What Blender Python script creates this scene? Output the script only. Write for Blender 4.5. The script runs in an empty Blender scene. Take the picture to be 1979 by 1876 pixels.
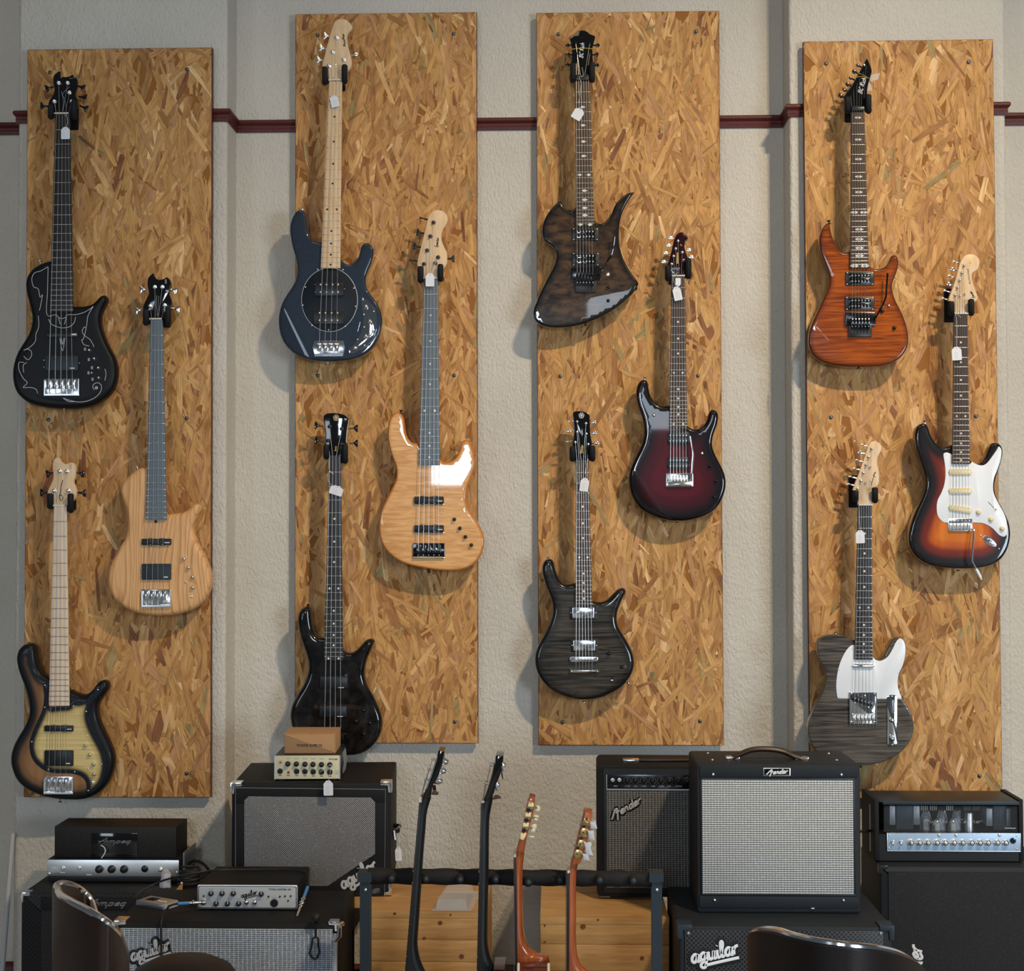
import bpy, bmesh, math, random
import numpy as np
from mathutils import Vector, Matrix, Euler
from mathutils.geometry import delaunay_2d_cdt, tessellate_polygon

SC = bpy.context.scene
COL = SC.collection
PI = math.pi

# ------------------------------------------------------------------ camera
CAM = Vector((0.0, -5.006, 1.57)); YAW, PITCH, ROLL = map(math.radians, (-1.633, 1.507, -0.111))
FPX = 2895.0
def cam_basis():
    cy, sy, cp, sp, cr, sr = math.cos(YAW), math.sin(YAW), math.cos(PITCH), math.sin(PITCH), math.cos(ROLL), math.sin(ROLL)
    f = Vector((sy*cp, cy*cp, sp)); r = Vector((cy, -sy, 0)); u = r.cross(f)
    return cr*r + sr*u, -sr*r + cr*u, f
CR, CU, CF = cam_basis()
cd = bpy.data.cameras.new('camera'); cam = bpy.data.objects.new('camera', cd); COL.objects.link(cam)
cd.sensor_fit = 'HORIZONTAL'; cd.sensor_width = 36.0; cd.lens = 36.0*FPX/1979.0
cd.clip_start = 0.05; cd.clip_end = 60
cam.matrix_world = Matrix(((CR.x, CU.x, -CF.x, CAM.x), (CR.y, CU.y, -CF.y, CAM.y), (CR.z, CU.z, -CF.z, CAM.z), (0, 0, 0, 1)))
SC.camera = cam

# ------------------------------------------------------------------ world, lights, exposure
SC.view_settings.view_transform = 'Standard'; SC.view_settings.look = 'None'
SC.view_settings.gamma = 1.0; SC.view_settings.use_curve_mapping = False
SC.view_settings.exposure = 0.0
W = bpy.data.worlds.new('world'); SC.world = W; W.use_nodes = True
W.node_tree.nodes['Background'].inputs[0].default_value = (0.74, 0.85, 1.0, 1)
W.node_tree.nodes['Background'].inputs[1].default_value = 0.072
def lamp(name, kind, loc, target, power, color, **k):
    d = bpy.data.lights.new(name, kind); o = bpy.data.objects.new(name, d); COL.objects.link(o)
    o.location = loc; o.rotation_euler = (Vector(target)-Vector(loc)).to_track_quat('-Z', 'Y').to_euler()
    d.energy = power; d.color = color
    for a, b in k.items(): setattr(d, a, b)
    return o
WARM = (1.0, 0.80, 0.54)
lamp('ceiling_spot', 'SPOT', (2.30, -4.1, 5.45), (0.30, 0, 0.85), 440, WARM, spot_size=math.radians(54), spot_blend=1.0, shadow_soft_size=0.05)
lamp('ceiling_spot', 'SPOT', (2.52, -4.1, 5.45), (0.30, 0, 0.85), 440, WARM, spot_size=math.radians(54), spot_blend=1.0, shadow_soft_size=0.05)
lamp('warm_fill', 'AREA', (-1.2, -3.7, 5.7), (-0.9, 0, 1.3), 24, (1.0, 0.80, 0.56), shape='RECTANGLE', size=2.0, size_y=1.4)  # soft warm fill added overhead, no known ceiling fitting
DAY = (0.74, 0.87, 1.0)
lamp('window_or_fill', 'AREA', (-0.62, -7.5, 2.30), (-0.62, 0, 2.30), 60, DAY, shape='RECTANGLE', size=0.78, size_y=0.80)
lamp('window_or_fill', 'AREA', (0.72, -7.5, 2.66), (0.72, 0, 2.66), 8, DAY, shape='RECTANGLE', size=0.62, size_y=0.62)
lamp('window_or_fill', 'AREA', (4.6, -6.2, 1.5), (1.3, 0, 0.8), 158, DAY, shape='RECTANGLE', size=1.9, size_y=1.6)
lamp('window_or_fill', 'AREA', (-3.9, -6.6, 1.6), (-0.4, 0, 0.9), 34, DAY, shape='RECTANGLE', size=1.2, size_y=1.5)  # soft daylight fill added on the left, no known window there

# ------------------------------------------------------------------ pixel rays -> world
def ray(px, py):
    return (CF + CR*((px-989.5)/FPX) + CU*((938.0-py)/FPX))
def P(px, py, y):
    d = ray(px, py); t = (y-CAM.y)/d.y
    return CAM + d*t
def PZ(px, py, z):
    d = ray(px, py); t = (z-CAM.z)/d.z
    return CAM + d*t

# ------------------------------------------------------------------ materials
def lin(c):
    return tuple((x/12.92 if x <= 0.04045 else ((x+0.055)/1.055)**2.4) for x in [v/255.0 for v in c])
MATS = {}
def setin(b, n, v):
    if n in b.inputs: b.inputs[n].default_value = v
def mat(name, col=(0.5, 0.5, 0.5), rough=0.5, metal=0.0, coat=0.0, spec=0.5, trans=0.0, ior=1.45, alpha=1.0, bump=None, emis=None):
    if name in MATS: return MATS[name]
    m = bpy.data.materials.new(name); m.use_nodes = True; nt = m.node_tree
    b = nt.nodes['Principled BSDF']
    setin(b, 'Base Color', (*col, 1)); setin(b, 'Roughness', rough); setin(b, 'Metallic', metal)
    setin(b, 'Coat Weight', coat); setin(b, 'Coat Roughness', 0.03); setin(b, 'Specular IOR Level', spec)
    setin(b, 'Transmission Weight', trans); setin(b, 'IOR', ior); setin(b, 'Alpha', alpha)
    if bump:
        sc, st, dist = bump[:3]
        tc = nt.nodes.new('ShaderNodeTexCoord'); nz = nt.nodes.new('ShaderNodeTexNoise'); bp = nt.nodes.new('ShaderNodeBump')
        nz.inputs['Scale'].default_value = sc; nz.inputs['Detail'].default_value = 3
        bp.inputs['Strength'].default_value = st; bp.inputs['Distance'].default_value = dist
        nt.links.new(tc.outputs['Object'], nz.inputs['Vector']); nt.links.new(nz.outputs['Fac'], bp.inputs['Height'])
        nt.links.new(bp.outputs['Normal'], b.inputs['Normal'])
    MATS[name] = m
    return m
class NT:
    """small helper to wire nodes of a material"""
    def __init__(s, name, **k):
        s.m = mat(name, **k); s.t = s.m.node_tree; s.b = s.t.nodes['Principled BSDF']
    def n(s, kind, **props):
        x = s.t.nodes.new('ShaderNode'+kind)
        for a, v in props.items(): setattr(x, a, v)
        return x
    def l(s, a, b): s.t.links.new(a, b)
    def obj(s, scale=(1, 1, 1), rot=(0, 0, 0), loc=(0, 0, 0), src='Object'):
        tc = s.n('TexCoord'); mp = s.n('Mapping')
        mp.inputs['Scale'].default_value = scale; mp.inputs['Rotation'].default_value = rot; mp.inputs['Location'].default_value = loc
        s.l(tc.outputs[src], mp.inputs['Vector']); return mp.outputs['Vector']
    def noise(s, vec, scale, detail=3, rough=0.5, dist=0.0):
        x = s.n('TexNoise'); x.inputs['Scale'].default_value = scale; x.inputs['Detail'].default_value = detail
        x.inputs['Roughness'].default_value = rough; x.inputs['Distortion'].default_value = dist
        s.l(vec, x.inputs['Vector']); return x.outputs['Fac']
    def ramp(s, fac, stops, interp='LINEAR'):
        r = s.n('ValToRGB'); cr = r.color_ramp; cr.interpolation = interp
        while len(cr.elements) < len(stops): cr.elements.new(0.5)
        for e, (p, c) in zip(cr.elements, stops):
            e.position = p; e.color = (*c, 1) if len(c) == 3 else c
        s.l(fac, r.inputs['Fac']); return r.outputs['Color']
    def mix(s, fac, a, b, mode='MIX'):
        x = s.n('Mix', data_type='RGBA', blend_type=mode)
        for i, v in ((0, fac), (6, a), (7, b)):
            if isinstance(v, (int, float)): x.inputs[i].default_value = v
            elif isinstance(v, tuple): x.inputs[i].default_value = (*v, 1)
            else: s.l(v, x.inputs[i])
        return x.outputs[2]
    def math(s, op, a, b=0.0, clamp=False):
        x = s.n('Math', operation=op); x.use_clamp = clamp
        for i, v in ((0, a), (1, b)):
            if isinstance(v, (int, float)): x.inputs[i].default_value = v
            else: s.l(v, x.inputs[i])
        return x.outputs[0]
    def bump(s, h, strength, dist):
        x = s.n('Bump'); x.inputs['Strength'].default_value = strength; x.inputs['Distance'].default_value = dist
        s.l(h, x.inputs['Height']); s.l(x.outputs['Normal'], s.b.inputs['Normal'])
    def col(s, c): s.l(c, s.b.inputs['Base Color'])

def build_materials():
    # rough plaster
    n = NT('plaster', col=(0.62, 0.6, 0.57), rough=0.9, spec=0.25)
    v = n.obj(); vs = n.obj(scale=(1.0, 1.0, 0.55))
    a = n.noise(vs, 125, 4, 0.6, 0.15); b_ = n.noise(v, 30, 3); c = n.noise(v, 2.2, 3)
    h = n.math('ADD', n.math('MULTIPLY', a, 0.8), n.math('MULTIPLY', b_, 0.5))
    n.bump(h, 0.9, 0.0085)
    n.col(n.ramp(c, [(0.3, (0.60, 0.56, 0.49)), (0.7, (0.67, 0.63, 0.56))]))
    # maroon gloss paint
    n = NT('maroon_paint', col=lin((82, 25, 18)), rough=0.45); v = n.obj(); n.bump(n.noise(v, 90, 3), 0.35, 0.003)
    # floor
    n = NT('floor_boards', col=(0.4, 0.36, 0.3), rough=0.45); v = n.obj(scale=(1, 14, 1))
    n.col(n.ramp(n.noise(v, 3, 4), [(0.3, (0.36, 0.31, 0.25)), (0.7, (0.48, 0.43, 0.36))]))
    # oriented strand board: strand colour attribute times grain along each strand (uv)
    n = NT('wood_strand', col=(0.6, 0.35, 0.12), rough=0.62, spec=0.35)
    at = n.n('Attribute', attribute_name='tone'); uv = n.n('UVMap'); mp = n.n('Mapping')
    mp.inputs['Scale'].default_value = (9, 260, 1); n.l(uv.outputs[0], mp.inputs[0])
    g = n.noise(mp.outputs[0], 1.0, 4, 0.6); mp2 = n.n('Mapping'); mp2.inputs['Scale'].default_value = (14, 60, 1); n.l(uv.outputs[0], mp2.inputs[0])
    g2 = n.noise(mp2.outputs[0], 1.0, 3)
    gr = n.ramp(g, [(0.28, (0.50, 0.45, 0.38)), (0.42, (0.90, 0.88, 0.85)), (0.58, (1.02, 1.02, 1.02)), (0.78, (1.25, 1.28, 1.32))])
    gr2 = n.ramp(g2, [(0.28, (0.62, 0.55, 0.46)), (0.5, (1, 1, 1)), (0.75, (1.16, 1.17, 1.16))])
    n.col(n.mix(1.0, n.mix(1.0, at.outputs['Color'], gr, 'MULTIPLY'), gr2, 'MULTIPLY'))
    n.bump(g, 0.5, 0.0012)
    mat('board_core', lin((150, 96, 42)), 0.8)
    # finished metals and plastics
    mat('chrome', (0.93, 0.93, 0.93), 0.16, 1.0); mat('nickel', (0.85, 0.84, 0.80), 0.28, 1.0)
    mat('brushed_silver', (0.72, 0.74, 0.76), 0.38, 1.0); mat('dark_chrome', (0.06, 0.06, 0.065), 0.15, 0.9)
    mat('gold', (0.75, 0.55, 0.22), 0.3, 1.0); mat('brass', (0.6, 0.5, 0.3), 0.3, 1.0)
    mat('string_steel', (0.42, 0.40, 0.37), 0.32, 1.0); mat('fret_wire', (0.62, 0.60, 0.54), 0.35, 1.0)
    mat('fret_dark', (0.18, 0.17, 0.15), 0.35, 0.8)
    mat('black_plastic', (0.012, 0.012, 0.013), 0.35); mat('black_gloss', (0.006, 0.006, 0.006), 0.08, coat=0.6)
    mat('pickup_black', (0.022, 0.032, 0.040), 0.5); mat('soft_black', (0.008, 0.008, 0.009), 0.85, spec=0.2)
    mat('foam_black', (0.014, 0.014, 0.015), 0.7, spec=0.3, bump=(220, 0.4, 0.002))
    mat('white_plastic', (0.86, 0.90, 0.95), 0.3); mat('bone', (0.78, 0.72, 0.6), 0.4); mat('cream_plastic', lin((238, 220, 170)), 0.4)
    mat('pearl', (0.8, 0.82, 0.82), 0.25); mat('paper', (0.80, 0.81, 0.86), 0.8, spec=0.2); mat('ink', (0.08, 0.09, 0.13), 0.9)
    mat('black_ink', (0.01, 0.01, 0.01), 0.7); mat('white_ink', (0.75, 0.76, 0.78), 0.6); mat('gold_ink', lin((214, 180, 70)), 0.45)
    mat('grey_ink', (0.3, 0.32, 0.34), 0.6); mat('thread', (0.7, 0.7, 0.68), 0.8)
    mat('rosewood', (0.055, 0.028, 0.016), 0.5, bump=(300, 0.2, 0.001)); mat('ebony', (0.02, 0.016, 0.016), 0.42)
    mat('ebony_sheen', (0.03, 0.034, 0.04), 0.34, coat=0.25)
    mat('blue_grey_board', lin((98, 110, 120)), 0.42)
    n = NT('maple_neck', col=lin((222, 178, 120)), rough=0.4); v = n.obj(scale=(6, 6, 1)); f = n.noise(v, 14, 3)
    n.col(n.ramp(f, [(0.3, (0.70, 0.47, 0.26)), (0.7, (0.82, 0.60, 0.37))]))
    n = NT('maple_pale', col=lin((226, 190, 150)), rough=0.5); v = n.obj(scale=(6, 6, 1)); f = n.noise(v, 14, 3)
    n.col(n.ramp(f, [(0.3, (0.78, 0.60, 0.44)), (0.7, (0.88, 0.71, 0.54))]))
    # guitar finishes
    mat('satin_black_finish', (0.006, 0.006, 0.007), 0.42, spec=0.3); mat('matt_dark_top', (0.007, 0.011, 0.014), 0.6, spec=0.25)
    def flame(name, dark, light, scale, gloss=True, edge=None, dist=5.0, dir_='Z', rough=0.3):
        n = NT(name, col=light, rough=rough, coat=1.0 if gloss else 0.15)
        setin(n.b, 'Specular IOR Level', 0.25)
        w = n.noise(n.obj(scale=(dist, dist, scale)), 1.0, 3, 0.55, 0.5); f = n.noise(n.obj(scale=(5, 5, 3)), 1.0, 2)
        k = n.math('ADD', n.math('MULTIPLY', w, 0.75), n.math('MULTIPLY', f, 0.35))
        c = n.ramp(k, [(0.42, dark), (0.68, light)])
        if edge:
            at = n.n('Attribute', attribute_name='edge'); e = n.math('DIVIDE', at.outputs['Fac'], edge[1], True)
            c = n.mix(n.ramp(e, [(0.0, (0, 0, 0)), (edge[2], (0, 0, 0)), (1.0, (1, 1, 1))]), edge[0], c)
        n.col(c); return n
    flame('flame_amber', lin((112, 44, 3)), lin((184, 90, 12)), 150, edge=(lin((84, 30, 2)), 0.018, 0.05), dist=9)
    flame('flame_charcoal', (0.006, 0.006, 0.005), (0.085, 0.073, 0.058), 170, dist=7, edge=((0.004, 0.004, 0.005), 0.035, 0.1))
    flame('flame_grey', (0.022, 0.019, 0.016), (0.15, 0.13, 0.108), 190, dist=7, edge=((0.05, 0.045, 0.04), 0.004, 0.2))
    flame('quilt_natural', lin((212, 150, 86)), lin((240, 188, 124)), 110, edge=(lin((190, 112, 48)), 0.010, 0.2), dist=16)
    flame('burl_walnut', (0.010, 0.005, 0.002), (0.10, 0.052, 0.020), 46, edge=((0.003, 0.003, 0.003), 0.026, 0.18), dist=22)
    n = NT('ash_natural', col=lin((214, 160, 104)), rough=0.42)
    v = n.obj(scale=(1, 1, 0.16)); d = n.noise(v, 7, 2)
    s = n.n('SeparateXYZ'); n.l(n.obj(), s.inputs[0])
    x = n.math('ADD', n.math('MULTIPLY', s.outputs[0], 62), n.math('MULTIPLY', d, 15))
    g = n.math('FRACT', x); fine = n.noise(n.obj(scale=(1, 1, 0.05)), 260, 3)
    base = n.ramp(g, [(0.0, lin((236, 186, 128))), (0.55, lin((234, 180, 120))), (0.86, lin((190, 128, 70))), (1.0, lin((232, 180, 122)))])
    n.col(n.mix(0.35, base, n.ramp(fine, [(0.35, lin((176, 122, 72))), (0.6, lin((226, 176, 120)))])))
    def burst(name, stops, width, rough=0.3, coat=1.0, grain=None):
        n = NT(name, rough=rough, coat=coat, spec=0.25); at = n.n('Attribute', attribute_name='edge')
        c = n.ramp(n.math('DIVIDE', at.outputs['Fac'], width, True), stops, 'EASE')
        if grain: c = n.mix(1.0, c, n.ramp(n.noise(n.obj(scale=grain), 4, 4), [(0.3, (0.8, 0.8, 0.8)), (0.7, (1.1, 1.1, 1.1))]), 'MULTIPLY')
        n.col(c); return n
    burst('burst_three_colour', [(0.0, (0.006, 0.004, 0.004)), (0.26, (0.010, 0.004, 0.003)), (0.55, lin((120, 34, 6))), (0.8, lin((196, 92, 10))), (1.0, lin((214, 116, 18)))], 0.092, grain=(12, 1, 1.2))
    burst('burst_burgundy', [(0.0, (0.003, 0.001, 0.001)), (0.22, (0.006, 0.001, 0.002)), (0.7, lin((66, 5, 16))), (1.0, lin((84, 8, 24)))], 0.085)
    burst('burst_brown_satin', [(0.0, (0.007, 0.008, 0.010)), (0.36, (0.010, 0.010, 0.012)), (0.72, lin((128, 92, 60))), (1.0, lin((150, 110, 74)))], 0.056, 0.42, 0.1, (10, 1, 1))
    burst('burst_cream_satin', [(0.0, (0.007, 0.009, 0.014)), (0.30, (0.010, 0.014, 0.02)), (0.72, lin((206, 180, 118))), (1.0, lin((222, 198, 136)))], 0.034, 0.42, 0.1, (1, 1, 40))
    n = NT('blue_pearl_finish', col=lin((30, 44, 64)), rough=0.4, metal=0.25, coat=1.0, spec=0.2)
    n.col(n.ramp(n.noise(n.obj(), 900, 1), [(0.4, lin((30, 38, 50))), (0.7, lin((54, 68, 84)))]))
    mat('blue_black_guard', lin((18, 26, 36)), 0.4, spec=0.3)
    n = NT('black_stain_burl', col=(0.006, 0.005, 0.005), rough=0.3, coat=1.0, spec=0.1)
    n.col(n.ramp(n.noise(n.obj(), 34, 4), [(0.4, (0.003, 0.003, 0.003)), (0.75, (0.022, 0.017, 0.014))]))
    mat('black_lacquer', (0.004, 0.003, 0.003), 0.2, coat=0.5, spec=0.1); mat('wine_lacquer', lin((42, 4, 8)), 0.25, coat=0.6, spec=0.2)
    # amplifier coverings
    n = NT('black_tolex', col=(0.009, 0.009, 0.010), rough=0.6, spec=0.3); n.bump(n.noise(n.obj(), 420, 2), 0.6, 0.0015)
    n = NT('blue_black_tolex', col=(0.014, 0.018, 0.023), rough=0.55, spec=0.35); n.bump(n.noise(n.obj(), 420, 2), 0.6, 0.0015)
    def cloth(name, w, h, mortar, dark, dark2, light, bias=0.0, rot=0.0, rough=0.7):
        n = NT(name, rough=rough, spec=0.3); tc = n.n('TexCoord'); sx = n.n('SeparateXYZ'); n.l(tc.outputs['Object'], sx.inputs[0])
        cb = n.n('CombineXYZ'); n.l(sx.outputs[0], cb.inputs[0]); n.l(sx.outputs[2], cb.inputs[1])
        mp = n.n('Mapping'); mp.inputs['Rotation'].default_value = (0, 0, rot); n.l(cb.outputs[0], mp.inputs[0])
        br = n.n('TexBrick'); br.offset = 0.0; br.squash = 1.0
        br.inputs['Color1'].default_value = (*dark, 1); br.inputs['Color2'].default_value = (*dark2, 1); br.inputs['Mortar'].default_value = (*light, 1)
        br.inputs['Scale'].default_value = 1.0; br.inputs['Mortar Size'].default_value = mortar; br.inputs['Mortar Smooth'].default_value = 0.3
        br.inputs['Bias'].default_value = bias; br.inputs['Brick Width'].default_value = w; br.inputs['Row Height'].default_value = h
        n.l(mp.outputs[0], br.inputs['Vector'])
        sp = n.noise(n.obj(scale=(1, 1, 1)), 420, 1)
        n.col(n.mix(1.0, br.outputs['Color'], n.ramp(sp, [(0.35, (0.75, 0.75, 0.75)), (0.6, (1, 1, 1)), (0.72, (1.7, 1.7, 1.7))]), 'MULTIPLY'))
        return n
    cloth('silver_cloth', 0.0118, 0.0054, 0.0010, (0.12, 0.15, 0.19), (0.16, 0.19, 0.23), (0.52, 0.56, 0.62))
    n = NT('silver_bright_cloth', rough=0.7, spec=0.3); sx = n.n('SeparateXYZ'); n.l(n.obj(), sx.inputs[0])
    def wavy(o, per): return n.math('ADD', n.math('MULTIPLY', n.math('SINE', n.math('MULTIPLY', o, 2*PI/per)), 0.5), 0.5)
    hh = n.ramp(wavy(sx.outputs[2], 0.0060), [(0.12, (0.10, 0.115, 0.12)), (0.42, (0.58, 0.59, 0.58)), (1.0, (0.72, 0.73, 0.72))])
    vv = n.ramp(wavy(sx.outputs[0], 0.0082), [(0.0, (0.66, 0.66, 0.66)), (0.5, (1, 1, 1))])
    sp_ = n.ramp(n.noise(n.obj(), 330, 1), [(0.35, (0.85, 0.85, 0.85)), (0.62, (1, 1, 1)), (0.74, (1.35, 1.35, 1.35))])
    n.col(n.mix(1.0, n.mix(1.0, hh, vv, 'MULTIPLY'), sp_, 'MULTIPLY'))
    cloth('silver_dark_cloth', 0.0090, 0.0054, 0.00075, (0.028, 0.027, 0.026), (0.05, 0.047, 0.042), (0.30, 0.30, 0.29))
    cloth('check_cloth', 0.0042, 0.0042, 0.00085, (0.010, 0.010, 0.012), (0.02, 0.02, 0.022), (0.33, 0.33, 0.34), rot=PI/4)
    cloth('dark_cloth', 0.004, 0.003, 0.0006, (0.008, 0.008, 0.009), (0.012, 0.012, 0.013), (0.03, 0.03, 0.034))
    cloth('perforated_steel', 0.0085, 0.0085, 0.0021, (0.003, 0.003, 0.003), (0.004, 0.004, 0.004), (0.05, 0.052, 0.056), rot=PI/4, rough=0.35)
    cloth('wire_mesh', 0.0028, 0.0028, 0.0006, (0.006, 0.005, 0.005), (0.007, 0.006, 0.006), (0.024, 0.021, 0.019), rot=0, rough=0.5)
    cloth('diamond_vinyl', 0.010, 0.010, 0.0009, (0.010, 0.011, 0.013), (0.012, 0.013, 0.015), (0.028, 0.030, 0.035), rot=PI/4, rough=0.6)
    n = NT('pine', col=lin((202, 146, 78)), rough=0.6)
    a = n.noise(n.obj(scale=(0.9, 6, 9)), 9, 4, 0.55, 0.6); b_ = n.noise(n.obj(), 4, 2)
    n.col(n.mix(0.4, n.ramp(a, [(0.3, lin((160, 112, 62))), (0.55, lin((192, 146, 88))), (0.75, lin((210, 168, 110)))]), n.ramp(b_, [(0.3, lin((150, 104, 56))), (0.7, lin((206, 164, 106)))])))
    mat('pine_knot', lin((112, 62, 28)), 0.7); mat('cardboard', lin((174, 136, 98)), 0.85, spec=0.2, bump=(60, 0.1, 0.002))
    mat('brown_leather', lin((46, 29, 20)), 0.42, bump=(260, 0.25, 0.0012)); mat('dark_leather', lin((26, 16, 13)), 0.5, bump=(260, 0.25, 0.0012))
    mat('silver_panel', (0.50, 0.52, 0.54), 0.45, 0.0); mat('ice_panel', lin((170, 196, 222)), 0.4, 0.25); mat('cream_panel', lin((212, 206, 174)), 0.5); mat('satin_black_neck', (0.010, 0.012, 0.014), 0.33, spec=0.7); mat('dim_chrome', (0.22, 0.21, 0.20), 0.3, 0.8)
    mat('mirror_panel', (0.85, 0.85, 0.84), 0.06, 1.0); mat('satin_mirror', (0.95, 0.95, 0.93), 0.34, 1.0)
    n = NT('mahogany_gloss', col=lin((140, 62, 24)), rough=0.25, coat=1.0); a = n.noise(n.obj(scale=(8, 8, 1)), 12, 3)
    n.col(n.ramp(a, [(0.3, lin((136, 64, 26))), (0.7, lin((172, 90, 42)))]))
    n = NT('mahogany_satin', col=lin((150, 72, 34)), rough=0.42, coat=0.2); a = n.noise(n.obj(scale=(8, 8, 1)), 12, 3)
    n.col(n.ramp(a, [(0.3, lin((142, 70, 34))), (0.7, lin((180, 100, 54)))]))
    mat('clear_plastic', (0.75, 0.76, 0.76), 0.12, alpha=0.30); mat('frosted_bag', (0.78, 0.78, 0.86), 0.3, alpha=0.62)
    mat('milky_wrap', (0.72, 0.73, 0.76), 0.35, alpha=0.72); mat('tube_glass', (0.55, 0.6, 0.62), 0.05, alpha=0.28); mat('window_pane', (0.3, 0.33, 0.36), 0.04, alpha=0.05)
    mat('blue_sleeve', lin((70, 130, 190)), 0.45); mat('black_rubber', (0.012, 0.013, 0.015), 0.55); mat('ivory', lin((226, 216, 178)), 0.35)
    mat('red_plastic', lin((170, 40, 24)), 0.4); mat('steel_blue', (0.03, 0.045, 0.06), 0.5, 0.3); mat('grey_metal', (0.35, 0.36, 0.38), 0.45, 0.6)
    mat('dark_brown_side', lin((96, 70, 52)), 0.4); mat('pole_white', (0.5, 0.51, 0.53), 0.7); mat('yellow_band', lin((200, 170, 60)), 0.5)
    mat('red_brown_side', lin((92, 34, 22)), 0.2, coat=1.0); mat('screw_blue', (0.10, 0.13, 0.16), 0.35, 0.9)
    mat('silver_paint', (0.55, 0.54, 0.50), 0.35, 0.4); mat('tile_orange', lin((206, 150, 96)), 0.7); mat('oxblood', lin((60, 14, 20)), 0.25, coat=0.5)
build_materials()

# ------------------------------------------------------------------ mesh building
class MB:
    def __init__(s): s.v = []; s.f = []
    def add(s, v, f):
        o = len(s.v); s.v += [tuple(p) for p in v]; s.f += [tuple(i+o for i in q) for q in f]; return s
    def hexa(s, p):   # p: 4 front + 4 back corners, same order
        return s.add(p, [(0, 1, 2, 3), (7, 6, 5, 4), (0, 4, 5, 1), (1, 5, 6, 2), (2, 6, 7, 3), (3, 7, 4, 0)])
    def box(s, x0, x1, y0, y1, z0, z1):
        return s.hexa([(x0, y0, z0), (x1, y0, z0), (x1, y0, z1), (x0, y0, z1), (x0, y1, z0), (x1, y1, z0), (x1, y1, z1), (x0, y1, z1)])
    def tube(s, path, r, n=8, caps=True, flat=None):
        path = [Vector(p) for p in path]; m = len(path)
        rr = r if isinstance(r, (list, tuple)) else [r]*m
        up = None; rings = []
        for i in range(m):
            t = (path[min(i+1, m-1)]-path[max(i-1, 0)])
            if t.length < 1e-9: t = Vector((0, 0, 1))
            t.normalize()
            if up is None: up = Vector((0, 1, 0)) if abs(t.y) < 0.9 else Vector((1, 0, 0))
            sd = t.cross(up)
            if sd.length < 1e-6: sd = t.orthogonal()
            sd.normalize(); u2 = sd.cross(t).normalized(); up = u2
            ring = []
            for k in range(n):
                a = 2*PI*k/n; off = sd*math.cos(a)*rr[i]+u2*math.sin(a)*rr[i]
                if flat is not None: off.y *= flat
                ring.append(path[i]+off)
            rings.append(ring)
        vs = [p for rg in rings for p in rg]; fs = []
        for i in range(m-1):
            for k in range(n):
                k2 = (k+1) % n; fs.append((i*n+k, i*n+k2, (i+1)*n+k2, (i+1)*n+k))
        if caps: fs += [tuple(range(n-1, -1, -1)), tuple((m-1)*n+k for k in range(n))]
        return s.add(vs, fs)
    def lathe(s, o, axis, prof, n=16):   # prof: list of (radius, distance along axis)
        o = Vector(o); ax = Vector(axis).normalized(); e1 = ax.orthogonal().normalized(); e2 = ax.cross(e1)
        vs = []; fs = []
        for r, h in prof:
            for k in range(n):
                a = 2*PI*k/n; vs.append(o+ax*h+(e1*math.cos(a)+e2*math.sin(a))*r)
        for i in range(len(prof)-1):
            for k in range(n):
                k2 = (k+1) % n; fs.append((i*n+k, i*n+k2, (i+1)*n+k2, (i+1)*n+k))
        fs += [tuple(range(n-1, -1, -1)), tuple((len(prof)-1)*n+k for k in range(n))]
        return s.add(vs, fs)
    def prism(s, pts, y0, y1, bev=0.0):   # pts: (x,z) outline; front y0 towards the camera, back y1
        pts = [Vector((p[0], p[1])) for p in pts]
        A = sum(pts[i].x*pts[(i+1) % len(pts)].y-pts[(i+1) % len(pts)].x*pts[i].y for i in range(len(pts)))
        if A < 0: pts = pts[::-1]
        n = len(pts); rings = []
        def inset(d):
            if d <= 0: return pts
            out = []
            for i in range(n):
                a = (pts[i]-pts[i-1]); b = (pts[(i+1) % n]-pts[i])
                if a.length < 1e-9: a = b
                if b.length < 1e-9: b = a
                na = Vector((-a.y, a.x)).normalized(); nb = Vector((-b.y, b.x)).normalized(); q = na+nb
                if q.length < 1e-6: q = na
                q.normalize(); out.append(pts[i]+q*d/max(0.5, q.dot(na)))
            return out
        lv = [(0, y1)]
        if bev > 0: lv += [(0, y0+bev), (bev*0.3, y0+bev*0.3), (bev, y0)]
        else: lv += [(0, y0)]
        vs = []
        for d, y in lv: vs += [(p.x, y, p.y) for p in inset(d)]
        fs = []
        for i in range(len(lv)-1):
            for k in range(n):
                k2 = (k+1) % n; fs.append((i*n+k, i*n+k2, (i+1)*n+k2, (i+1)*n+k))
        fs += [tuple(range(n-1, -1, -1)), tuple((len(lv)-1)*n+k for k in range(n))]
        return s.add(vs, fs)
def mesh_of(mb, name, origin=(0, 0, 0), sharp=35, smooth=True):
    o = Vector(origin); me = bpy.data.meshes.new(name)
    me.from_pydata([tuple(Vector(p)-o) for p in mb.v], [], mb.f); me.validate()
    bm = bmesh.new(); bm.from_mesh(me); bmesh.ops.recalc_face_normals(bm, faces=bm.faces)
    if smooth:
        c = math.radians(sharp)
        for f in bm.faces: f.smooth = True
        for e in bm.edges:
            if len(e.link_faces) == 2 and e.calc_face_angle(0) > c: e.smooth = False
    bm.to_mesh(me); bm.free()
    return me
ORG = {}
def thing(name, label, cat, loc, group=None):
    o = bpy.data.objects.new(name, None); COL.objects.link(o); o.location = loc; o.empty_display_size = 0.05
    o['label'] = label; o['category'] = cat
    if group: o['group'] = group
    ORG[o] = Vector(loc); return o
def link(name, me, m, parent=None, loc=(0, 0, 0)):
    o = bpy.data.objects.new(name, me); COL.objects.link(o); o.location = loc
    if m is not None:
        if len(me.materials) == 0: me.materials.append(MATS[m] if isinstance(m, str) else m)
    if parent: o.parent = parent
    return o
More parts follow.
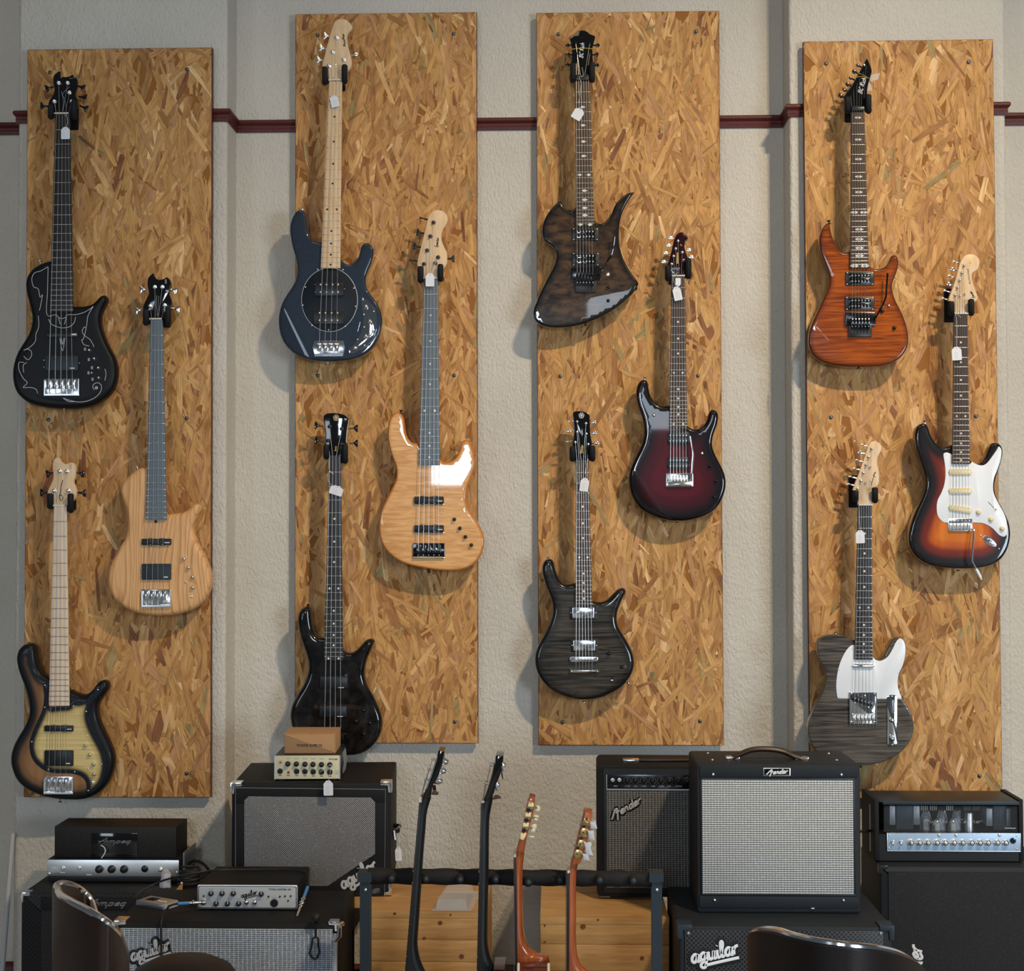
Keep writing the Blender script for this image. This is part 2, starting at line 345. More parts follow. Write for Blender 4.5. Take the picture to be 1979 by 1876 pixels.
def part(name, mb, m, parent, label=None, sharp=35, kind=None, smooth=True):
    og = ORG[parent]; o = link(name, mesh_of(mb, name, og, sharp, smooth), m, parent); ORG[o] = og
    if label: o['label'] = label
    if kind: o['kind'] = kind
    return o
def struct(name, mb, m, sharp=35):
    o = link(name, mesh_of(mb, name, (0, 0, 0), sharp), m); o['kind'] = 'structure'; ORG[o] = Vector((0, 0, 0)); return o
def single(name, mb, m, label, cat, group=None, sharp=35):
    c = Vector(mb.v[0]); lo = Vector((min(p[0] for p in mb.v), min(p[1] for p in mb.v), min(p[2] for p in mb.v)))
    hi = Vector((max(p[0] for p in mb.v), max(p[1] for p in mb.v), max(p[2] for p in mb.v))); c = Vector(((lo.x+hi.x)/2, (lo.y+hi.y)/2, lo.z))
    o = link(name, mesh_of(mb, name, c, sharp), m, None, c); ORG[o] = c
    o['label'] = label; o['category'] = cat
    if group: o['group'] = group
    return o
UNIT = {}
def unit(key, fn, m):
    k = (key, m)
    if k not in UNIT:
        mb = MB(); fn(mb); me = mesh_of(mb, key); me.materials.append(MATS[m]); UNIT[k] = me
    return UNIT[k]
def u_box(b): b.box(-0.5, 0.5, -0.5, 0.5, -0.5, 0.5)
def u_fret(b): b.prism([(-.5, -.5), (.5, -.5), (.5, .5), (-.5, .5)], -0.5, 0.5, 0.3)
def u_disc(b): b.lathe((0, 0, 0), (0, -1, 0), [(1, 0), (1, 1)], 12)
def u_dome(b): b.lathe((0, 0, 0), (0, -1, 0), [(1, 0), (1, .5), (.85, .8), (.5, 1), (0.05, 1.05)], 12)
def u_knob(b): b.lathe((0, 0, 0), (0, -1, 0), [(1.02, 0), (1.02, .15), (.92, .2), (.9, .75), (.78, .95), (.5, 1.08), (.05, 1.12)], 18)
def u_post(b): b.lathe((0, 0, 0), (0, -1, 0), [(1, 0), (1, .2), (.8, .28), (.62, .3), (.55, .6), (.62, .95), (.5, 1), (.05, 1)], 12)
def u_jack(b): b.lathe((0, 0, 0), (0, -1, 0), [(1, 0), (1, .6), (.72, .75), (.5, .75), (.45, .1), (.05, .1)], 14)
def u_diamond(b): b.prism([(-1, 0), (0, -.42), (1, 0), (0, .42)], 0, 1)
def u_arrow(b):
    b.prism([(-1, 0), (-.2, -.5), (-.2, .5)], 0, 1); b.prism([(1, 0), (.2, .5), (.2, -.5)], 0, 1); b.prism([(-.12, 0), (0, -.3), (.12, 0), (0, .3)], 0, 1)
def inst(name, me, parent, loc, scale=(1, 1, 1), rot=(0, 0, 0), label=None):
    o = bpy.data.objects.new(name, me); COL.objects.link(o); o.parent = parent
    o.location = Vector(loc)-ORG[parent]; o.scale = scale; o.rotation_euler = rot; ORG[o] = Vector(loc)
    if label: o['label'] = label
    return o
def catmull(pts, per=6, closed=False):
    """smooth curve; a point with a third entry 1 stays sharp"""
    n = len(pts); out = []
    def g(i): return pts[i % n] if closed else pts[max(0, min(n-1, i))]
    rng = range(n) if closed else range(n-1)
    dim = 2 if not isinstance(pts[0], Vector) else len(pts[0])
    for i in rng:
        p0, p1, p2, p3 = g(i-1), g(i), g(i+1), g(i+2)
        if dim == 2 and len(p1) > 2: p0 = p1
        if dim == 2 and len(p2) > 2: p3 = p2
        for k in range(per):
            t = k/per; q = []
            for c in range(dim):
                a, b, c_, d = p0[c], p1[c], p2[c], p3[c]
                q.append(0.5*((2*b)+(-a+c_)*t+(2*a-5*b+4*c_-d)*t*t+(-a+3*b-3*c_+d)*t**3))
            out.append(tuple(q))
    if not closed: out.append(tuple(pts[-1][:dim]) if dim == 2 else tuple(pts[-1]))
    return out
def resample(pts, n):
    a = np.array(pts); b = np.vstack([a, a[:1]]); d = np.r_[0, np.cumsum(np.hypot(*(b[1:]-b[:-1]).T))]
    t = np.linspace(0, d[-1], n, endpoint=False)
    return np.c_[np.interp(t, d, b[:, 0]), np.interp(t, d, b[:, 1])]
def seg_dist(p, o):
    a = o; b = np.roll(o, -1, 0); ab = b-a; L = (ab**2).sum(1)+1e-14
    best = np.full(len(p), 1e9)
    for i in range(len(a)):
        t = np.clip(((p-a[i])@ab[i])/L[i], 0, 1); q = a[i]+t[:, None]*ab[i]
        best = np.minimum(best, ((p-q)**2).sum(1))
    return np.sqrt(best)
def inside(p, o):
    c = np.zeros(len(p), bool); n = len(o); j = n-1
    for i in range(n):
        xi, zi = o[i]; xj, zj = o[j]
        m = ((zi > p[:, 1]) != (zj > p[:, 1])) & (p[:, 0] < (xj-xi)*(p[:, 1]-zi)/(zj-zi+1e-15)+xi); c ^= m; j = i
    return c
def slab_body(name, outline, yf, thick, r, m, parent, contours=(), n=150, step=0.011, rb=0.004, dome=0.0):
    """a solid with a rounded front edge; stores each vertex's distance to the rim as attribute 'edge'"""
    o = resample(outline, n)
    A = (o[:, 0]*np.roll(o[:, 1], -1)-np.roll(o[:, 0], -1)*o[:, 1]).sum()
    if A < 0: o = o[::-1].copy()
    nx = np.roll(o, -1, 0)-np.roll(o, 1, 0); nl = np.hypot(nx[:, 0], nx[:, 1])+1e-12; nrm = np.c_[-nx[:, 1], nx[:, 0]]/nl[:, None]
    inner = []
    for d in (0.07, 0.2, 0.42, 0.7, 1.0):
        q = o+nrm*(d*r); q = q[inside(q, o)]; dd = seg_dist(q, o); inner.append(q[dd > d*r*0.93])
    lo, hi = o.min(0), o.max(0); gx = np.arange(lo[0], hi[0], step); gz = np.arange(lo[1], hi[1], step)
    G = np.array([(x+(step/2 if j % 2 else 0), z) for j, z in enumerate(gz) for x in gx]); G = G[inside(G, o)]
    dd = seg_dist(G, o); inner.append(G[dd > r*1.25+0.002])
    allp = np.vstack([o]+inner)
    ed = [(i, (i+1) % n) for i in range(n)]
    V, E_, F, ov, oe, of = delaunay_2d_cdt([Vector(p) for p in allp], ed, [], 1, 1e-6)
    pv = np.array([(v.x, v.y) for v in V]); d = seg_dist(pv, o)
    bmap = {}
    for i, lst in enumerate(ov):
        for k in lst:
            if k < n: bmap[k] = i
    for k, i in bmap.items(): d[i] = 0
    dd = np.minimum(d, r); y = r-np.sqrt(np.maximum(0, r*r-(r-dd)**2))
    if dome: y = y-dome*np.minimum(1, d/0.06)**0.7
    for (ax, az, bx, bz, sl) in contours:
        t = np.array([bx-ax, bz-az]); t = t/np.hypot(*t); s_ = (pv[:, 0]-ax)*(-t[1])+(pv[:, 1]-az)*t[0]
        y = y+sl*np.maximum(0, s_)
    y = np.minimum(y, thick*0.8)
    verts = [(pv[i, 0], yf+y[i], pv[i, 1]) for i in range(len(pv))]; faces = [tuple(f) for f in F]
    edge = list(d)
    ring = [bmap[k] for k in range(n)]
    def addring(off, yy):
        st = len(verts)
        for k in range(n):
            q = o[k]+nrm[k]*off; verts.append((q[0], yy, q[1])); edge.append(0.0)
        return list(range(st, st+n))
    r1 = addring(0, yf+thick-rb); r2 = addring(rb*0.3, yf+thick-rb*0.3); r3 = addring(rb, yf+thick)
    for a, b in ((ring, r1), (r1, r2), (r2, r3)):
        for k in range(n): faces.append((a[k], a[(k+1) % n], b[(k+1) % n], b[k]))
    faces.append(tuple(r3))
    mb = MB(); mb.v = verts; mb.f = faces
    og = ORG[parent]; me = bpy.data.meshes.new(name); me.from_pydata([tuple(Vector(p)-og) for p in verts], [], faces)
    at = me.attributes.new('edge', 'FLOAT', 'POINT'); at.data.foreach_set('value', np.array(edge, dtype=np.float32))
    bm = bmesh.new(); bm.from_mesh(me); bmesh.ops.recalc_face_normals(bm, faces=bm.faces)
    for f in bm.faces: f.smooth = True
    for e in bm.edges:
        if len(e.link_faces) == 2 and e.calc_face_angle(0) > math.radians(50): e.smooth = False
    bm.to_mesh(me); bm.free()
    ob = link(name, me, m, parent); ORG[ob] = og; return ob

# ------------------------------------------------------------------ lettering
def text_part(name, txt, size, m, parent, at, rot=0.0, y=None, shear=0.0, align='CENTER', yaw=0.0, sx=1.0, bold=0.0):
    """plain printed letters as thin relief facing the room; at = world point, rot = turn in the picture plane"""
    c = bpy.data.curves.new(name, 'FONT'); c.body = txt; c.size = size; c.align_x = align; c.align_y = 'CENTER'; c.extrude = 0.0003; c.shear = shear
    c.resolution_u = 2; c.offset = bold
    tmp = bpy.data.objects.new('tmp_text', c); COL.objects.link(tmp)
    dg = bpy.context.evaluated_depsgraph_get(); me = bpy.data.meshes.new_from_object(tmp.evaluated_get(dg))
    bpy.data.objects.remove(tmp); bpy.data.curves.remove(c)
    M = Matrix.Translation(Vector(at)-ORG[parent]) @ Matrix.Rotation(yaw, 4, 'Z') @ Matrix.Rotation(PI/2, 4, 'X') @ Matrix.Rotation(rot, 4, 'Z') @ Matrix.Diagonal((sx, 1, 1, 1))
    me.transform(M); me.name = name; me.materials.clear()
    o = link(name, me, m, parent); ORG[o] = ORG[parent]; return o
GL = {
 'a': (1.0, [[(.82, .8), (.5, 1.0), (.15, .7), (.1, .25), (.35, 0), (.65, .25), (.85, .95)], [(.88, 1.0), (.8, .3), (.9, 0), (1.1, .15)]]),
 'b': (.95, [[(.1, 2.0), (.1, .3), (.4, 0), (.75, .25), (.8, .7), (.5, 1.0), (.15, .7)]]),
 'c': (.85, [[(.8, .8), (.5, 1.0), (.15, .7), (.12, .25), (.4, 0), (.85, .2)]]),
 'd': (1.05, [[(.8, .8), (.5, 1.0), (.15, .7), (.1, .25), (.35, 0), (.65, .25), (.85, .8)], [(.92, 1.9), (.85, .3), (.95, 0), (1.1, .15)]]),
 'e': (.85, [[(.1, .45), (.55, .55), (.75, .8), (.5, 1.0), (.18, .75), (.12, .25), (.4, 0), (.85, .25)]]),
 'g': (1.0, [[(.82, .8), (.5, 1.0), (.15, .7), (.15, .25), (.4, .05), (.7, .3), (.85, .95)], [(.88, 1.0), (.8, -.3), (.6, -.85), (.2, -.8), (.1, -.45), (.5, -.1), (1.1, .1)]]),
 'h': (1.0, [[(.1, 2.0), (.1, 0)], [(.1, .6), (.4, 1.0), (.7, .85), (.75, 0)]]),
 'i': (.45, [[(.15, 1.0), (.15, .2), (.3, 0), (.5, .15)], [(.15, 1.5), (.19, 1.56)]]),
 'k': (.95, [[(.1, 2.0), (.1, 0)], [(.75, 1.0), (.15, .5), (.8, 0)]]),
 'l': (.5, [[(.1, .4), (.4, 1.5), (.3, 1.95), (.12, 1.6), (.15, .25), (.3, 0), (.5, .15)]]),
 'm': (1.5, [[(.1, 1.0), (.1, 0)], [(.1, .7), (.4, 1.0), (.62, .8), (.65, 0)], [(.65, .7), (.95, 1.0), (1.2, .8), (1.2, .1), (1.4, .1)]]),
 'n': (1.0, [[(.1, 1.0), (.1, 0)], [(.1, .6), (.4, 1.0), (.7, .85), (.72, .15), (.95, .1)]]),
 'o': (.9, [[(.45, 1.0), (.12, .6), (.2, .1), (.5, 0), (.8, .4), (.7, .9), (.45, 1.0)]]),
 'p': (.95, [[(.1, 1.0), (.05, -.9)], [(.1, .6), (.4, 1.0), (.8, .75), (.7, .15), (.4, 0), (.1, .25)]]),
 'q': (1.0, [[(.82, .8), (.5, 1.0), (.15, .7), (.1, .25), (.35, 0), (.7, .3), (.85, .95)], [(.88, 1.0), (.75, -.9)]]),
 'r': (.75, [[(.1, 1.0), (.1, 0)], [(.1, .6), (.35, .95), (.7, 1.0)]]),
 's': (.8, [[(.7, .85), (.4, 1.0), (.18, .75), (.55, .45), (.65, .15), (.35, 0), (.08, .15)]]),
 't': (.65, [[(.25, 1.7), (.2, .2), (.4, 0), (.65, .2)], [(0, 1.1), (.55, 1.15)]]),
 'u': (1.0, [[(.1, 1.0), (.12, .25), (.35, 0), (.65, .25), (.75, .95)], [(.8, 1.0), (.75, .2), (.9, 0), (1.05, .15)]]),
 'w': (1.2, [[(.1, 1.0), (.3, 0), (.6, .9), (.85, 0), (1.1, 1.0)]]),
 'A': (1.5, [[(0, 0), (.7, 1.9), (.9, 1.9), (1.2, 0)], [(-.3, .75), (1.5, .85)]]),
 'B': (1.2, [[(.2, 1.8), (.05, 0)], [(-.2, 1.6), (.6, 1.95), (.95, 1.5), (.3, 1.0), (.95, .7), (.6, 0), (-.2, .1)]]),
 'C': (1.2, [[(1.1, 1.5), (.8, 1.95), (.3, 1.5), (.1, .7), (.4, 0), (1.0, .3)]]),
 'F': (1.6, [[(-.5, .3), (-.35, .1), (-.2, .35), (.25, 1.2), (.7, 1.75), (1.0, 1.75), (1.0, 1.35), (.72, .85)], [(1.05, .9), (.95, 0), (.85, -.9)], [(.75, .9), (1.1, 1.0), (1.55, 1.05)]]),
 'H': (1.5, [[(.2, 1.9), (0, 0)], [(1.2, 1.9), (1.0, 0)], [(-.2, .9), (1.5, 1.05)]]),
 'K': (1.4, [[(.2, 1.9), (0, 0)], [(1.2, 1.9), (.15, .9), (1.2, 0)]]),
 'M': (1.7, [[(0, 0), (.2, 1.9), (.7, .3), (1.3, 1.9), (1.4, 0)]]),
 'R': (1.3, [[(.2, 1.8), (.05, 0)], [(-.2, 1.5), (.5, 1.95), (1.0, 1.5), (.3, .95), (.8, .3), (1.3, 0)]]),
 'S': (1.2, [[(1.0, 1.6), (.7, 1.95), (.3, 1.6), (.5, 1.1), (.8, .7), (.6, .05), (.1, .2)]]),
 'T': (1.1, [[(0, 1.8), (1.2, 1.95)], [(.65, 1.85), (.45, 0)]]),
 '&': (1.2, [[(1.1, .1), (.3, 1.3), (.5, 1.8), (.8, 1.4), (.2, .6), (.4, 0), (1.1, .7)]]),
 ' ': (.7, []),
}
def script_part(name, txt, width, m, parent, at, rot=0.0, shear=0.25, wt=0.16, tall=1.0, grow=0.0, depth=0.35, extra=(), align='C', yaw=0.0, flatten=False):
    """brush lettering from strokes; at = world point of the middle (or left) of the word's baseline"""
    strokes = []; x = 0.0
    for ch in txt:
        adv, ss = GL[ch]
        for s in ss:
            q = catmull(s, 4) if len(s) > 2 else s
            strokes.append([(p[0]+x, p[1]) for p in q])
        x += adv+0.08
    for s in extra: strokes.append(catmull([(p[0]*x, p[1]) for p in s], 5))
    k = width/x; mb = MB(); cx = x/2 if align == 'C' else 0.0
    cr_, sr_ = math.cos(rot), math.sin(rot); at = Vector(at)
    for s in strokes:
        path = []
        for px, pz in s:
            u = ((px-cx)+shear*pz)*k; w_ = pz*k*tall
            u, w_ = u*cr_-w_*sr_, u*sr_+w_*cr_
            path.append(at+Vector((u*math.cos(yaw), u*math.sin(yaw), w_)))
        mb.tube(path, wt*k+grow, 6, True, depth)
    return part(name, mb, m, parent)
def px_outline(pts, z, per=5, y=0.0, closed=True):
    """zoom-crop points -> smooth world (x,z) outline on plane y"""
    ox, oy, s = z; q = [tuple([ox+p[0]*s, oy+p[1]*s]+list(p[2:])) for p in pts]
    c = catmull(q, per, closed); out = []
    for a, b in c:
        w = P(a, b, y); out.append((w.x, w.z))
    return out

# ------------------------------------------------------------------ the room
P1, P4 = 0.1416, 0.1301
XL0 = P(31, 900, -P1).x; XL1 = P(439, 300, -P1).x; XR0 = P(1526, 300, -P4).x; XR1 = P(1945, 400, -P4).x
ZTOP = 4.2
WALL_PATH = [(-3.2, 0), (XL0, 0), (XL0, -P1), (XL1, -P1), (XL1, 0), (XR0, 0), (XR0, -P4), (XR1, -P4), (XR1, 0), (3.4, 0)]
def soft_path(path, r=0.012):
    out = [path[0]]
    for i in range(1, len(path)-1):
        p = Vector(path[i]); a = (Vector(path[i-1])-p).normalized(); b = (Vector(path[i+1])-p).normalized()
        for t in (0, .25, .5, .75, 1):
            q = p+a*r*(1-t)**2+b*r*t**2; out.append((q.x, q.y))
    return out+[path[-1]]
mb = MB(); mb.box(-3.2, 3.4, 0, 0.25, 0, ZTOP); struct('wall_back', mb, 'plaster')
for nm, xa, xb, pp in (('wall_left', XL0, XL1, P1), ('wall_right', XR0, XR1, P4)):     # the two shallow pillars
    mb = MB(); sp = soft_path([(xa, .002), (xa, -pp), (xb, -pp), (xb, .002)]); n = len(sp)
    mb.v = [(x, y, z) for z in (0, ZTOP) for x, y in sp]; mb.f = [(i, (i+1) % n, n+(i+1) % n, n+i) for i in range(n)]+[tuple(range(n-1, -1, -1)), tuple(range(n, 2*n))]
    struct(nm, mb, 'plaster', 40)
mb = MB(); mb.box(-3.2, 3.4, -8.2, 0.25, -0.08, 0.0); struct('floor', mb, 'floor_boards')
def moulding(name, path, prof, m):
    pts = [Vector(p) for p in path]; N = len(pts); mb = MB(); k = len(prof)
    for i in range(N):
        a = (pts[i]-pts[i-1]).normalized() if i else (pts[1]-pts[0]).normalized()
        b = (pts[i+1]-pts[i]).normalized() if i < N-1 else a
        na = Vector((a.y, -a.x)); nb = Vector((b.y, -b.x)); q = (na+nb); q = q/max(0.3, q.dot(na)) if q.length > 1e-6 else na
        for d, z in prof: mb.v.append((pts[i].x+q.x*d, pts[i].y+q.y*d, z))
    for i in range(N-1):
        for j in range(k):
            j2 = (j+1) % k; mb.f.append((i*k+j, i*k+j2, (i+1)*k+j2, (i+1)*k+j))
    mb.f += [tuple(range(k-1, -1, -1)), tuple((N-1)*k+j for j in range(k))]
    return struct(name, mb, m, 30)
ZT = 2.9172
moulding('trim_1', WALL_PATH, [(-.004, ZT+.021), (.010, ZT+.021), (.0142, ZT+.017), (.0142, ZT+.010), (.010, ZT+.004), (.007, ZT+.001), (.006, ZT-.005), (.0075, ZT-.009), (.006, ZT-.014), (.005, ZT-.020), (-.004, ZT-.021)], 'maroon_paint')
moulding('baseboard_back', WALL_PATH, [(-.004, 0), (.016, 0), (.016, .095), (.010, .108), (.004, .113), (-.004, .113)], 'maroon_paint')
# a thin pale pole leaning in the corner beside the left pillar
mb = MB(); a = P(5, 1866, -0.20); b = P(25, 1610, -0.155)
mb.tube([a+(a-b)*0.22, a, (a+b)/2, b], [0.0085, 0.0085, 0.0082, 0.0075], 12)
single('pole', mb, 'pole_white', 'thin off-white pole leaning in the corner left of the amplifier stack', 'pole')

# ------------------------------------------------------------------ four oriented strand boards
BT = 0.034; BW, BH = 0.61, 2.44
BOARDS = [(-1.7222, .6920, P1, .0016, 'leftmost strand board, on the left pillar, carrying three basses'),
          (-.8652, .8477, 0, .0007, 'second strand board from the left, behind the dark blue bass'),
          (-.0559, .8424, 0, .0007, 'third strand board from the left, behind the pointed-horn guitar'),
          (.8140, .6939, P4, .0020, 'rightmost strand board, on the right pillar, behind the amber guitar')]
SCREWS = [[(97, 140), (362, 134), (94, 811), (361, 808), (361, 1494), (97, 1497)], [(614, 68), (877, 65), (615, 726), (878, 725), (879, 1394), (616, 1396)],
          [(1079, 66), (1345, 61), (1083, 727), (1349, 726), (1353, 1393), (1087, 1395)], [(1597, 123), (1872, 120), (1606, 806), (1886, 804), (1893, 1499), (1613, 1501)]]
TONES = [((157, 103, 46), 8), ((150, 97, 43), 7), ((164, 110, 52), 7), ((142, 90, 39), 4), ((172, 120, 60), 2.6), ((130, 80, 34), 2), ((132, 100, 50), 0.9), ((112, 64, 30), 0.8), ((154, 101, 52), 4), ((160, 108, 48), 5), ((184, 134, 74), 0.8)]
ILL = (0.52, 0.40, 0.235)
def osb(bi):
    x0, z0, p, rot, label = BOARDS[bi]; rnd = random.Random(40+bi)
    yf = -p-BT; t = thing('strand_board', label, 'wood board', (x0+BW/2, -p-.0012, z0), 'strand boards on the wall')
    ca, sa = math.cos(rot), math.sin(rot)
    def wp(u, y, v): return (x0+u*ca-v*sa, y, z0+u*sa+v*ca)
    def bx(mb, u0, u1, y0, y1, v0, v1):
        mb.hexa([wp(u0, y0, v0), wp(u1, y0, v0), wp(u1, y0, v1), wp(u0, y0, v1), wp(u0, y1, v0), wp(u1, y1, v0), wp(u1, y1, v1), wp(u0, y1, v1)])
    mb = MB(); bx(mb, 0, BW, yf+0.001, yf+0.018, 0, BH); part('panel', mb, 'maroon_paint', t, 'dark red painted edges')
    for u in (.07, BW-.07):
        for v in (.07, BH/2, BH-.07): mb = MB(); bx(mb, u-.02, u+.02, yf+.018, -p-.0012, v-.02, v+.02); part('spacer', mb, 'pine', t)
    mb = MB(); bx(mb, .002, BW-.002, yf+0.0003, yf+0.004, .002, BH-.002); part('panel_face', mb, 'board_core', t)
    V = []; F = []; UV = []; T = []
    pal = [c for c, w in TONES]; wts = [w for c, w in TONES]
    N = 2300
    for i in range(N):
        f = i/N
        if f < 0.52: L = rnd.uniform(.08, .2); w = rnd.uniform(.014, .042)
        elif rnd.random() < 0.62: L = rnd.uniform(.06, .15); w = rnd.uniform(.008, .02)
        else: L = rnd.uniform(.012, .06); w = rnd.uniform(.002, .007)
        a = rnd.gauss(0, 0.36) if rnd.random() < 0.86 else rnd.uniform(-1.3, 1.3)
        cu, cv = rnd.uniform(-.01, BW+.01), rnd.uniform(-.02, BH+.02)
        sh1, sh2, tp = rnd.uniform(-.25, .25), rnd.uniform(-.25, .25), rnd.uniform(.55, 1.0)
        jag = rnd.uniform(-.012, .012)
        pts = [(-L/2+sh1*w, -w/2*tp), (-L*.1, -w/2), (L/2+sh2*w, -w/2*rnd.uniform(.5, 1)), (L/2+jag, 0), (L/2-sh2*w, w/2*rnd.uniform(.6, 1)), (L*.05, w/2), (-L/2-sh1*w, w/2*tp), (-L/2-jag*.6, w*.1)]
        tone = rnd.choices(pal, wts)[0]; j = rnd.uniform(.9, 1.09)*(rnd.choice((.72, .85, 1.0, 1.15)) if L < .06 else 1)
        c = [min(0.95, 0.88*q*j/e) for q, e in zip(lin(tone), ILL)]
        y = yf-0.0001-0.0017*f; k = len(V); uo, vo = rnd.uniform(0, 9), rnd.uniform(0, 9); yt = rnd.uniform(-.0004, .0004)
        for (l, q) in pts:
            u = cu-l*math.sin(a)+q*math.cos(a); v = cv+l*math.cos(a)+q*math.sin(a)
            V.append(Vector(wp(min(BW-.0015, max(.0015, u)), y+yt*(l/L), min(BH-.0015, max(.0015, v))))-ORG[t]); UV.append((l+uo, q+vo)); T.append((*c, 1))
        F.append(tuple(range(k, k+8)))
    me = bpy.data.meshes.new('wood_strands'); me.from_pydata(V, [], F)
    ul = me.uv_layers.new(name='UVMap'); idx = np.zeros(len(me.loops), dtype=np.int32); me.loops.foreach_get('vertex_index', idx)
    ul.data.foreach_set('uv', np.array(UV, dtype=np.float32)[idx].ravel())
    at = me.attributes.new('tone', 'FLOAT_COLOR', 'POINT'); at.data.foreach_set('color', np.array(T, dtype=np.float32).ravel())
    bm = bmesh.new(); bm.from_mesh(me)
    for f_ in bm.faces:
        f_.normal_update()
        if f_.normal.y > 0: f_.normal_flip()
    bm.to_mesh(me); bm.free()
    o = link('wood_strands', me, 'wood_strand', t); o['kind'] = 'stuff'; ORG[o] = ORG[t]
    for sx, sy in SCREWS[bi]:
        inst('screw', unit('screw', u_dome, 'screw_blue'), t, P(sx, sy, yf-.0015), (.0062, .004, .0062))
for i in range(4): osb(i)
BY = [-P1-BT, -BT, -BT, -P4-BT]

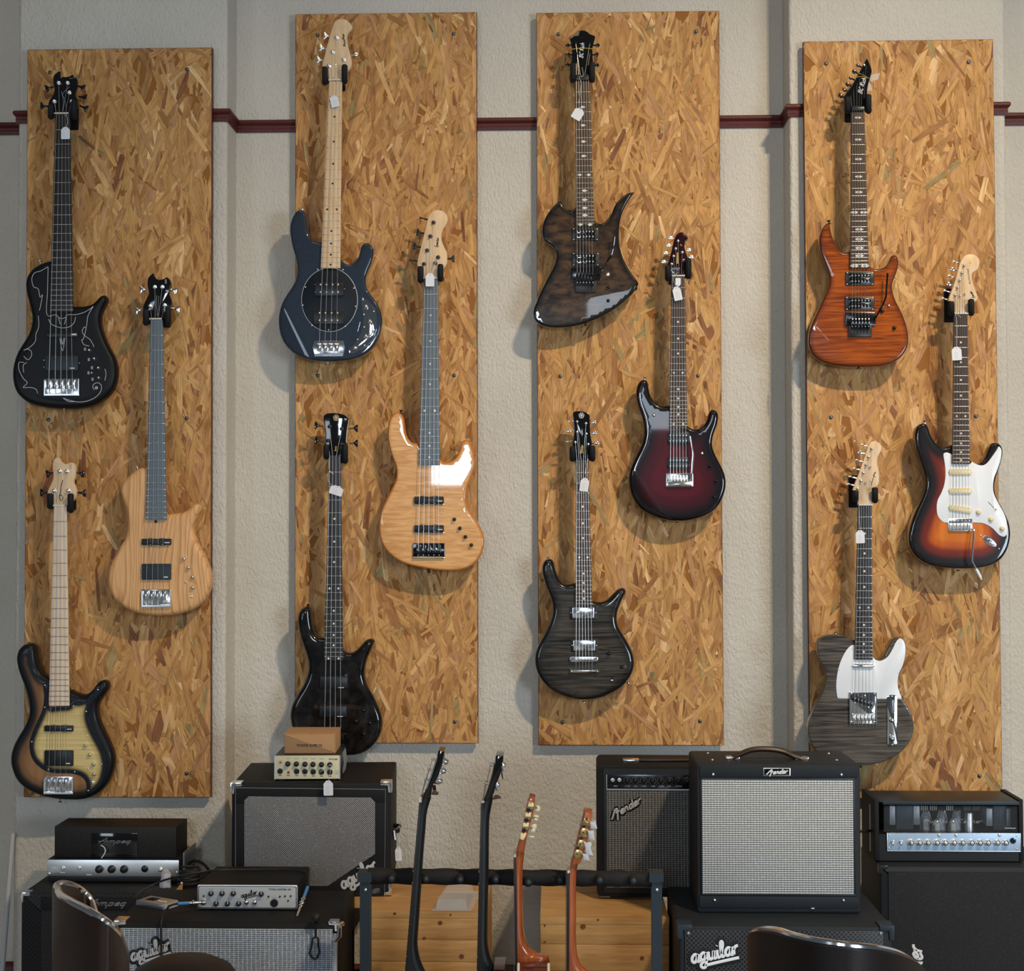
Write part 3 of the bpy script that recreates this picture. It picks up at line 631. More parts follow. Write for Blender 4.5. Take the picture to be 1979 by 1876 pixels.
# ------------------------------------------------------------------ guitars on the boards
class G:
    """one hanging guitar: px helpers for its head crop (h) and body crop (b) and its depth planes"""
    def __init__(s, bi, hz, bz, name, label, cat, outline, mat_, r=0.009, contours=(), thick=0.042, dome=0.0, off=0.088, cut=0.0):
        s.hz, s.bz = hz, bz; s.yb = BY[bi]; s.yf = s.yb-off
        ol = px_outline(outline, bz, 5, s.yf)
        zs = [p[1] for p in ol]; xs = [p[0] for p in ol]
        s.t = thing(name, label, cat, ((min(xs)+max(xs))/2, s.yf+thick, min(zs)), 'electric guitars and basses hung on the boards')
        cs = []
        for (x1, z1, x2, z2, sl) in contours:
            a, b = s.B(x1, z1), s.B(x2, z2); cs.append((a.x, a.z, b.x, b.z, sl))
        s.ol = ol; s.body = slab_body('body', ol, s.yf, thick, r, mat_, s.t, cs, dome=dome); s.thick = thick
    def B(s, x, y, d=0.0): return P(s.bz[0]+x*s.bz[2], s.bz[1]+y*s.bz[2], s.yf+d)
    def H(s, x, y, d=0.0): return P(s.hz[0]+x*s.hz[2], s.hz[1]+y*s.hz[2], s.yf+d)
    def Bx(s, pts, d=0.0):
        return [(q.x, q.z) for q in (s.B(p[0], p[1], d) for p in pts)]
    def m(s, n): return n*s.bz[2]*(5.0+s.yf)/FPX     # crop pixels -> metres (body crop)
    def mh(s, n): return n*s.hz[2]*(5.0+s.yf)/FPX
    def neck(s, nut, end, saddle, nstr, wood, board, nf, inlay='dot', imat='pearl', bx=None, nx=None, by=None, heel=0.10, fret='fret_wire', skip=(), end_round=0.0, nutmat='bone', single_side=None, i1=False):
        """nut=(xl,xr,y) in head crop, end=(xl,xr,y) in body crop, saddle y in body crop"""
        yt = s.yf-0.011; s.ytop = yt
        nl, nr = s.H(nut[0], nut[2], -.011), s.H(nut[1], nut[2], -.011); el, er = s.B(end[0], end[2], -.011), s.B(end[1], end[2], -.011)
        sm = s.B((bx[0]+bx[-1])/2, saddle, -.011); nm = (nl+nr)/2; em = (el+er)/2
        mb = MB(); K = 6; N = 8   # fretboard with a gentle camber
        vs = []
        for i in range(2):
            a, b = ((nl, nr), (el, er))[i]
            for k in range(K+1):
                f = k/K; p = a.lerp(b, f); vs.append((p.x, yt+0.0016*(2*f-1)**2, p.z))
            vs += [(b.x, yt+.0075, b.z), (a.x, yt+.0075, a.z)]
        M = K+3; fs = [(k, (k+1) % M, M+(k+1) % M, M+k) for k in range(M)]+[tuple(range(M-1, -1, -1)), tuple(range(M, 2*M))]
        mb.add(vs, fs); fb = part('fretboard', mb, board, s.t)
        # neck back, a rounded D that runs into the body
        mb = MB(); vs = []; q = 8; rows = [(0, 0.0135), (0.5, 0.016), (0.86, 0.018), (1.0, 0.024)]
        hl, hr = nl.lerp(el, 1.0), nr.lerp(er, 1.0)
        for f, dp in rows:
            a, b = nl.lerp(el, f), nr.lerp(er, f); c = (a+b)/2; w = (b-a).length/2*0.985
            for k in range(q+1):
                an = PI*k/q; vs.append((c.x-w*math.cos(an), yt+.007+dp*math.sin(an)**0.7, c.z))
        M = q+1; fs = []
        for i in range(len(rows)-1):
            fs += [(i*M+k, (i+1)*M+k, (i+1)*M+k+1, i*M+k+1) for k in range(M-1)]; fs.append((i*M+M-1, (i+1)*M+M-1, (i+1)*M, i*M))
        fs += [tuple(range(M)), tuple((len(rows)-1)*M+k for k in range(M-1, -1, -1))]
        mb.add(vs, fs); part('neck', mb, wood, s.t)
        mb = MB(); a, b = s.H(nut[0], nut[2]), s.H(nut[1], nut[2])
        mb.box(a.x, b.x, yt-.0022, yt+.008, a.z-.001, a.z+.0035); part('nut', mb, nutmat, s.t)
        L = nm.z-sm.z; span = nm.z-em.z
        fu = unit('fret', u_fret, fret); pos = [0.0]
        for i in range(1, nf+1):
            z = L*(1-2**(-i/12.0)); pos.append(z)
            if z > span-.002: break
            f = z/span; a, b = nl.lerp(el, f), nr.lerp(er, f); c = (a+b)/2
            inst('fret', fu, fb, (c.x, yt-.0002, c.z), ((b-a).length*.985, .0022, .0014))
        pos += [min(span, pos[-1]*1.03)]
        fl = [(1 if i1 else 0, 1), (3, 1), (5, 1), (7, 1), (9, 1), (12, 2), (15, 1), (17, 1), (19, 1), (21, 1), (24, 2)]
        for i, c_ in fl:
            if i == 0 or i >= len(pos)-1 or i in skip or inlay is None: continue
            z = (pos[i]+pos[i-1])/2; f = z/span; a, b = nl.lerp(el, f), nr.lerp(er, f); w = (b-a).length
            for sx in ((0,) if c_ == 1 else (-.27, .27)):
                c = a.lerp(b, .5+sx); yy = yt+0.0001+.0016*(2*sx)**2
                if inlay == 'dot': inst('inlay_dot', unit('inlay_dot', u_disc, imat), fb, (c.x, yy, c.z), (.0034, .0006, .0034))
                elif inlay == 'diamond': inst('inlay_diamond', unit('inlay_diamond', u_diamond, imat), fb, (c.x, yy-.0005, c.z), (w*(.19 if c_ == 1 else .15), .001, w*.2))
                elif inlay == 'arrow': inst('inlay_arrow', unit('inlay_arrow', u_arrow, imat), fb, (c.x, yy-.0005, c.z), (w*.26, .001, w*.2))
        s.nl, s.nr, s.el, s.er = nl, nr, el, er
        # strings
        by = by if by is not None else saddle
        s.str_top = [s.H(x, nut[2], -.0145) for x in nx]; s.str_bot = [s.B(x, by, -.0165) for x in bx]
    def strings(s, posts, r0=.00115, r1=.0006, order=None):
        n = len(s.str_top)
        for i in range(n):
            rr = 0.8*(r0+(r1-r0)*i/max(1, n-1)); mb = MB(); path = [s.str_bot[i], s.str_top[i]]
            if i < len(posts) and posts[i] is not None: path.append(s.H(posts[i][0], posts[i][1], -.012))
            mb.tube(path, rr, 5); part('string', mb, 'string_steel', s.t)
    def head(s, outline, m, posts, keys, post_m='chrome', key_m='chrome', key='bass', d=-.006, th=.014, post_r=.0068, per=5):
        ol = px_outline(outline, s.hz, per, s.yf+d); s.hd = d
        mb = MB(); mb.prism(ol, s.yf+d, s.yf+d+th, .002); hd = part('headstock', mb, m, s.t); s.hs = hd
        pu = unit('tuner_post', u_post, post_m)
        for (x, y) in posts: inst('tuner_post', pu, hd, s.H(x, y, d), (post_r, .011, post_r))
        for kx in keys:
            x, y, ang, kind = (list(kx)+['bass' if key == 'bass' else key])[:4] if len(kx) < 4 else kx
            c = s.H(x, y, d+th*.8); mb = MB(); dx, dz = math.cos(math.radians(ang)), math.sin(math.radians(ang))
            ax = Vector((dx, 0, dz)); pr = Vector((-dz, 0, dx)); yv = Vector((0, .4, 0)); base = c-ax*.016
            mb.tube([base, c-ax*.004], .0028, 8)
            if kind == 'bass':     # clover shaped paddle
                pts = [(-.006, -.003), (.0, -.004), (.007, -.0125), (.0115, -.011), (.0105, -.003), (.0118, 0), (.0105, .003), (.0115, .011), (.007, .0125), (0, .004), (-.006, .003)]
            elif kind == 'thin': pts = [(-.006, -.0016), (.004, -.0022), (.011, -.0034), (.0115, 0), (.011, .0034), (.004, .0022), (-.006, .0016)]
            elif kind == 'oval': pts = [(.0075*math.cos(a*PI/6)+.002, .0062*math.sin(a*PI/6)) for a in range(12)]
            else: pts = [(.0065*math.cos(a*PI/6)+.002, .0042*math.sin(a*PI/6)) for a in range(12)]
            q = [((c+ax*u+pr*v).x, (c+ax*u+pr*v).z) for u, v in pts]
            mb.prism(q, c.y-.003, c.y+.003, .0012); part('tuner_key', mb, key_m, hd)
    def knobs(s, pts, m='chrome', r=.0075, h=.012, name='control_knob'):
        for x, y in pts: inst(name, unit(name, u_knob, m), s.t, s.B(x, y, .0), (r, h, r))
    def discs(s, pts, m, r, h=.002, parent=None, name='screw', d=0.0, fn=u_dome):
        for x, y in pts: inst(name, unit(name, fn, m), parent or s.t, s.B(x, y, d), (r, h, r))
    def buttons(s, pts, m='chrome'):
        for x, y, ang in pts:
            c = s.B(x, y, s.thick*.45); a = math.radians(ang); ax = Vector((math.cos(a), 0, math.sin(a))); mb = MB()
            mb.lathe(c-ax*.009, ax, [(.0055, 0), (.0035, .003), (.003, .008), (.0058, .011), (.0062, .0125), (.001, .0135)], 12); part('strap_button', mb, m, s.t)
    def rect(s, x0, x1, y0, y1, y_a, y_b, m, name, r=0.003, rot=0.0, parent=None, bev=.0015, label=None):
        """rounded block from crop box; y_a..y_b = depth span relative to body front (negative = proud)"""
        a, b = s.B(x0, y1, y_a), s.B(x1, y0, y_a); pts = rrect(a.x, b.x, a.z, b.z, r)
        if rot:
            cx, cz = (a.x+b.x)/2, (a.z+b.z)/2; c, si = math.cos(rot), math.sin(rot)
            pts = [(cx+(x-cx)*c-(z-cz)*si, cz+(x-cx)*si+(z-cz)*c) for x, z in pts]
        mb = MB(); mb.prism(pts, s.yf+y_a, s.yf+y_b, bev); return part(name, mb, m, parent or s.t, label)
    def poly(s, pts, y_a, y_b, m, name, parent=None, bev=.0008, per=5, smooth=True, label=None):
        q = px_outline(pts, s.bz, per, s.yf+y_a) if smooth else s.Bx(pts, y_a)
        mb = MB(); mb.prism(q, s.yf+y_a, s.yf+y_b, bev); return part(name, mb, m, parent or s.t, label)
    def poles(s, xs, ys, pk, m='nickel', r=.0024, d=-.0095):
        for y in ys:
            for x in xs: inst('pole_piece', unit('pole_piece', u_disc, m), pk, s.B(x, y, d), (r, .0012, r))
    def bridge_plate(s, x0, x1, y0, y1, xs, m='chrome', lip=True):
        br = s.rect(x0, x1, y0, y1, -.004, .001, m, 'bridge', .002)
        w = (xs[-1]-xs[0])/max(1, len(xs)-1)*.40; hy = y1-y0
        for x in xs:
            a, b = s.B(x-w, y0+hy*.62, -.014), s.B(x+w, y0+hy*.08, -.014); mb = MB()
            mb.prism(rrect(a.x, b.x, a.z, b.z, .0012), s.yf-.0150, s.yf-.004, .0012)
            c0, c1 = s.B(x, y0+hy*.62, -.008), s.B(x, y0+hy*.92, -.008); mb.tube([c0, c1], .0017, 6)
            part('saddle', mb, m, br)
        if lip:
            a, b = s.B(x0, y1, -.012), s.B(x1, y1-hy*.1, -.012); mb = MB(); mb.box(a.x, b.x, s.yf-.012, s.yf-.003, a.z, b.z); part('bridge_lip', mb, m, br)
            for xx in (x0, x1-hy*.07):
                a, b = s.B(xx, y1, -.010), s.B(xx+hy*.07, y0+hy*.1, -.010); mb = MB(); mb.box(a.x, b.x, s.yf-.011, s.yf-.003, a.z, b.z); part('bridge_rail', mb, m, br)
        return br
    def line(s, pts, m, name, w=.0009, parent=None, d=-.0003, per=5):
        q = [(s.H if parent is not None and parent == getattr(s, 'hs', None) else s.B)(x, y, d) for x, y in pts]
        q = [Vector(v) for v in catmull(q, per)] if len(q) > 2 else q
        mb = MB(); mb.tube(q, w, 4, True, .35); return part(name, mb, m, parent or s.t)
def rrect(x0, x1, z0, z1, r, k=3):
    r = min(r, abs(x1-x0)/2.01, abs(z1-z0)/2.01); out = []
    for cx, cz, a0 in ((x1-r, z1-r, 0), (x0+r, z1-r, 90), (x0+r, z0+r, 180), (x1-r, z0+r, 270)):
        for i in range(k+1):
            a = math.radians(a0+90*i/k); out.append((cx+r*math.cos(a), cz+r*math.sin(a)))
    return out
def hanger(g, label, arms, plate, zc=None):
    """wall hanger: wooden-block-free black plate, stem and two padded arms; arms = [(x0,y_top,y_bottom)] left,right in head crop"""
    (xl, ytl, ybl), (xr, ytr, ybr) = arms; px0, px1, py0, py1 = plate
    a, b = g.H(px0, py1, g.yb-g.yf), g.H(px1, py0, g.yb-g.yf)
    t = thing('guitar_hanger', label, 'guitar hanger', ((a.x+b.x)/2, g.yb, a.z), 'black guitar hangers on the boards')
    mb = MB(); mb.prism(rrect(a.x, b.x, a.z, b.z, .004), g.yb-.014, g.yb-.002, .003); part('back_plate', mb, 'soft_black', t)
    cx = (xl+xr)/2; bot = max(ybl, ybr); c = g.H(cx, bot, .034); pc = Vector(((a.x+b.x)/2, g.yb-.012, max(a.z+.02, min(b.z-.02, c.z))))
    mb = MB(); mb.tube([pc, Vector((pc.x, g.yf+.045, pc.z)), c+Vector((0, .004, -.004))], [.008, .008, .007], 8); part('stem', mb, 'black_plastic', t)
    for x, yt, yb_ in arms:
        p0 = c; p1 = g.H(x, yb_, .030); p2 = g.H(x, yb_+(yb_-yt)*.06, -.008); p3 = g.H(x, yb_*.5+yt*.5, -.0235); p4 = g.H(x, yt+(yb_-yt)*.12, -.022)
        mb = MB(); q = [Vector(v) for v in catmull([p0, p0.lerp(p1, .6), p1, p2, p3, p4], 4)]; n = len(q)
        rr = [.007+.0028*min(1, i/6) for i in range(n)]; rr[-1] = .0075
        mb.tube(q, rr, 10); part('padded_arm', mb, 'foam_black', t)
def price_tag(px, py, w, h, ang, y, label, path, marks=3, face='paper', hole=True):
    """px,py = middle of the tag in the photo frame; ang = turn (deg) of the tag; path = string as pixels"""
    c = P(px, py, y); k = (5.0+y)/FPX; W_, H_ = w*k, h*k; a = math.radians(ang); ca, sa = math.cos(a), math.sin(a)
    def q(u, v): return (c.x+u*ca-v*sa, c.z+u*sa+v*ca)
    t = thing('price_tag', label, 'price tag', (c.x, y, c.z-H_/2), 'white string price tags')
    ol = [q(u*W_/2, v*H_/2) for u, v in ((-1, -.9), (-.88, -1), (.88, -1), (1, -.9), (1, .55), (.38, 1), (-.38, 1), (-1, .55))]
    mb = MB(); mb.prism(ol, y, y+.0006); part('card', mb, face, t)
    hc = q(0, .76*H_/2)
    inst('eyelet', unit('eyelet', u_disc, 'ink'), t, (hc[0], y, hc[1]), (.0011, .0003, .0011))
    for i in range(marks):
        u0 = (-.35+.35*i)*W_/2; mb = MB(); pts = []
        for j in range(7): x_, z_ = q(u0+((j % 2)-.5)*W_*.09, (.25-.17*j)*H_/2); pts.append(Vector((x_, y-.0002, z_)))
        mb.tube(pts, .00022, 4, True, .4); part('handwriting', mb, 'grey_ink', t)
    pp = [Vector((hc[0], y-.0006, hc[1]))]+[P(x, z, y-.001) for x, z in path]
    pp = [Vector(v) for v in catmull(pp, 5)]
    mb = MB(); mb.tube(pp, .0006, 5); part('string', mb, 'thread', t)
def humbucker(g, x0, x1, y0, y1, xs, ys, ring='black_plastic', pm='nickel'):
    rg = g.rect(x0, x1, y0, y1, -.004, .0005, ring, 'pickup', .003)
    w, h = x1-x0, y1-y0
    mb = MB(); a, b = g.B(x0+w*.13, y1-h*.13, -.009), g.B(x1-w*.13, y0+h*.13, -.009)
    zc = (a.z+b.z)/2
    for za, zb in ((a.z, zc-.0006), (zc+.0006, b.z)): mb.prism(rrect(a.x, b.x, za, zb, .003), g.yf-.009, g.yf-.003, .001)
    part('coil', mb, 'black_gloss', rg); g.poles(xs, ys, rg, pm, .0025, -.009)
    for x in (x0+w*.06, x1-w*.06):
        for y in (y0+h*.08, y1-h*.08): inst('screw', unit('screw', u_dome, 'nickel'), rg, g.B(x, y, -.004), (.0018, .001, .0018))
    return rg
def floyd(g, x0, x1, y0, y1, bx0, bx1, by0, by1, xs, arm):
    br = g.rect(x0, x1, y0, y1, -.008, .001, 'dark_chrome', 'bridge', .003)
    w = (xs[1]-xs[0])*.42
    for x in xs:
        a, b = g.B(x-w, y1, -.018), g.B(x+w, y0+(y1-y0)*.45, -.018); mb = MB(); mb.prism(rrect(a.x, b.x, a.z, b.z, .001), g.yf-.0185, g.yf-.008, .001)
        a, b = g.B(x-w*.8, by0+(by1-by0)*.4, -.012), g.B(x+w*.8, y1, -.012); mb.box(a.x, b.x, g.yf-.014, g.yf-.006, a.z, b.z); part('saddle', mb, 'dark_chrome', br)
        inst('screw', unit('screw', u_dome, 'nickel'), br, g.B(x, by0+(by1-by0)*.15, -.014), (.0017, .001, .0017))
        c = g.B(x, by0+(by1-by0)*.5, -.012); mb = MB(); mb.tube([c, c+Vector((0, -.006, -.008))], .0013, 6); part('fine_tuner', mb, 'nickel', br)
    g.rect(bx0, bx1, by0, by1, -.006, .002, 'black_plastic', 'fine_tuner_block', .002, parent=br)
    q = [g.B(x, y, d) for x, y, d in arm]; q = [Vector(v) for v in catmull(q, 6)]
    mb = MB(); mb.tube(q, .0030, 8); part('tremolo_arm', mb, 'black_gloss', br)
def jbar(g, x0, x1, y0, y1, ears, mark=True, chrome_edge=False):
    pk = g.rect(x0, x1, y0, y1, -.010, .0005, 'black_plastic', 'pickup', .003)
    h = y1-y0
    for ex in ears:
        c = g.B(ex, (y0+y1)/2, -.0095); rr = g.m(h*.62); mb = MB(); mb.lathe((c.x, g.yf, c.z), (0, -1, 0), [(rr, 0), (rr, .0088), (rr*.9, .0098)], 18); part('pickup_ear', mb, 'black_plastic', pk)
        for sg in (-1, 1): inst('screw', unit('screw', u_dome, 'nickel'), pk, g.B(ex, (y0+y1)/2+sg*h*.47, -.0098), (.0014, .0008, .0014))
    if mark: g.rect(x1-(x1-x0)*.21, x1-(x1-x0)*.05, y0+h*.55, y0+h*.68, -.0104, -.0098, 'white_ink', 'maker_mark', .0002, parent=pk, bev=0)
    if chrome_edge:
        g.rect(x0, x1, y1-h*.06, y1+h*.12, -.005, .0003, 'chrome', 'chrome_edge', .001, parent=pk)
    return pk
def soap(g, x0, x1, y0, y1, ears, m='pickup_black', mark=True):
    pk = g.rect(x0, x1, y0, y1, -.010, .0005, m, 'pickup', .003)
    for ex, ey in ears: inst('screw', unit('screw', u_dome, 'nickel'), pk, g.B(ex, ey, 0), (.0022, .002, .0022))
    if mark:
        g.rect(x1-(x1-x0)*.24, x1-(x1-x0)*.10, y1-(y1-y0)*.20, y1-(y1-y0)*.13, -.0104, -.0098, 'white_ink', 'maker_mark', .0002, parent=pk, bev=0)
    return pk

# ================================================================== board 1
def g_black_five():
    hz, bz = (0, 80, .22384), (0, 480, .22384)
    g = G(0, hz, bz, 'bass_guitar', 'matt black five-string bass with white pinstripe flourishes, top left of all', 'bass guitar',
      [(440,100),(380,115),(320,140),(265,180),(228,235),(212,300),(218,370),(235,440),(255,520),(268,590),(262,660),(240,730),(200,800),(150,880),(115,970),(100,1060),(105,1150),(130,1230),(180,1290),(250,1335),(350,1362),(450,1375),(550,1380),(650,1378),(760,1362),(850,1325),(920,1270),(970,1200),(995,1110),(998,1030),(980,950),(945,880),(905,800),(875,720),(858,640),(858,570),(880,510),(908,455),(912,425),(900,403),(880,397),(855,412),(820,450),(780,480),(720,495),(660,497),(628,498),(605,470),(570,130),(500,104)],
      'satin_black_finish', .016, dome=.001)
    g.poly([(415,160),(345,195),(295,225),(275,275),(290,335),(330,360),(345,430),(345,520),(325,620),(310,720),(260,820),(205,900),(165,990),(150,1090),(190,1170),(260,1250),(350,1290),(450,1310),(560,1325),(680,1320),(790,1290),(870,1230),(915,1150),(915,1060),(880,950),(840,850),(800,760),(770,660),(780,570),(812,495),(740,550),(660,570),(400,572)], -.0006, .0005, 'matt_dark_top', 'dark_top', bev=.0004)
    w = 'white_ink'
    for pts in ([(415,158),(410,365),(405,570),(480,572),(500,590),(530,606),(565,595),(585,572),(660,570),(740,545),(805,500)],
                [(415,158),(350,195),(300,210),(275,260),(290,330),(330,350),(345,420),(365,400),(355,470),(340,535)],
                [(805,500),(760,580),(745,680),(725,680),(710,720),(740,760),(780,790),(812,850)], [(745,690),(720,780),(705,790),(725,830),(770,842)],
                [(420,610),(440,650),(490,675),(540,686),(600,675),(640,640),(652,590)], [(505,600),(520,655)], [(572,600),(555,655)], [(515,770),(540,885),(560,770)], [(528,772),(540,830),(550,772)],
                [(330,580),(335,640),(330,690),(310,740),(305,800),(260,850),(205,880),(240,868),(270,890),(270,930),(240,960),(205,930)],
                [(205,985),(165,985),(165,1050),(200,1120),(235,1160),(200,1200),(260,1200),(310,1215),(325,1250)], [(230,985),(200,1010),(205,1070)],
                [(545,1290),(600,1310),(680,1325),(760,1315),(830,1280),(870,1230),(875,1185),(850,1160),(820,1165),(800,1190),(815,1220)], [(905,1040),(915,1080),(905,1140)], [(545,1292),(590,1320),(640,1322)]):
        g.line(pts, w, 'pinstripe', .0007, d=-.0011)
    jb = g.rect(398,672,715,765,-.009,.0005,'black_plastic','pickup',.003); g.rect(615,660,735,748,-.0094,-.0088,'white_ink','maker_mark',.0002,parent=jb,bev=0)
    soap(g,390,672,925,1055,[(380,965),(380,1025),(685,990)])
    g.neck((475,600,632),(430,630,545),1190,5,'ebony','ebony',22,None,bx=[421,475,525,577,625],nx=[487,512,538,563,588])
    g.bridge_plate(380,683,1122,1270,[421,475,525,577,625])
    g.head([(475,640,1),(440,640),(420,580),(415,545),(430,500),(455,465),(470,420),(462,370),(458,320),(470,285),(500,262),(517,256,1),(525,285),(545,305),(590,303),(625,288),(650,300),(665,340),(662,390),(652,430),(650,460),(665,500),(668,545),(650,590),(620,630),(602,640,1)], 'black_gloss',
      [(508,360),(585,360),(600,443),(470,520),(620,520)], [(422,402,195),(378,558,175),(702,395,-20),(718,482,-10),(728,572,-25)], key_m='dark_chrome')
    g.strings([(470,520),(508,360),(585,360),(600,443),(620,520)])
    g.line([(540,600),(548,520),(530,430)], 'grey_ink', 'emblem_line', .0006, g.hs, -.007)
    g.line([(575,600),(560,500),(540,455),(600,390)], 'grey_ink', 'emblem_line', .0006, g.hs, -.007)
    g.knobs([(775,880),(817,952),(852,1032),(855,1118)], 'chrome', .0052, .010)
    g.discs([(793,1075)], 'chrome', .0038, .005, name='toggle_switch'); g.discs([(833,1203)], 'white_ink', .0046, .002, name='output_jack', fn=u_jack)
    for x,y in ((735,870),(768,960),(795,1030),(765,1075),(800,1130)): g.rect(x-10,x+8,y-14,y+12,-.0012,-.0006,'grey_ink','control_label',.0003,bev=0)
    g.buttons([(345,118,110),(552,1392,-90)])
    hanger(g, 'black hanger holding the pinstriped five-string bass', [(440,540,640),(640,490,640)], (596,682,500,768))
    price_tag(126.5,257,17.5,24,0,g.ytop-.008,'white price tag at the neck of the pinstriped black bass',[(128,243),(131,235),(128,222),(125,224)],1)
g_black_five()
def g_ash():
    hz, bz = (180, 500, .15995), (180, 850, .19716)
    g = G(0, hz, bz, 'bass_guitar', 'pale natural ash four-string bass with bold grain and dark neck', 'bass guitar',
      [(518,262),(440,280),(370,325),(300,390),(265,450),(258,510),(280,580),(305,660),(320,740),(325,820),(320,900),(300,970),(250,1050),(195,1150),(155,1240),(135,1340),(140,1430),(165,1510),(215,1580),(290,1640),(390,1690),(500,1715),(600,1725),(700,1725),(800,1715),(900,1690),(985,1655),(1060,1600),(1110,1530),(1140,1450),(1148,1370),(1140,1290),(1110,1200),(1070,1110),(1020,1020),(985,930),(975,850),(990,790),(1020,730),(1045,680),(1045,650),(1025,628),(995,622),(965,640),(930,675),(880,705),(820,718),(760,722),(718,725),(695,690),(660,280),(580,264)],
      'ash_natural', .016, dome=.001)
    jbar(g,475,762,968,1030,[560,678]); soap(g,475,760,1213,1370,[(466,1260),(466,1330),(770,1292)])
    g.neck((690,838,735),(515,718,782),1585,4,'ebony','blue_grey_board',21,None,bx=[520,578,635,692],nx=[708,750,784,824])
    g.bridge_plate(475,762,1462,1635,[520,578,635,692])
    g.discs([(615,800)],'rosewood',.006,.001,name='truss_cover')
    g.head([(690,742,1),(650,735),(615,680),(600,600),(620,530),(650,470),(672,410),(660,350),(655,290),(665,230),(700,190),(727,173,1),(740,210),(770,240),(820,250),(860,238),(890,220),(920,250),(935,300),(925,370),(915,420),(930,460),(943,510),(938,590),(915,650),(870,710),(838,742,1)], 'black_gloss',
      [(745,340),(835,340),(690,570),(865,560)], [(606,368,190),(552,620,195),(975,380,-15),(1008,605,-5)])
    g.strings([(690,570),(745,340),(835,340),(865,560)])
    g.line([(770,440),(762,560),(775,640),(770,680)], 'grey_ink', 'emblem_line', .0007, g.hs, -.007); g.line([(795,450),(785,560),(795,640),(775,690)], 'grey_ink', 'emblem_line', .0006, g.hs, -.007)
    for x in (872,884): g.line([(x,248),(x,300)], 'white_ink', 'emblem_line', .0005, g.hs, -.007)
    g.knobs([(895,1165),(940,1253),(980,1343),(983,1446)], 'chrome', .0062, .012); g.discs([(910,1392)],'chrome',.0034,.005,name='toggle_switch'); g.discs([(962,1533)],'chrome',.005,.003,name='output_jack',fn=u_jack)
    g.buttons([(430,268,110),(640,1728,-90)])
    hanger(g, 'black hanger holding the natural ash bass', [(640,600,760),(905,560,760)], (842,940,560,832))
g_ash()
def g_burst():
    hz, bz = (0, 860, .19187), (0, 1210, .19187)
    g = G(0, hz, bz, 'bass_guitar', 'cream and brown sunburst bass with pale maple neck, lowest on the left board', 'bass guitar',
      [(492,522),(470,512),(430,495),(390,450),(365,390),(350,310),(345,250),(330,200),(300,178),(265,178),(220,195),(180,235),(158,290),(155,350),(170,430),(200,520),(235,610),(262,700),(280,790),(282,870),(262,950),(225,1030),(170,1120),(125,1210),(100,1300),(97,1380),(115,1460),(150,1540),(210,1610),(290,1665),(400,1710),(500,1735),(600,1750),(700,1755),(800,1752),(900,1728),(1000,1670),(1075,1580),(1120,1480),(1138,1380),(1130,1290),(1095,1190),(1045,1090),(1000,990),(975,900),(970,830),(985,770),(1020,720),(1060,665),(1080,610),(1070,565),(1035,548),(1000,553),(960,590),(925,640),(880,680),(830,695),(780,685),(730,665),(703,645),(680,650),(640,560),(540,540)],
      'burst_brown_satin', .017)
    slab_body('control_plate', px_outline([(437,585),(445,700),(430,830),(380,950),(330,1060),(300,1160),(300,1250),(330,1340),(390,1410),(470,1460),(560,1478),(680,1480),(760,1490),(830,1520),(870,1580),(880,1690),(960,1655),(1035,1570),(1072,1430),(1060,1300),(1020,1200),(960,1090),(915,990),(895,900),(910,810),(960,740),(1022,670),(1042,610),(1020,585),(980,600),(930,670),(870,730),(790,757),(730,745),(700,760),(690,800),(600,806),(490,800),(488,590)], bz, 5, g.yf-.003), g.yf-.003, .0035, .002, 'burst_cream_satin', g.t, rb=.0005, n=130, step=.009)
    g.discs([(452,593),(450,815),(740,805),(868,858),(880,1107),(320,1163),(487,1442),(752,1466),(1022,1388),(888,1655),(985,640)],'nickel',.0026,.0015,d=-.003)
    jbar(g,445,735,1000,1060,[532,652]); soap(g,445,735,1250,1408,[(436,1295),(436,1365),(742,1330)],'black_plastic')
    g.neck((540,668,612),(490,695,800),1590,4,'maple_pale','maple_pale',21,None,bx=[490,550,607,665],nx=[556,585,612,648],fret='fret_dark')
    g.bridge_plate(440,735,1512,1690,[490,550,607,665])
    g.head([(540,612,1),(515,590),(490,545),(478,480),(490,440),(515,390),(535,340),(535,280),(528,210),(540,150),(570,125),(595,125),(610,160),(650,188),(690,182),(725,175),(755,200),(762,250),(755,320),(740,370),(755,410),(770,460),(762,520),(735,560),(690,590),(668,612,1)], 'maple_neck',
      [(605,262),(675,265),(550,460),(693,458)], [(500,285,190),(440,478,180),(815,285,-15),(830,482,-5)], key_m='dark_chrome')
    g.strings([(550,460),(605,262),(675,265),(693,458)])
    for x in (706,717): g.line([(x,190),(x,238)], 'grey_ink', 'emblem_line', .0005, g.hs, -.007)
    g.line([(632,350),(615,420),(608,480),(598,530),(620,560),(632,520),(605,500)], 'black_ink', 'emblem_line', .0011, g.hs, -.007)
    g.knobs([(873,1195),(915,1288),(953,1385),(958,1485)], 'chrome', .0064, .013); g.discs([(890,1435)],'chrome',.003,.005,name='toggle_switch'); g.discs([(937,1575)],'chrome',.0052,.003,name='output_jack',fn=u_jack,d=-.003)
    g.buttons([(292,168,90),(605,1762,-90)])
    hanger(g, 'black hanger holding the cream and brown sunburst bass', [(505,475,605),(712,470,640)], (672,772,330,655))
g_burst()
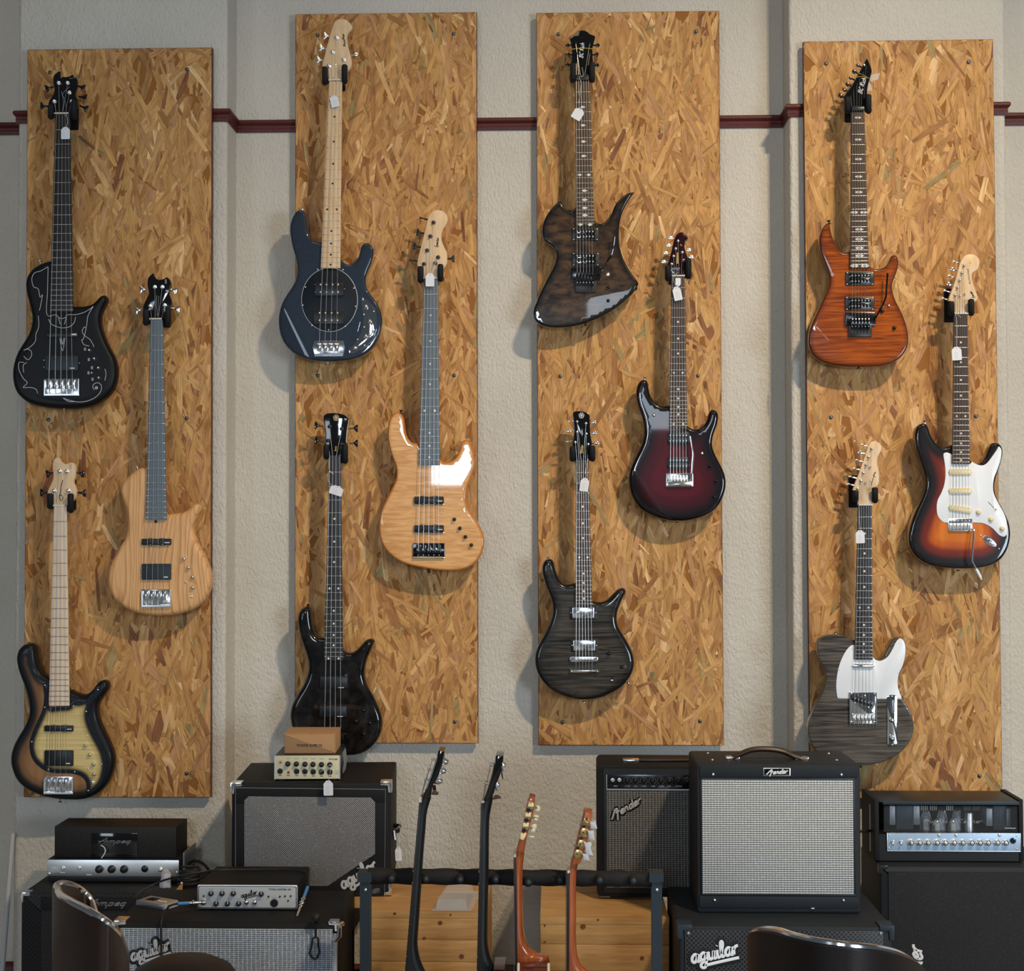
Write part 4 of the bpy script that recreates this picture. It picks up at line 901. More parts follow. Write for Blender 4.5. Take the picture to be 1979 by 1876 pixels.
# ================================================================== board 2
def g_blue():
    hz, bz = (520, 0, .22384), (510, 380, .18651)
    g = G(1, hz, bz, 'bass_guitar', 'dark blue metallic four-string bass with pale maple neck and oval guard', 'bass guitar',
      [(595,462),(570,468),(530,465),(490,440),(460,390),(445,320),(440,240),(432,190),(415,150),(390,133),(360,135),(325,160),(295,210),(272,280),(268,360),(280,450),(300,540),(325,620),(340,700),(345,770),(330,850),(290,930),(230,1020),(180,1110),(150,1210),(143,1310),(160,1420),(200,1510),(270,1590),(350,1645),(440,1680),(540,1698),(650,1705),(760,1702),(870,1690),(970,1665),(1060,1620),(1130,1555),(1180,1470),(1212,1370),(1222,1270),(1210,1190),(1175,1110),(1120,1030),(1070,960),(1050,890),(1055,820),(1080,750),(1110,680),(1130,600),(1135,550),(1110,500),(1070,475),(1035,480),(1005,520),(990,580),(970,640),(930,685),(880,702),(840,690),(805,660),(770,600),(640,520)],
      'blue_pearl_finish', .008, contours=[(462,1650,245,1180,.22)])
    el = [(680+292*math.cos(a*PI/18), 1068-332*math.sin(a*PI/18)) for a in range(36)]
    g.poly(el, -.0022, .0005, 'pearl', 'guard_edge', per=2); g.poly([(680+(x-680)*.988, 1068+(y-1068)*.99) for x,y in el], -.0026, .0, 'blue_black_guard', 'pickguard', per=2)
    g.discs([(557,752),(820,757),(430,937),(403,1124),(932,948),(948,1135),(497,1335),(670,1380),(842,1343)],'nickel',.0022,.001,d=-.0026)
    for x0,x1,y0,y1,xs,ys,sc in ((530,825,888,1028,[588,650,712,770],[910,988],[(530,910),(530,988),(835,955)]),(513,825,1168,1322,[578,640,702,763],[1203,1280],[(520,1203),(520,1280),(825,1248)])):
        pk = g.rect(x0,x1,y0,y1,-.010,.0,'black_plastic','pickup',.002); g.poles(xs,ys,pk,'nickel',.0028,-.010)
        for x,y in sc: inst('screw', unit('screw', u_dome, 'nickel'), pk, g.B(x,y,-.003), (.0016,.001,.0016))
    g.neck((517,630,702),(588,790,740),1545,4,'maple_neck','maple_neck',21,'dot','ebony',bx=[573,632,692,752],nx=[530,557,584,614])
    cp = g.poly([(1010,1055),(1050,1060),(1110,1110),(1160,1190),(1172,1290),(1160,1400),(1110,1500),(1030,1570),(940,1615),(890,1620),(880,1580),(930,1530),(990,1440),(1020,1350),(1030,1240),(1010,1140)],-.0022,.0005,'mirror_panel','control_plate')
    for x,y in ((1062,1140),(1100,1293),(1060,1447),(947,1570)): inst('control_knob', unit('control_knob', u_knob, 'chrome'), cp, g.B(x,y,-.002), (.0068,.013,.0068))
    for x,y in ((1025,1065),(1138,1188),(1035,1220),(1038,1350),(1142,1380),(970,1478),(1042,1540),(885,1600)): inst('screw', unit('screw', u_dome, 'nickel'), cp, g.B(x,y,-.002), (.0026,.0015,.0026))
    br = g.poly([(520,1492),(822,1492),(840,1560),(812,1655),(530,1655),(503,1560)],-.004,.0005,'chrome','bridge',smooth=False)
    for x in (573,632,692,752):
        a,b = g.B(x-24,1600,-.014), g.B(x+24,1520,-.014); mb = MB(); mb.prism(rrect(a.x,b.x,a.z,b.z,.001), g.yf-.0145, g.yf-.003, .001); part('saddle', mb, 'chrome', br)
    for x in (608,670,730): inst('string_hole', unit('string_hole', u_jack, 'chrome'), br, g.B(x,1606,-.004), (.0034,.002,.0034))
    a,b = g.B(525,1655,-.008), g.B(815,1625,-.008); mb = MB(); mb.box(a.x,b.x,g.yf-.009,g.yf-.003,a.z,b.z); part('bridge_lip', mb, 'chrome', br)
    text_part('lettering','MusicMan',.0075,'white_ink',br,g.B(660,1642,-.0095))
    g.line([(995,1300),(985,1340),(970,1395)],'chrome','toggle_switch',.0016,d=-.002)
    g.head([(517,695,1),(500,640),(465,575),(460,550),(480,480),(500,400),(525,310),(545,240),(565,190),(600,165),(640,163),(680,180),(710,215),(718,240),(700,265),(680,290),(672,330),(680,390),(695,450),(712,520),(712,560),(700,590),(680,610),(650,650),(630,695,1)], 'maple_neck',
      [(585,325),(552,450),(520,570),(648,515)], [(462,415,170),(440,518,175),(500,310,175),(748,470,10,'oval')], key_m='nickel')
    g.discs([],'nickel',.003); inst('truss_hole', unit('truss_hole', u_jack, 'nickel'), g.hs, g.H(577,567,-.006), (.0046,.002,.0046))
    g.strings([(520,570),(552,450),(585,325),(648,515)])
    script_part('lettering','MusicMan'.replace('M','M'),.042,'black_ink',g.hs,g.H(655,345,-.0065),rot=math.radians(98),wt=.16,shear=.1,depth=.2,align='C')
    g.buttons([(402,125,90),(662,1735,-90)])
    hanger(g, 'black hanger holding the dark blue metallic bass', [(482,565,700),(652,545,690)], (625,660,600,790))
    price_tag(646.5,195.5,16,23,14,g.ytop-.008,'white price tag tilted on the maple neck of the blue bass',[(648,184),(655,170),(650,152),(641,148),(637,154)],3)
g_blue()
def g_natural():
    hz, bz = (720, 390, .17584), (700, 770, .18651)
    g = G(1, hz, bz, 'bass_guitar', 'glossy honey-coloured figured maple five-string bass with dark neck', 'bass guitar',
      [(590,447),(560,462),(520,455),(480,420),(450,350),(440,270),(430,200),(400,155),(365,140),(325,155),(290,200),(270,270),(262,370),(275,480),(305,590),(340,680),(355,760),(345,840),(305,930),(250,1040),(200,1150),(172,1270),(170,1380),(190,1480),(240,1570),(310,1640),(400,1695),(500,1730),(620,1755),(740,1775),(860,1785),(980,1782),(1080,1760),(1160,1715),(1220,1640),(1255,1550),(1262,1460),(1240,1370),(1195,1280),(1130,1190),(1085,1100),(1075,1010),(1090,920),(1125,830),(1155,730),(1165,640),(1155,560),(1130,480),(1095,435),(1055,430),(1025,465),(1010,530),(975,600),(930,640),(880,660),(830,650),(805,628),(780,600),(620,510)],
      'quilt_natural', .007, contours=[(390,1665,195,1190,.16)])
    for y0,y1 in ((1015,1090),(1312,1385)): jbar(g,538,845,y0,y1,[628,757],True,True)
    g.neck((562,718,848),(585,803,690),1580,5,'maple_neck','blue_grey_board',20,'dot',bx=[580,633,688,742,795],nx=[573,606,640,674,707])
    br = g.rect(523,855,1498,1648,-.006,.0005,'black_gloss','bridge',.003); g.rect(525,853,1640,1655,-.010,.0003,'chrome','bridge_edge',.001,parent=br)
    for x in (580,633,688,742,795):
        a,b = g.B(x-20,1600,-.013), g.B(x+20,1510,-.013); mb = MB(); mb.prism(rrect(a.x,b.x,a.z,b.z,.0015), g.yf-.0145, g.yf-.005, .0015); part('saddle', mb, 'black_gloss', br)
        inst('screw', unit('screw', u_dome, 'nickel'), br, g.B(x,1622,-.006), (.002,.002,.002))
    g.head([(562,848,1),(545,800),(500,710),(490,690),(500,620),(530,500),(560,380),(590,260),(615,170),(650,115),(690,92),(740,90),(790,115),(820,160),(822,210),(800,260),(770,310),(755,370),(760,430),(790,500),(815,560),(820,630),(815,680),(790,720),(750,780),(718,848,1)], 'maple_neck',
      [(672,228),(637,380),(602,535),(567,685),(722,610),(690,675)], [(555,182,165,'thin'),(520,338,170),(484,490,170),(444,645,172,'thin'),(864,625,0)], 'dark_chrome','black_plastic')
    g.strings([(567,685),(602,535),(637,380),(672,228),(722,610)])
    script_part('lettering','Spector',.034,'black_ink',g.hs,g.H(722,450,-.0065),rot=math.radians(81),wt=.17,shear=.25,depth=.2)
    g.knobs([(955,1252),(1013,1344),(1070,1433),(1132,1517)],'black_gloss',.0062,.012)
    g.buttons([(402,132,85),(690,1795,-90)],'black_plastic')
    hanger(g, 'black hanger holding the honey-coloured five-string bass', [(528,695,850),(746,670,835)], (700,724,700,915))
    price_tag(831,540.5,17,26,0,g.ytop-.012,'white price tag at the nut of the honey-coloured bass',[(835,525),(840,512),(841,505),(841,530),(845,537)],0)
g_natural()
def g_black_four():
    hz, bz = (540, 770, .18127), (530, 1100, .20259)
    g = G(1, hz, bz, 'bass_guitar', 'glossy black carved four-string bass partly hidden by the cardboard box', 'bass guitar',
      [(478,652),(450,655),(410,640),(380,605),(362,540),(350,450),(345,390),(325,355),(295,355),(255,375),(225,420),(215,490),(225,580),(250,680),(285,780),(312,870),(318,950),(300,1030),(260,1120),(210,1200),(165,1290),(145,1380),(150,1460),(175,1540),(230,1620),(320,1690),(450,1745),(600,1775),(720,1782),(830,1765),(920,1710),(985,1630),(1022,1530),(1025,1430),(995,1330),(945,1220),(890,1120),(860,1030),(862,940),(885,850),(920,770),(945,710),(952,685),(935,668),(900,665),(860,685),(820,730),(770,780),(720,798),(680,790),(656,772),(640,740),(520,670)],
      'black_stain_burl', .018, dome=.0015)
    for x0,x1,y0,y1 in ((435,700,1020,1135),(430,690,1300,1410)):
        pk = g.rect(x0,x1,y0,y1,-.009,.0005,'black_plastic','pickup',.003); g.rect(x1-90,x1-35,y1-10,y1-4,-.0094,-.0088,'white_ink','maker_mark',.0002,parent=pk,bev=0)
    g.neck((530,652,622),(475,656,868),1520,4,'black_gloss','ebony',24,'dot',bx=[480,532,582,635],nx=[537,568,603,642],nutmat='black_plastic')
    g.bridge_plate(430,690,1560,1690,[480,532,582,635],'dark_chrome')
    g.head([(530,622,1),(500,600),(480,540),(490,480),(492,400),(480,300),(470,220),(472,182,1),(510,158),(570,152),(640,158),(700,180),(737,217,1),(735,260),(722,320),(715,400),(712,470),(720,540),(690,600),(652,622,1)], 'black_gloss',
      [(535,300),(665,325),(520,450),(660,490)], [(412,288,175),(414,446,175),(800,318,0),(800,478,0)], 'black_plastic','black_gloss')
    g.line([(738,225),(728,300),(718,390),(712,470)],'bone','edge_binding',.0007,g.hs,-.0055)
    g.strings([(520,450),(535,300),(665,325),(660,490)], .0013,.0009)
    emblem(g, 605, 205, 30, 'cream_plastic')
    script_part('lettering','Spector',.018,'gold_ink',g.hs,g.H(606,535,-.0065),rot=math.radians(84),wt=.2,shear=.25,depth=.2)
    g.knobs([(855,1340),(785,1445),(915,1460),(855,1565)],'black_gloss',.0075,.014)
    g.buttons([(322,345,80)],'black_plastic')
    hanger(g, 'black hanger holding the glossy black carved bass', [(500,480,610),(700,470,650)], (640,728,470,690))
    price_tag(650,947.5,26,18,-18,g.ytop-.008,'white price tag lying across the dark neck of the carved black bass',[(637,934),(634,918),(637,910),(645,916),(637,910),(636,895),(636,884)],2)
def emblem(g, x, y, r, m):
    for a in range(5):
        c = math.radians(90+72*a); p = [(x+r*.52*math.cos(c)+r*.5*math.cos(b*PI/4), y-r*.52*math.sin(c)+r*.62*math.sin(b*PI/4)) for b in range(9)]
        q = [g.H(u,v,-.0065) for u,v in p]; mb = MB(); mb.tube(q, .00055, 4, True, .3); part('emblem_loop', mb, m, g.hs)
g_black_four()
# ================================================================== board 3
def g_horned():
    hz, bz = (1010, 0, .20253), (1010, 360, .15995)
    g = G(2, hz, bz, 'electric_guitar', 'dark burl guitar with pointed horns and black vibrato bridge', 'electric guitar',
      [(648,240),(620,270),(575,288),(530,270),(490,230),(470,190),(462,165,1),(420,190),(360,250),(300,330),(255,420),(236,510),(240,590),(258,655,1),(320,690),(370,730),(405,790),(410,850),(395,920),(360,1000),(310,1090),(260,1190),(210,1290),(170,1390),(140,1460),(130,1540),(150,1610),(200,1660),(280,1690),(380,1702),(500,1700),(620,1685),(740,1655),(860,1610),(960,1565),(1060,1510),(1160,1445),(1250,1370),(1330,1290),(1380,1220),(1405,1168,1),(1370,1120),(1310,1040),(1250,940),(1205,840),(1175,730),(1165,640),(1165,540),(1175,440),(1200,330),(1240,240),(1290,150),(1330,95),(1355,65,1),(1300,70),(1230,105),(1170,155),(1120,220),(1090,290),(1060,360),(1010,420),(950,450),(900,440),(860,405),(840,380),(700,260)],
      'burl_walnut', .007, contours=[(1405,1200,150,1480,.045)])
    xs = [660,697,735,772,810,850]
    humbucker(g,597,918,502,655,xs,[545,606]); humbucker(g,597,928,800,963,xs,[840,908])
    floyd(g,592,945,972,1130,635,893,1140,1285,xs,[(925,1060,-.014),(985,960,-.02),(1070,830,-.024),(1100,700,-.026),(1112,610,-.028)])
    g.neck((498,640,775),(648,863,470),1065,6,'ebony','rosewood',24,'diamond',bx=xs,nx=[512,535,558,582,606,628],nutmat='black_plastic',by=1040)
    g.head([(498,775,1),(470,720),(450,650),(458,600),(470,560),(470,480),(465,420),(450,370),(445,350,1),(470,340),(500,320),(520,300),(550,290),(590,290),(620,305),(645,325),(690,340,1),(692,360),(680,400),(668,450),(668,520),(672,580),(690,640),(688,690),(660,750),(640,775,1)], 'black_gloss',
      [(508,420),(522,515),(512,605),(640,420),(640,515),(650,605)], [(435,432,180,'oval'),(440,522,180,'oval'),(432,618,180,'oval'),(710,432,0,'oval'),(698,522,0,'oval'),(705,622,0,'oval')], 'dark_chrome','black_gloss',post_r=.004)
    g.rect_head = None
    g.strings([(512,605),(522,515),(508,420),(640,420),(640,515),(650,605)],.0009,.0005)
    script_part('lettering','BC Rich',.050,'white_ink',g.hs,g.H(582,480,-.0065),rot=math.radians(85),wt=.13,shear=.25,depth=.2)
    g.line([(466,470),(570,458),(672,466)],'yellow_band','rubber_band',.0009,g.hs,-.0075)
    mb = MB(); a,b = g.H(508,770,-.012), g.H(632,715,-.012); mb.prism(rrect(a.x,b.x,a.z,b.z,.002), g.yf-.018, g.yf-.004,.0015); part('locking_nut', mb, 'black_plastic', g.t)
    g.discs([(1030,1065)],'nickel',.005,.003,name='toggle_switch',fn=u_jack); g.knobs([(1033,1222),(1033,1382)],'black_gloss',.0054,.011)
    g.discs([(1045,888)],'gold',.0018,.004,name='toggle_tip'); g.buttons([(762,1672,-90),(1370,1235,-30)],'black_plastic')
    hanger(g, 'black hanger holding the burl guitar with pointed horns', [(482,590,750),(662,580,750)], (500,640,640,860))
    price_tag(1117,220,20,23,-32,g.ytop-.008,'white price tag hanging from a long string on the pointed-horn guitar',[(1119,205),(1121,180),(1123,160),(1119,149),(1127,146),(1125,130)],0)
g_horned()
def g_wine():
    hz, bz = (1200, 430, .16529), (1190, 720, .16529)
    g = G(2, hz, bz, 'electric_guitar', 'dark burgundy burst guitar with silver vibrato arm', 'electric guitar',
      [(632,370),(600,385),(550,388),(500,372),(450,330),(410,270),(390,200),(380,130),(365,90),(335,75),(295,90),(260,135),(242,200),(240,280),(258,370),(290,460),(320,550),(332,640),(330,730),(310,820),(270,910),(220,1010),(180,1110),(155,1210),(158,1310),(180,1410),(225,1510),(290,1590),(370,1645),(470,1690),(580,1720),(700,1735),(820,1732),(940,1710),(1050,1672),(1150,1610),(1220,1530),(1265,1430),(1290,1320),(1285,1220),(1255,1130),(1210,1040),(1165,950),(1135,860),(1135,780),(1155,700),(1185,620),(1202,540),(1200,480),(1175,440),(1130,428),(1100,450),(1080,510),(1060,570),(1020,625),(970,655),(920,660),(870,640),(833,612),(800,560),(660,400)],
      'burst_burgundy', .012, contours=[(575,1700,200,1140,.20)])
    xs = [637,675,712,750,788,825]
    for y0,y1,ys in ((690,838,[733,797]),(985,1128,[1025,1090])):
        pk = g.rect(598,870,y0,y1,-.004,.0005,'black_plastic','pickup',.012)
        mid = (y0+y1)/2
        for a,b in ((y0+8,mid-1),(mid+1,y1-8)): g.rect(612,856,a,b,-.010,-.002,'pickup_black','coil',.009,parent=pk)
        g.poles(xs,ys,pk,'nickel',.0021,-.0098)
    g.neck((590,745,632),(628,836,655),1200,6,'wine_lacquer','rosewood',24,'dot',bx=xs,nx=[602,628,654,680,706,732],i1=True,skip=(3,))
    br = g.rect(590,905,1172,1335,-.005,.0005,'chrome','bridge',.003)
    for x in xs:
        a,b = g.B(x-15,1270,-.013), g.B(x+15,1200,-.013); mb = MB(); mb.prism(rrect(a.x,b.x,a.z,b.z,.001), g.yf-.014, g.yf-.004,.001); part('saddle', mb, 'nickel', br)
    a,b = g.B(600,1330,-.01), g.B(900,1272,-.01); mb = MB(); mb.prism(rrect(a.x,b.x,a.z,b.z,.003), g.yf-.013, g.yf-.003,.003); part('bridge_cover', mb, 'chrome', br)
    mb = MB(); q = [Vector(v) for v in catmull([g.B(880,1255,-.012),g.B(884,1200,-.018),g.B(895,1050,-.022),g.B(902,940,-.024),g.B(888,850,-.025),g.B(872,740,-.026)],5)]; mb.tube(q,.0030,8); part('tremolo_arm', mb, 'chrome', br)
    g.head([(590,632,1),(560,600),(530,560),(545,490),(565,430),(590,340),(610,250),(630,180),(660,130),(700,112),(740,120),(775,160),(782,195),(765,215),(750,240),(745,290),(760,350),(775,390),(790,440),(790,520),(770,590),(745,632,1)], 'wine_lacquer',
      [(667,215),(640,305),(615,393),(592,485),(717,348),(735,440)], [(585,182,160,'oval'),(560,270,165,'oval'),(528,356,170,'oval'),(505,460,170,'oval'),(786,322,10,'oval'),(812,405,10,'oval')],'chrome','nickel',post_r=.0048)
    g.strings([(592,485),(615,393),(640,305),(667,215),(717,348),(735,440)],.0010,.0006)
    text_part('lettering','JP',.008,'gold_ink',g.hs,g.H(705,262,-.0065),rot=math.radians(70)); g.line([(664,350),(660,480)],'gold_ink','gold_strip',.0028,g.hs,-.0063)
    mb = MB(); a,b = g.H(580,548,-.012), g.H(690,528,-.012); mb.box(a.x,b.x,g.yf-.011,g.yf-.007,a.z,b.z); part('string_bar', mb, 'chrome', g.hs)
    g.discs([(445,495),(1008,943)],'chrome',.0055,.006,name='toggle_switch',fn=u_jack); g.knobs([(1098,1090),(1172,1265),(1150,1447)],'black_gloss',.0062,.013)
    g.buttons([(340,66,90),(720,1745,-90)])
    hanger(g, 'black hanger holding the burgundy guitar', [(550,490,640),(790,395,610)], (563,640,560,732))
    price_tag(1309,567,16,27,12,g.ytop-.012,'white price tag with handwriting on the burgundy guitar',[(1306,552),(1301,536),(1311,526)],3)
    price_tag(1310.5,545,10,16,180,g.ytop-.009,'small second tag above the price tag on the burgundy guitar',[(1309,552),(1313,558)],0)
g_wine()
def g_charcoal():
    hz, bz = (1010, 770, .17058), (1010, 1060, .17058)
    g = G(2, hz, bz, 'electric_guitar', 'charcoal flame-top guitar with two chrome-covered pickups', 'electric guitar',
      [(592,385),(560,400),(510,408),(460,395),(420,350),(390,290),(365,210),(350,150),(325,120),(290,115),(255,130),(230,170),(218,240),(230,320),(260,420),(300,520),(330,610),(340,700),(328,780),(295,870),(245,970),(195,1060),(155,1150),(137,1240),(145,1340),(175,1430),(225,1510),(300,1590),(390,1645),(490,1685),(600,1712),(700,1720),(810,1712),(920,1685),(1020,1640),(1110,1585),(1185,1510),(1240,1420),(1265,1330),(1262,1240),(1235,1150),(1185,1050),(1130,960),(1085,880),(1070,800),(1078,720),(1105,640),(1140,560),(1170,500),(1170,470),(1150,448),(1115,448),(1070,470),(1020,520),(970,570),(920,600),(870,605),(820,600),(788,590),(765,560),(630,410)],
      'flame_charcoal', .016, dome=.001)
    xs = [605,643,680,715,750,788]
    for (a0,a1,b0,b1),(c0,c1,d0,d1),pl in (((530,845,650,802),(563,810,663,790),False),((545,852,1020,1172),(573,822,1035,1160),True)):
        pk = g.rect(a0,a1,b0,b1,-.003,.0005,'black_plastic','pickup',.002)
        g.rect(c0,c1,d0,d1,-.009,-.002,'chrome','pickup_cover',.003,parent=pk,bev=.002)
        if pl: g.poles([610,644,680,715,750,786],[1133],pk,'nickel',.0018,-.009)
        else:
            for x in (634,728): inst('cover_ring', unit('cover_ring', u_jack, 'chrome'), pk, g.B(x,730,-.009), (.006,.002,.006))
        for x in (a0+16,a1-16): inst('screw', unit('screw', u_dome, 'nickel'), pk, g.B(x,(b0+b1)/2,-.003), (.0017,.001,.0017))
    g.neck((605,745,715),(600,790,640),1252,6,'rosewood','rosewood',22,'dot','white_plastic',bx=xs,nx=[616,640,664,687,710,733],nutmat='black_plastic')
    br = g.rect(535,855,1220,1285,-.012,-.004,'chrome','bridge',.006)
    for x in xs: 
        a,b = g.B(x-13,1268,-.0135), g.B(x+13,1238,-.0135); mb = MB(); mb.prism(rrect(a.x,b.x,a.z,b.z,.0008), g.yf-.0145, g.yf-.010,.0008); part('saddle', mb, 'nickel', br)
    for x in (560,828): inst('bridge_post', unit('bridge_post', u_dome, 'chrome'), br, g.B(x,1255,0), (.0045,.0125,.0045))
    tp = g.rect(540,855,1368,1408,-.015,-.005,'chrome','tailpiece',.005,bev=.004)
    for x in (553,845): inst('tailpiece_stud', unit('tailpiece_stud', u_dome, 'chrome'), tp, g.B(x,1388,0), (.0068,.016,.0068))
    for i,x in enumerate(xs):
        mb = MB(); mb.tube([g.B(x,1385,-.014), g.B(x,1252,-.0165)], .0006, 5); part('string', mb, 'string_steel', g.t)
    g.head([(605,715,1),(600,660),(570,600),(565,520),(580,440),(582,350),(575,260),(570,190),(580,150),(620,142),(680,145),(735,165),(760,195),(762,240),(765,330),(770,420),(785,500),(785,560),(765,620),(750,680),(745,715,1)], 'black_gloss',
      [(617,260),(618,377),(598,495),(718,280),(722,398),(743,517)], [(545,258,180,'thin'),(528,368,180,'oval'),(528,486,180,'thin'),(800,272,0,'oval'),(805,393,0,'oval'),(830,505,0,'oval')],'chrome','chrome',post_r=.0046)
    g.strings([(598,495),(617,377),(617,260),(718,280),(722,398),(743,517)],.0009,.0005)
    emblem(g, 667, 192, 30, 'pearl')
    script_part('lettering','Spector',.029,'gold_ink',g.hs,g.H(680,577,-.0065),rot=math.radians(82),wt=.2,shear=.25,depth=.2)
    g.knobs([(978,1185),(1130,1340)],'black_gloss',.0066,.012); g.discs([(1012,1492)],'chrome',.0052,.004,name='toggle_switch',fn=u_jack)
    g.discs([(1015,1465)],'black_plastic',.003,.012,name='toggle_tip')
    g.buttons([(288,105,95),(695,1730,-90),(1205,1530,-40)])
    hanger(g, 'black hanger holding the charcoal flame-top guitar', [(565,530,670),(790,520,670)], (600,750,560,730))
    price_tag(1129.5,936.5,17,26,-8,g.ytop-.008,'white price tag at the neck of the charcoal guitar',[(1134,918),(1132,912),(1136,889),(1135,889),(1132,917)],2)
g_charcoal()
# ================================================================== board 4
def g_amber():
    hz, bz = (1540, 60, .21223), (1540, 410, .17058)
    g = G(3, hz, bz, 'electric_guitar', 'amber flame-top guitar with pointed black headstock', 'electric guitar',
      [(607,440),(570,450),(530,455),(490,430),(450,370),(415,300),(390,220),(378,150),(370,117,1),(340,125),(300,170),(268,240),(258,320),(265,400),(290,500),(330,600),(365,690),(375,770),(360,850),(325,930),(280,1030),(230,1140),(185,1240),(155,1340),(145,1430),(150,1510),(185,1590),(240,1650),(320,1695),(420,1725),(540,1742),(700,1748),(850,1745),(980,1735),(1080,1705),(1170,1650),(1235,1570),(1265,1480),(1265,1390),(1250,1300),(1220,1200),(1175,1100),(1125,1000),(1090,900),(1085,820),(1110,740),(1140,660),(1155,580),(1150,520),(1125,485),(1095,480),(1070,500),(1045,560),(1010,610),(960,635),(900,640),(850,625),(815,592),(790,560),(650,460)],
      'flame_amber', .008, contours=[(575,1720,200,1285,.13),(530,690,335,300,.06)])
    xs = [628,665,702,738,775,813]
    humbucker(g,552,876,672,828,xs,[717,782]); humbucker(g,548,880,955,1112,xs,[999,1064])
    floyd(g,553,893,1132,1285,590,850,1272,1412,xs,[(888,1205,-.014),(940,1110,-.02),(1005,970,-.025),(1018,850,-.026),(1028,690,-.028)])
    g.neck((495,617,735),(607,818,632),1215,6,'ebony','rosewood',24,'arrow',bx=xs,nx=[507,527,547,567,586,605],nutmat='black_plastic',i1=True,by=1190)
    g.head([(495,738,1),(470,690),(442,640),(430,600),(450,560),(490,510),(530,440),(570,370),(610,290),(640,245,1),(660,290),(682,355),(675,400),(660,450),(645,510),(640,560),(645,620),(632,690),(617,738,1)], 'black_gloss',
      [(628,330),(600,385),(572,440),(545,492),(515,545),(490,600)], [(563,316,152,'round'),(528,372,152,'oval'),(495,430,152,'round'),(467,488,152,'oval'),(437,540,152,'round'),(405,594,152,'oval')],'dark_chrome','dark_chrome',post_r=.0036)
    g.strings([(490,600),(515,545),(545,492),(572,440),(600,385),(628,330)],.0009,.0005)
    script_part('lettering','BC Rich',.052,'white_ink',g.hs,g.H(612,500,-.0065),rot=math.radians(74),wt=.15,shear=.25,depth=.2)
    for q in ([(545,420),(600,414),(655,428)],[(560,385),(610,402),(655,432)]):
        g.line2 = None; mb = MB(); mb.tube([Vector(v) for v in catmull([g.H(x,y,-.0078) for x,y in q],4)],.0008,5); part('rubber_band', mb, 'yellow_band', g.hs)
    for q in ([(660,400),(758,382),(738,440),(668,462)],[(648,470),(668,468),(686,540),(645,545)]):
        mb = MB(); w = [g.H(x,y,.006) for x,y in q]; mb.prism([(p.x,p.z) for p in w], g.yf+.006, g.yf+.0066); part('plastic_flap', mb, 'clear_plastic', g.hs)
    mb = MB(); a,b = g.H(497,730,-.012), g.H(615,690,-.012); mb.prism(rrect(a.x,b.x,a.z,b.z,.002), g.yf-.018, g.yf-.004,.0015); part('locking_nut', mb, 'black_plastic', g.t)
    g.discs([(1040,1060)],'chrome',.0048,.006,name='toggle_switch'); g.knobs([(1103,1312),(965,1120)],'black_plastic',.0062,.010)
    g.buttons([(362,105,100),(700,1762,-90)],'black_plastic')
    hanger(g, 'black hanger holding the amber guitar', [(462,590,715),(652,565,715)], (435,500,640,836))
g_amber()
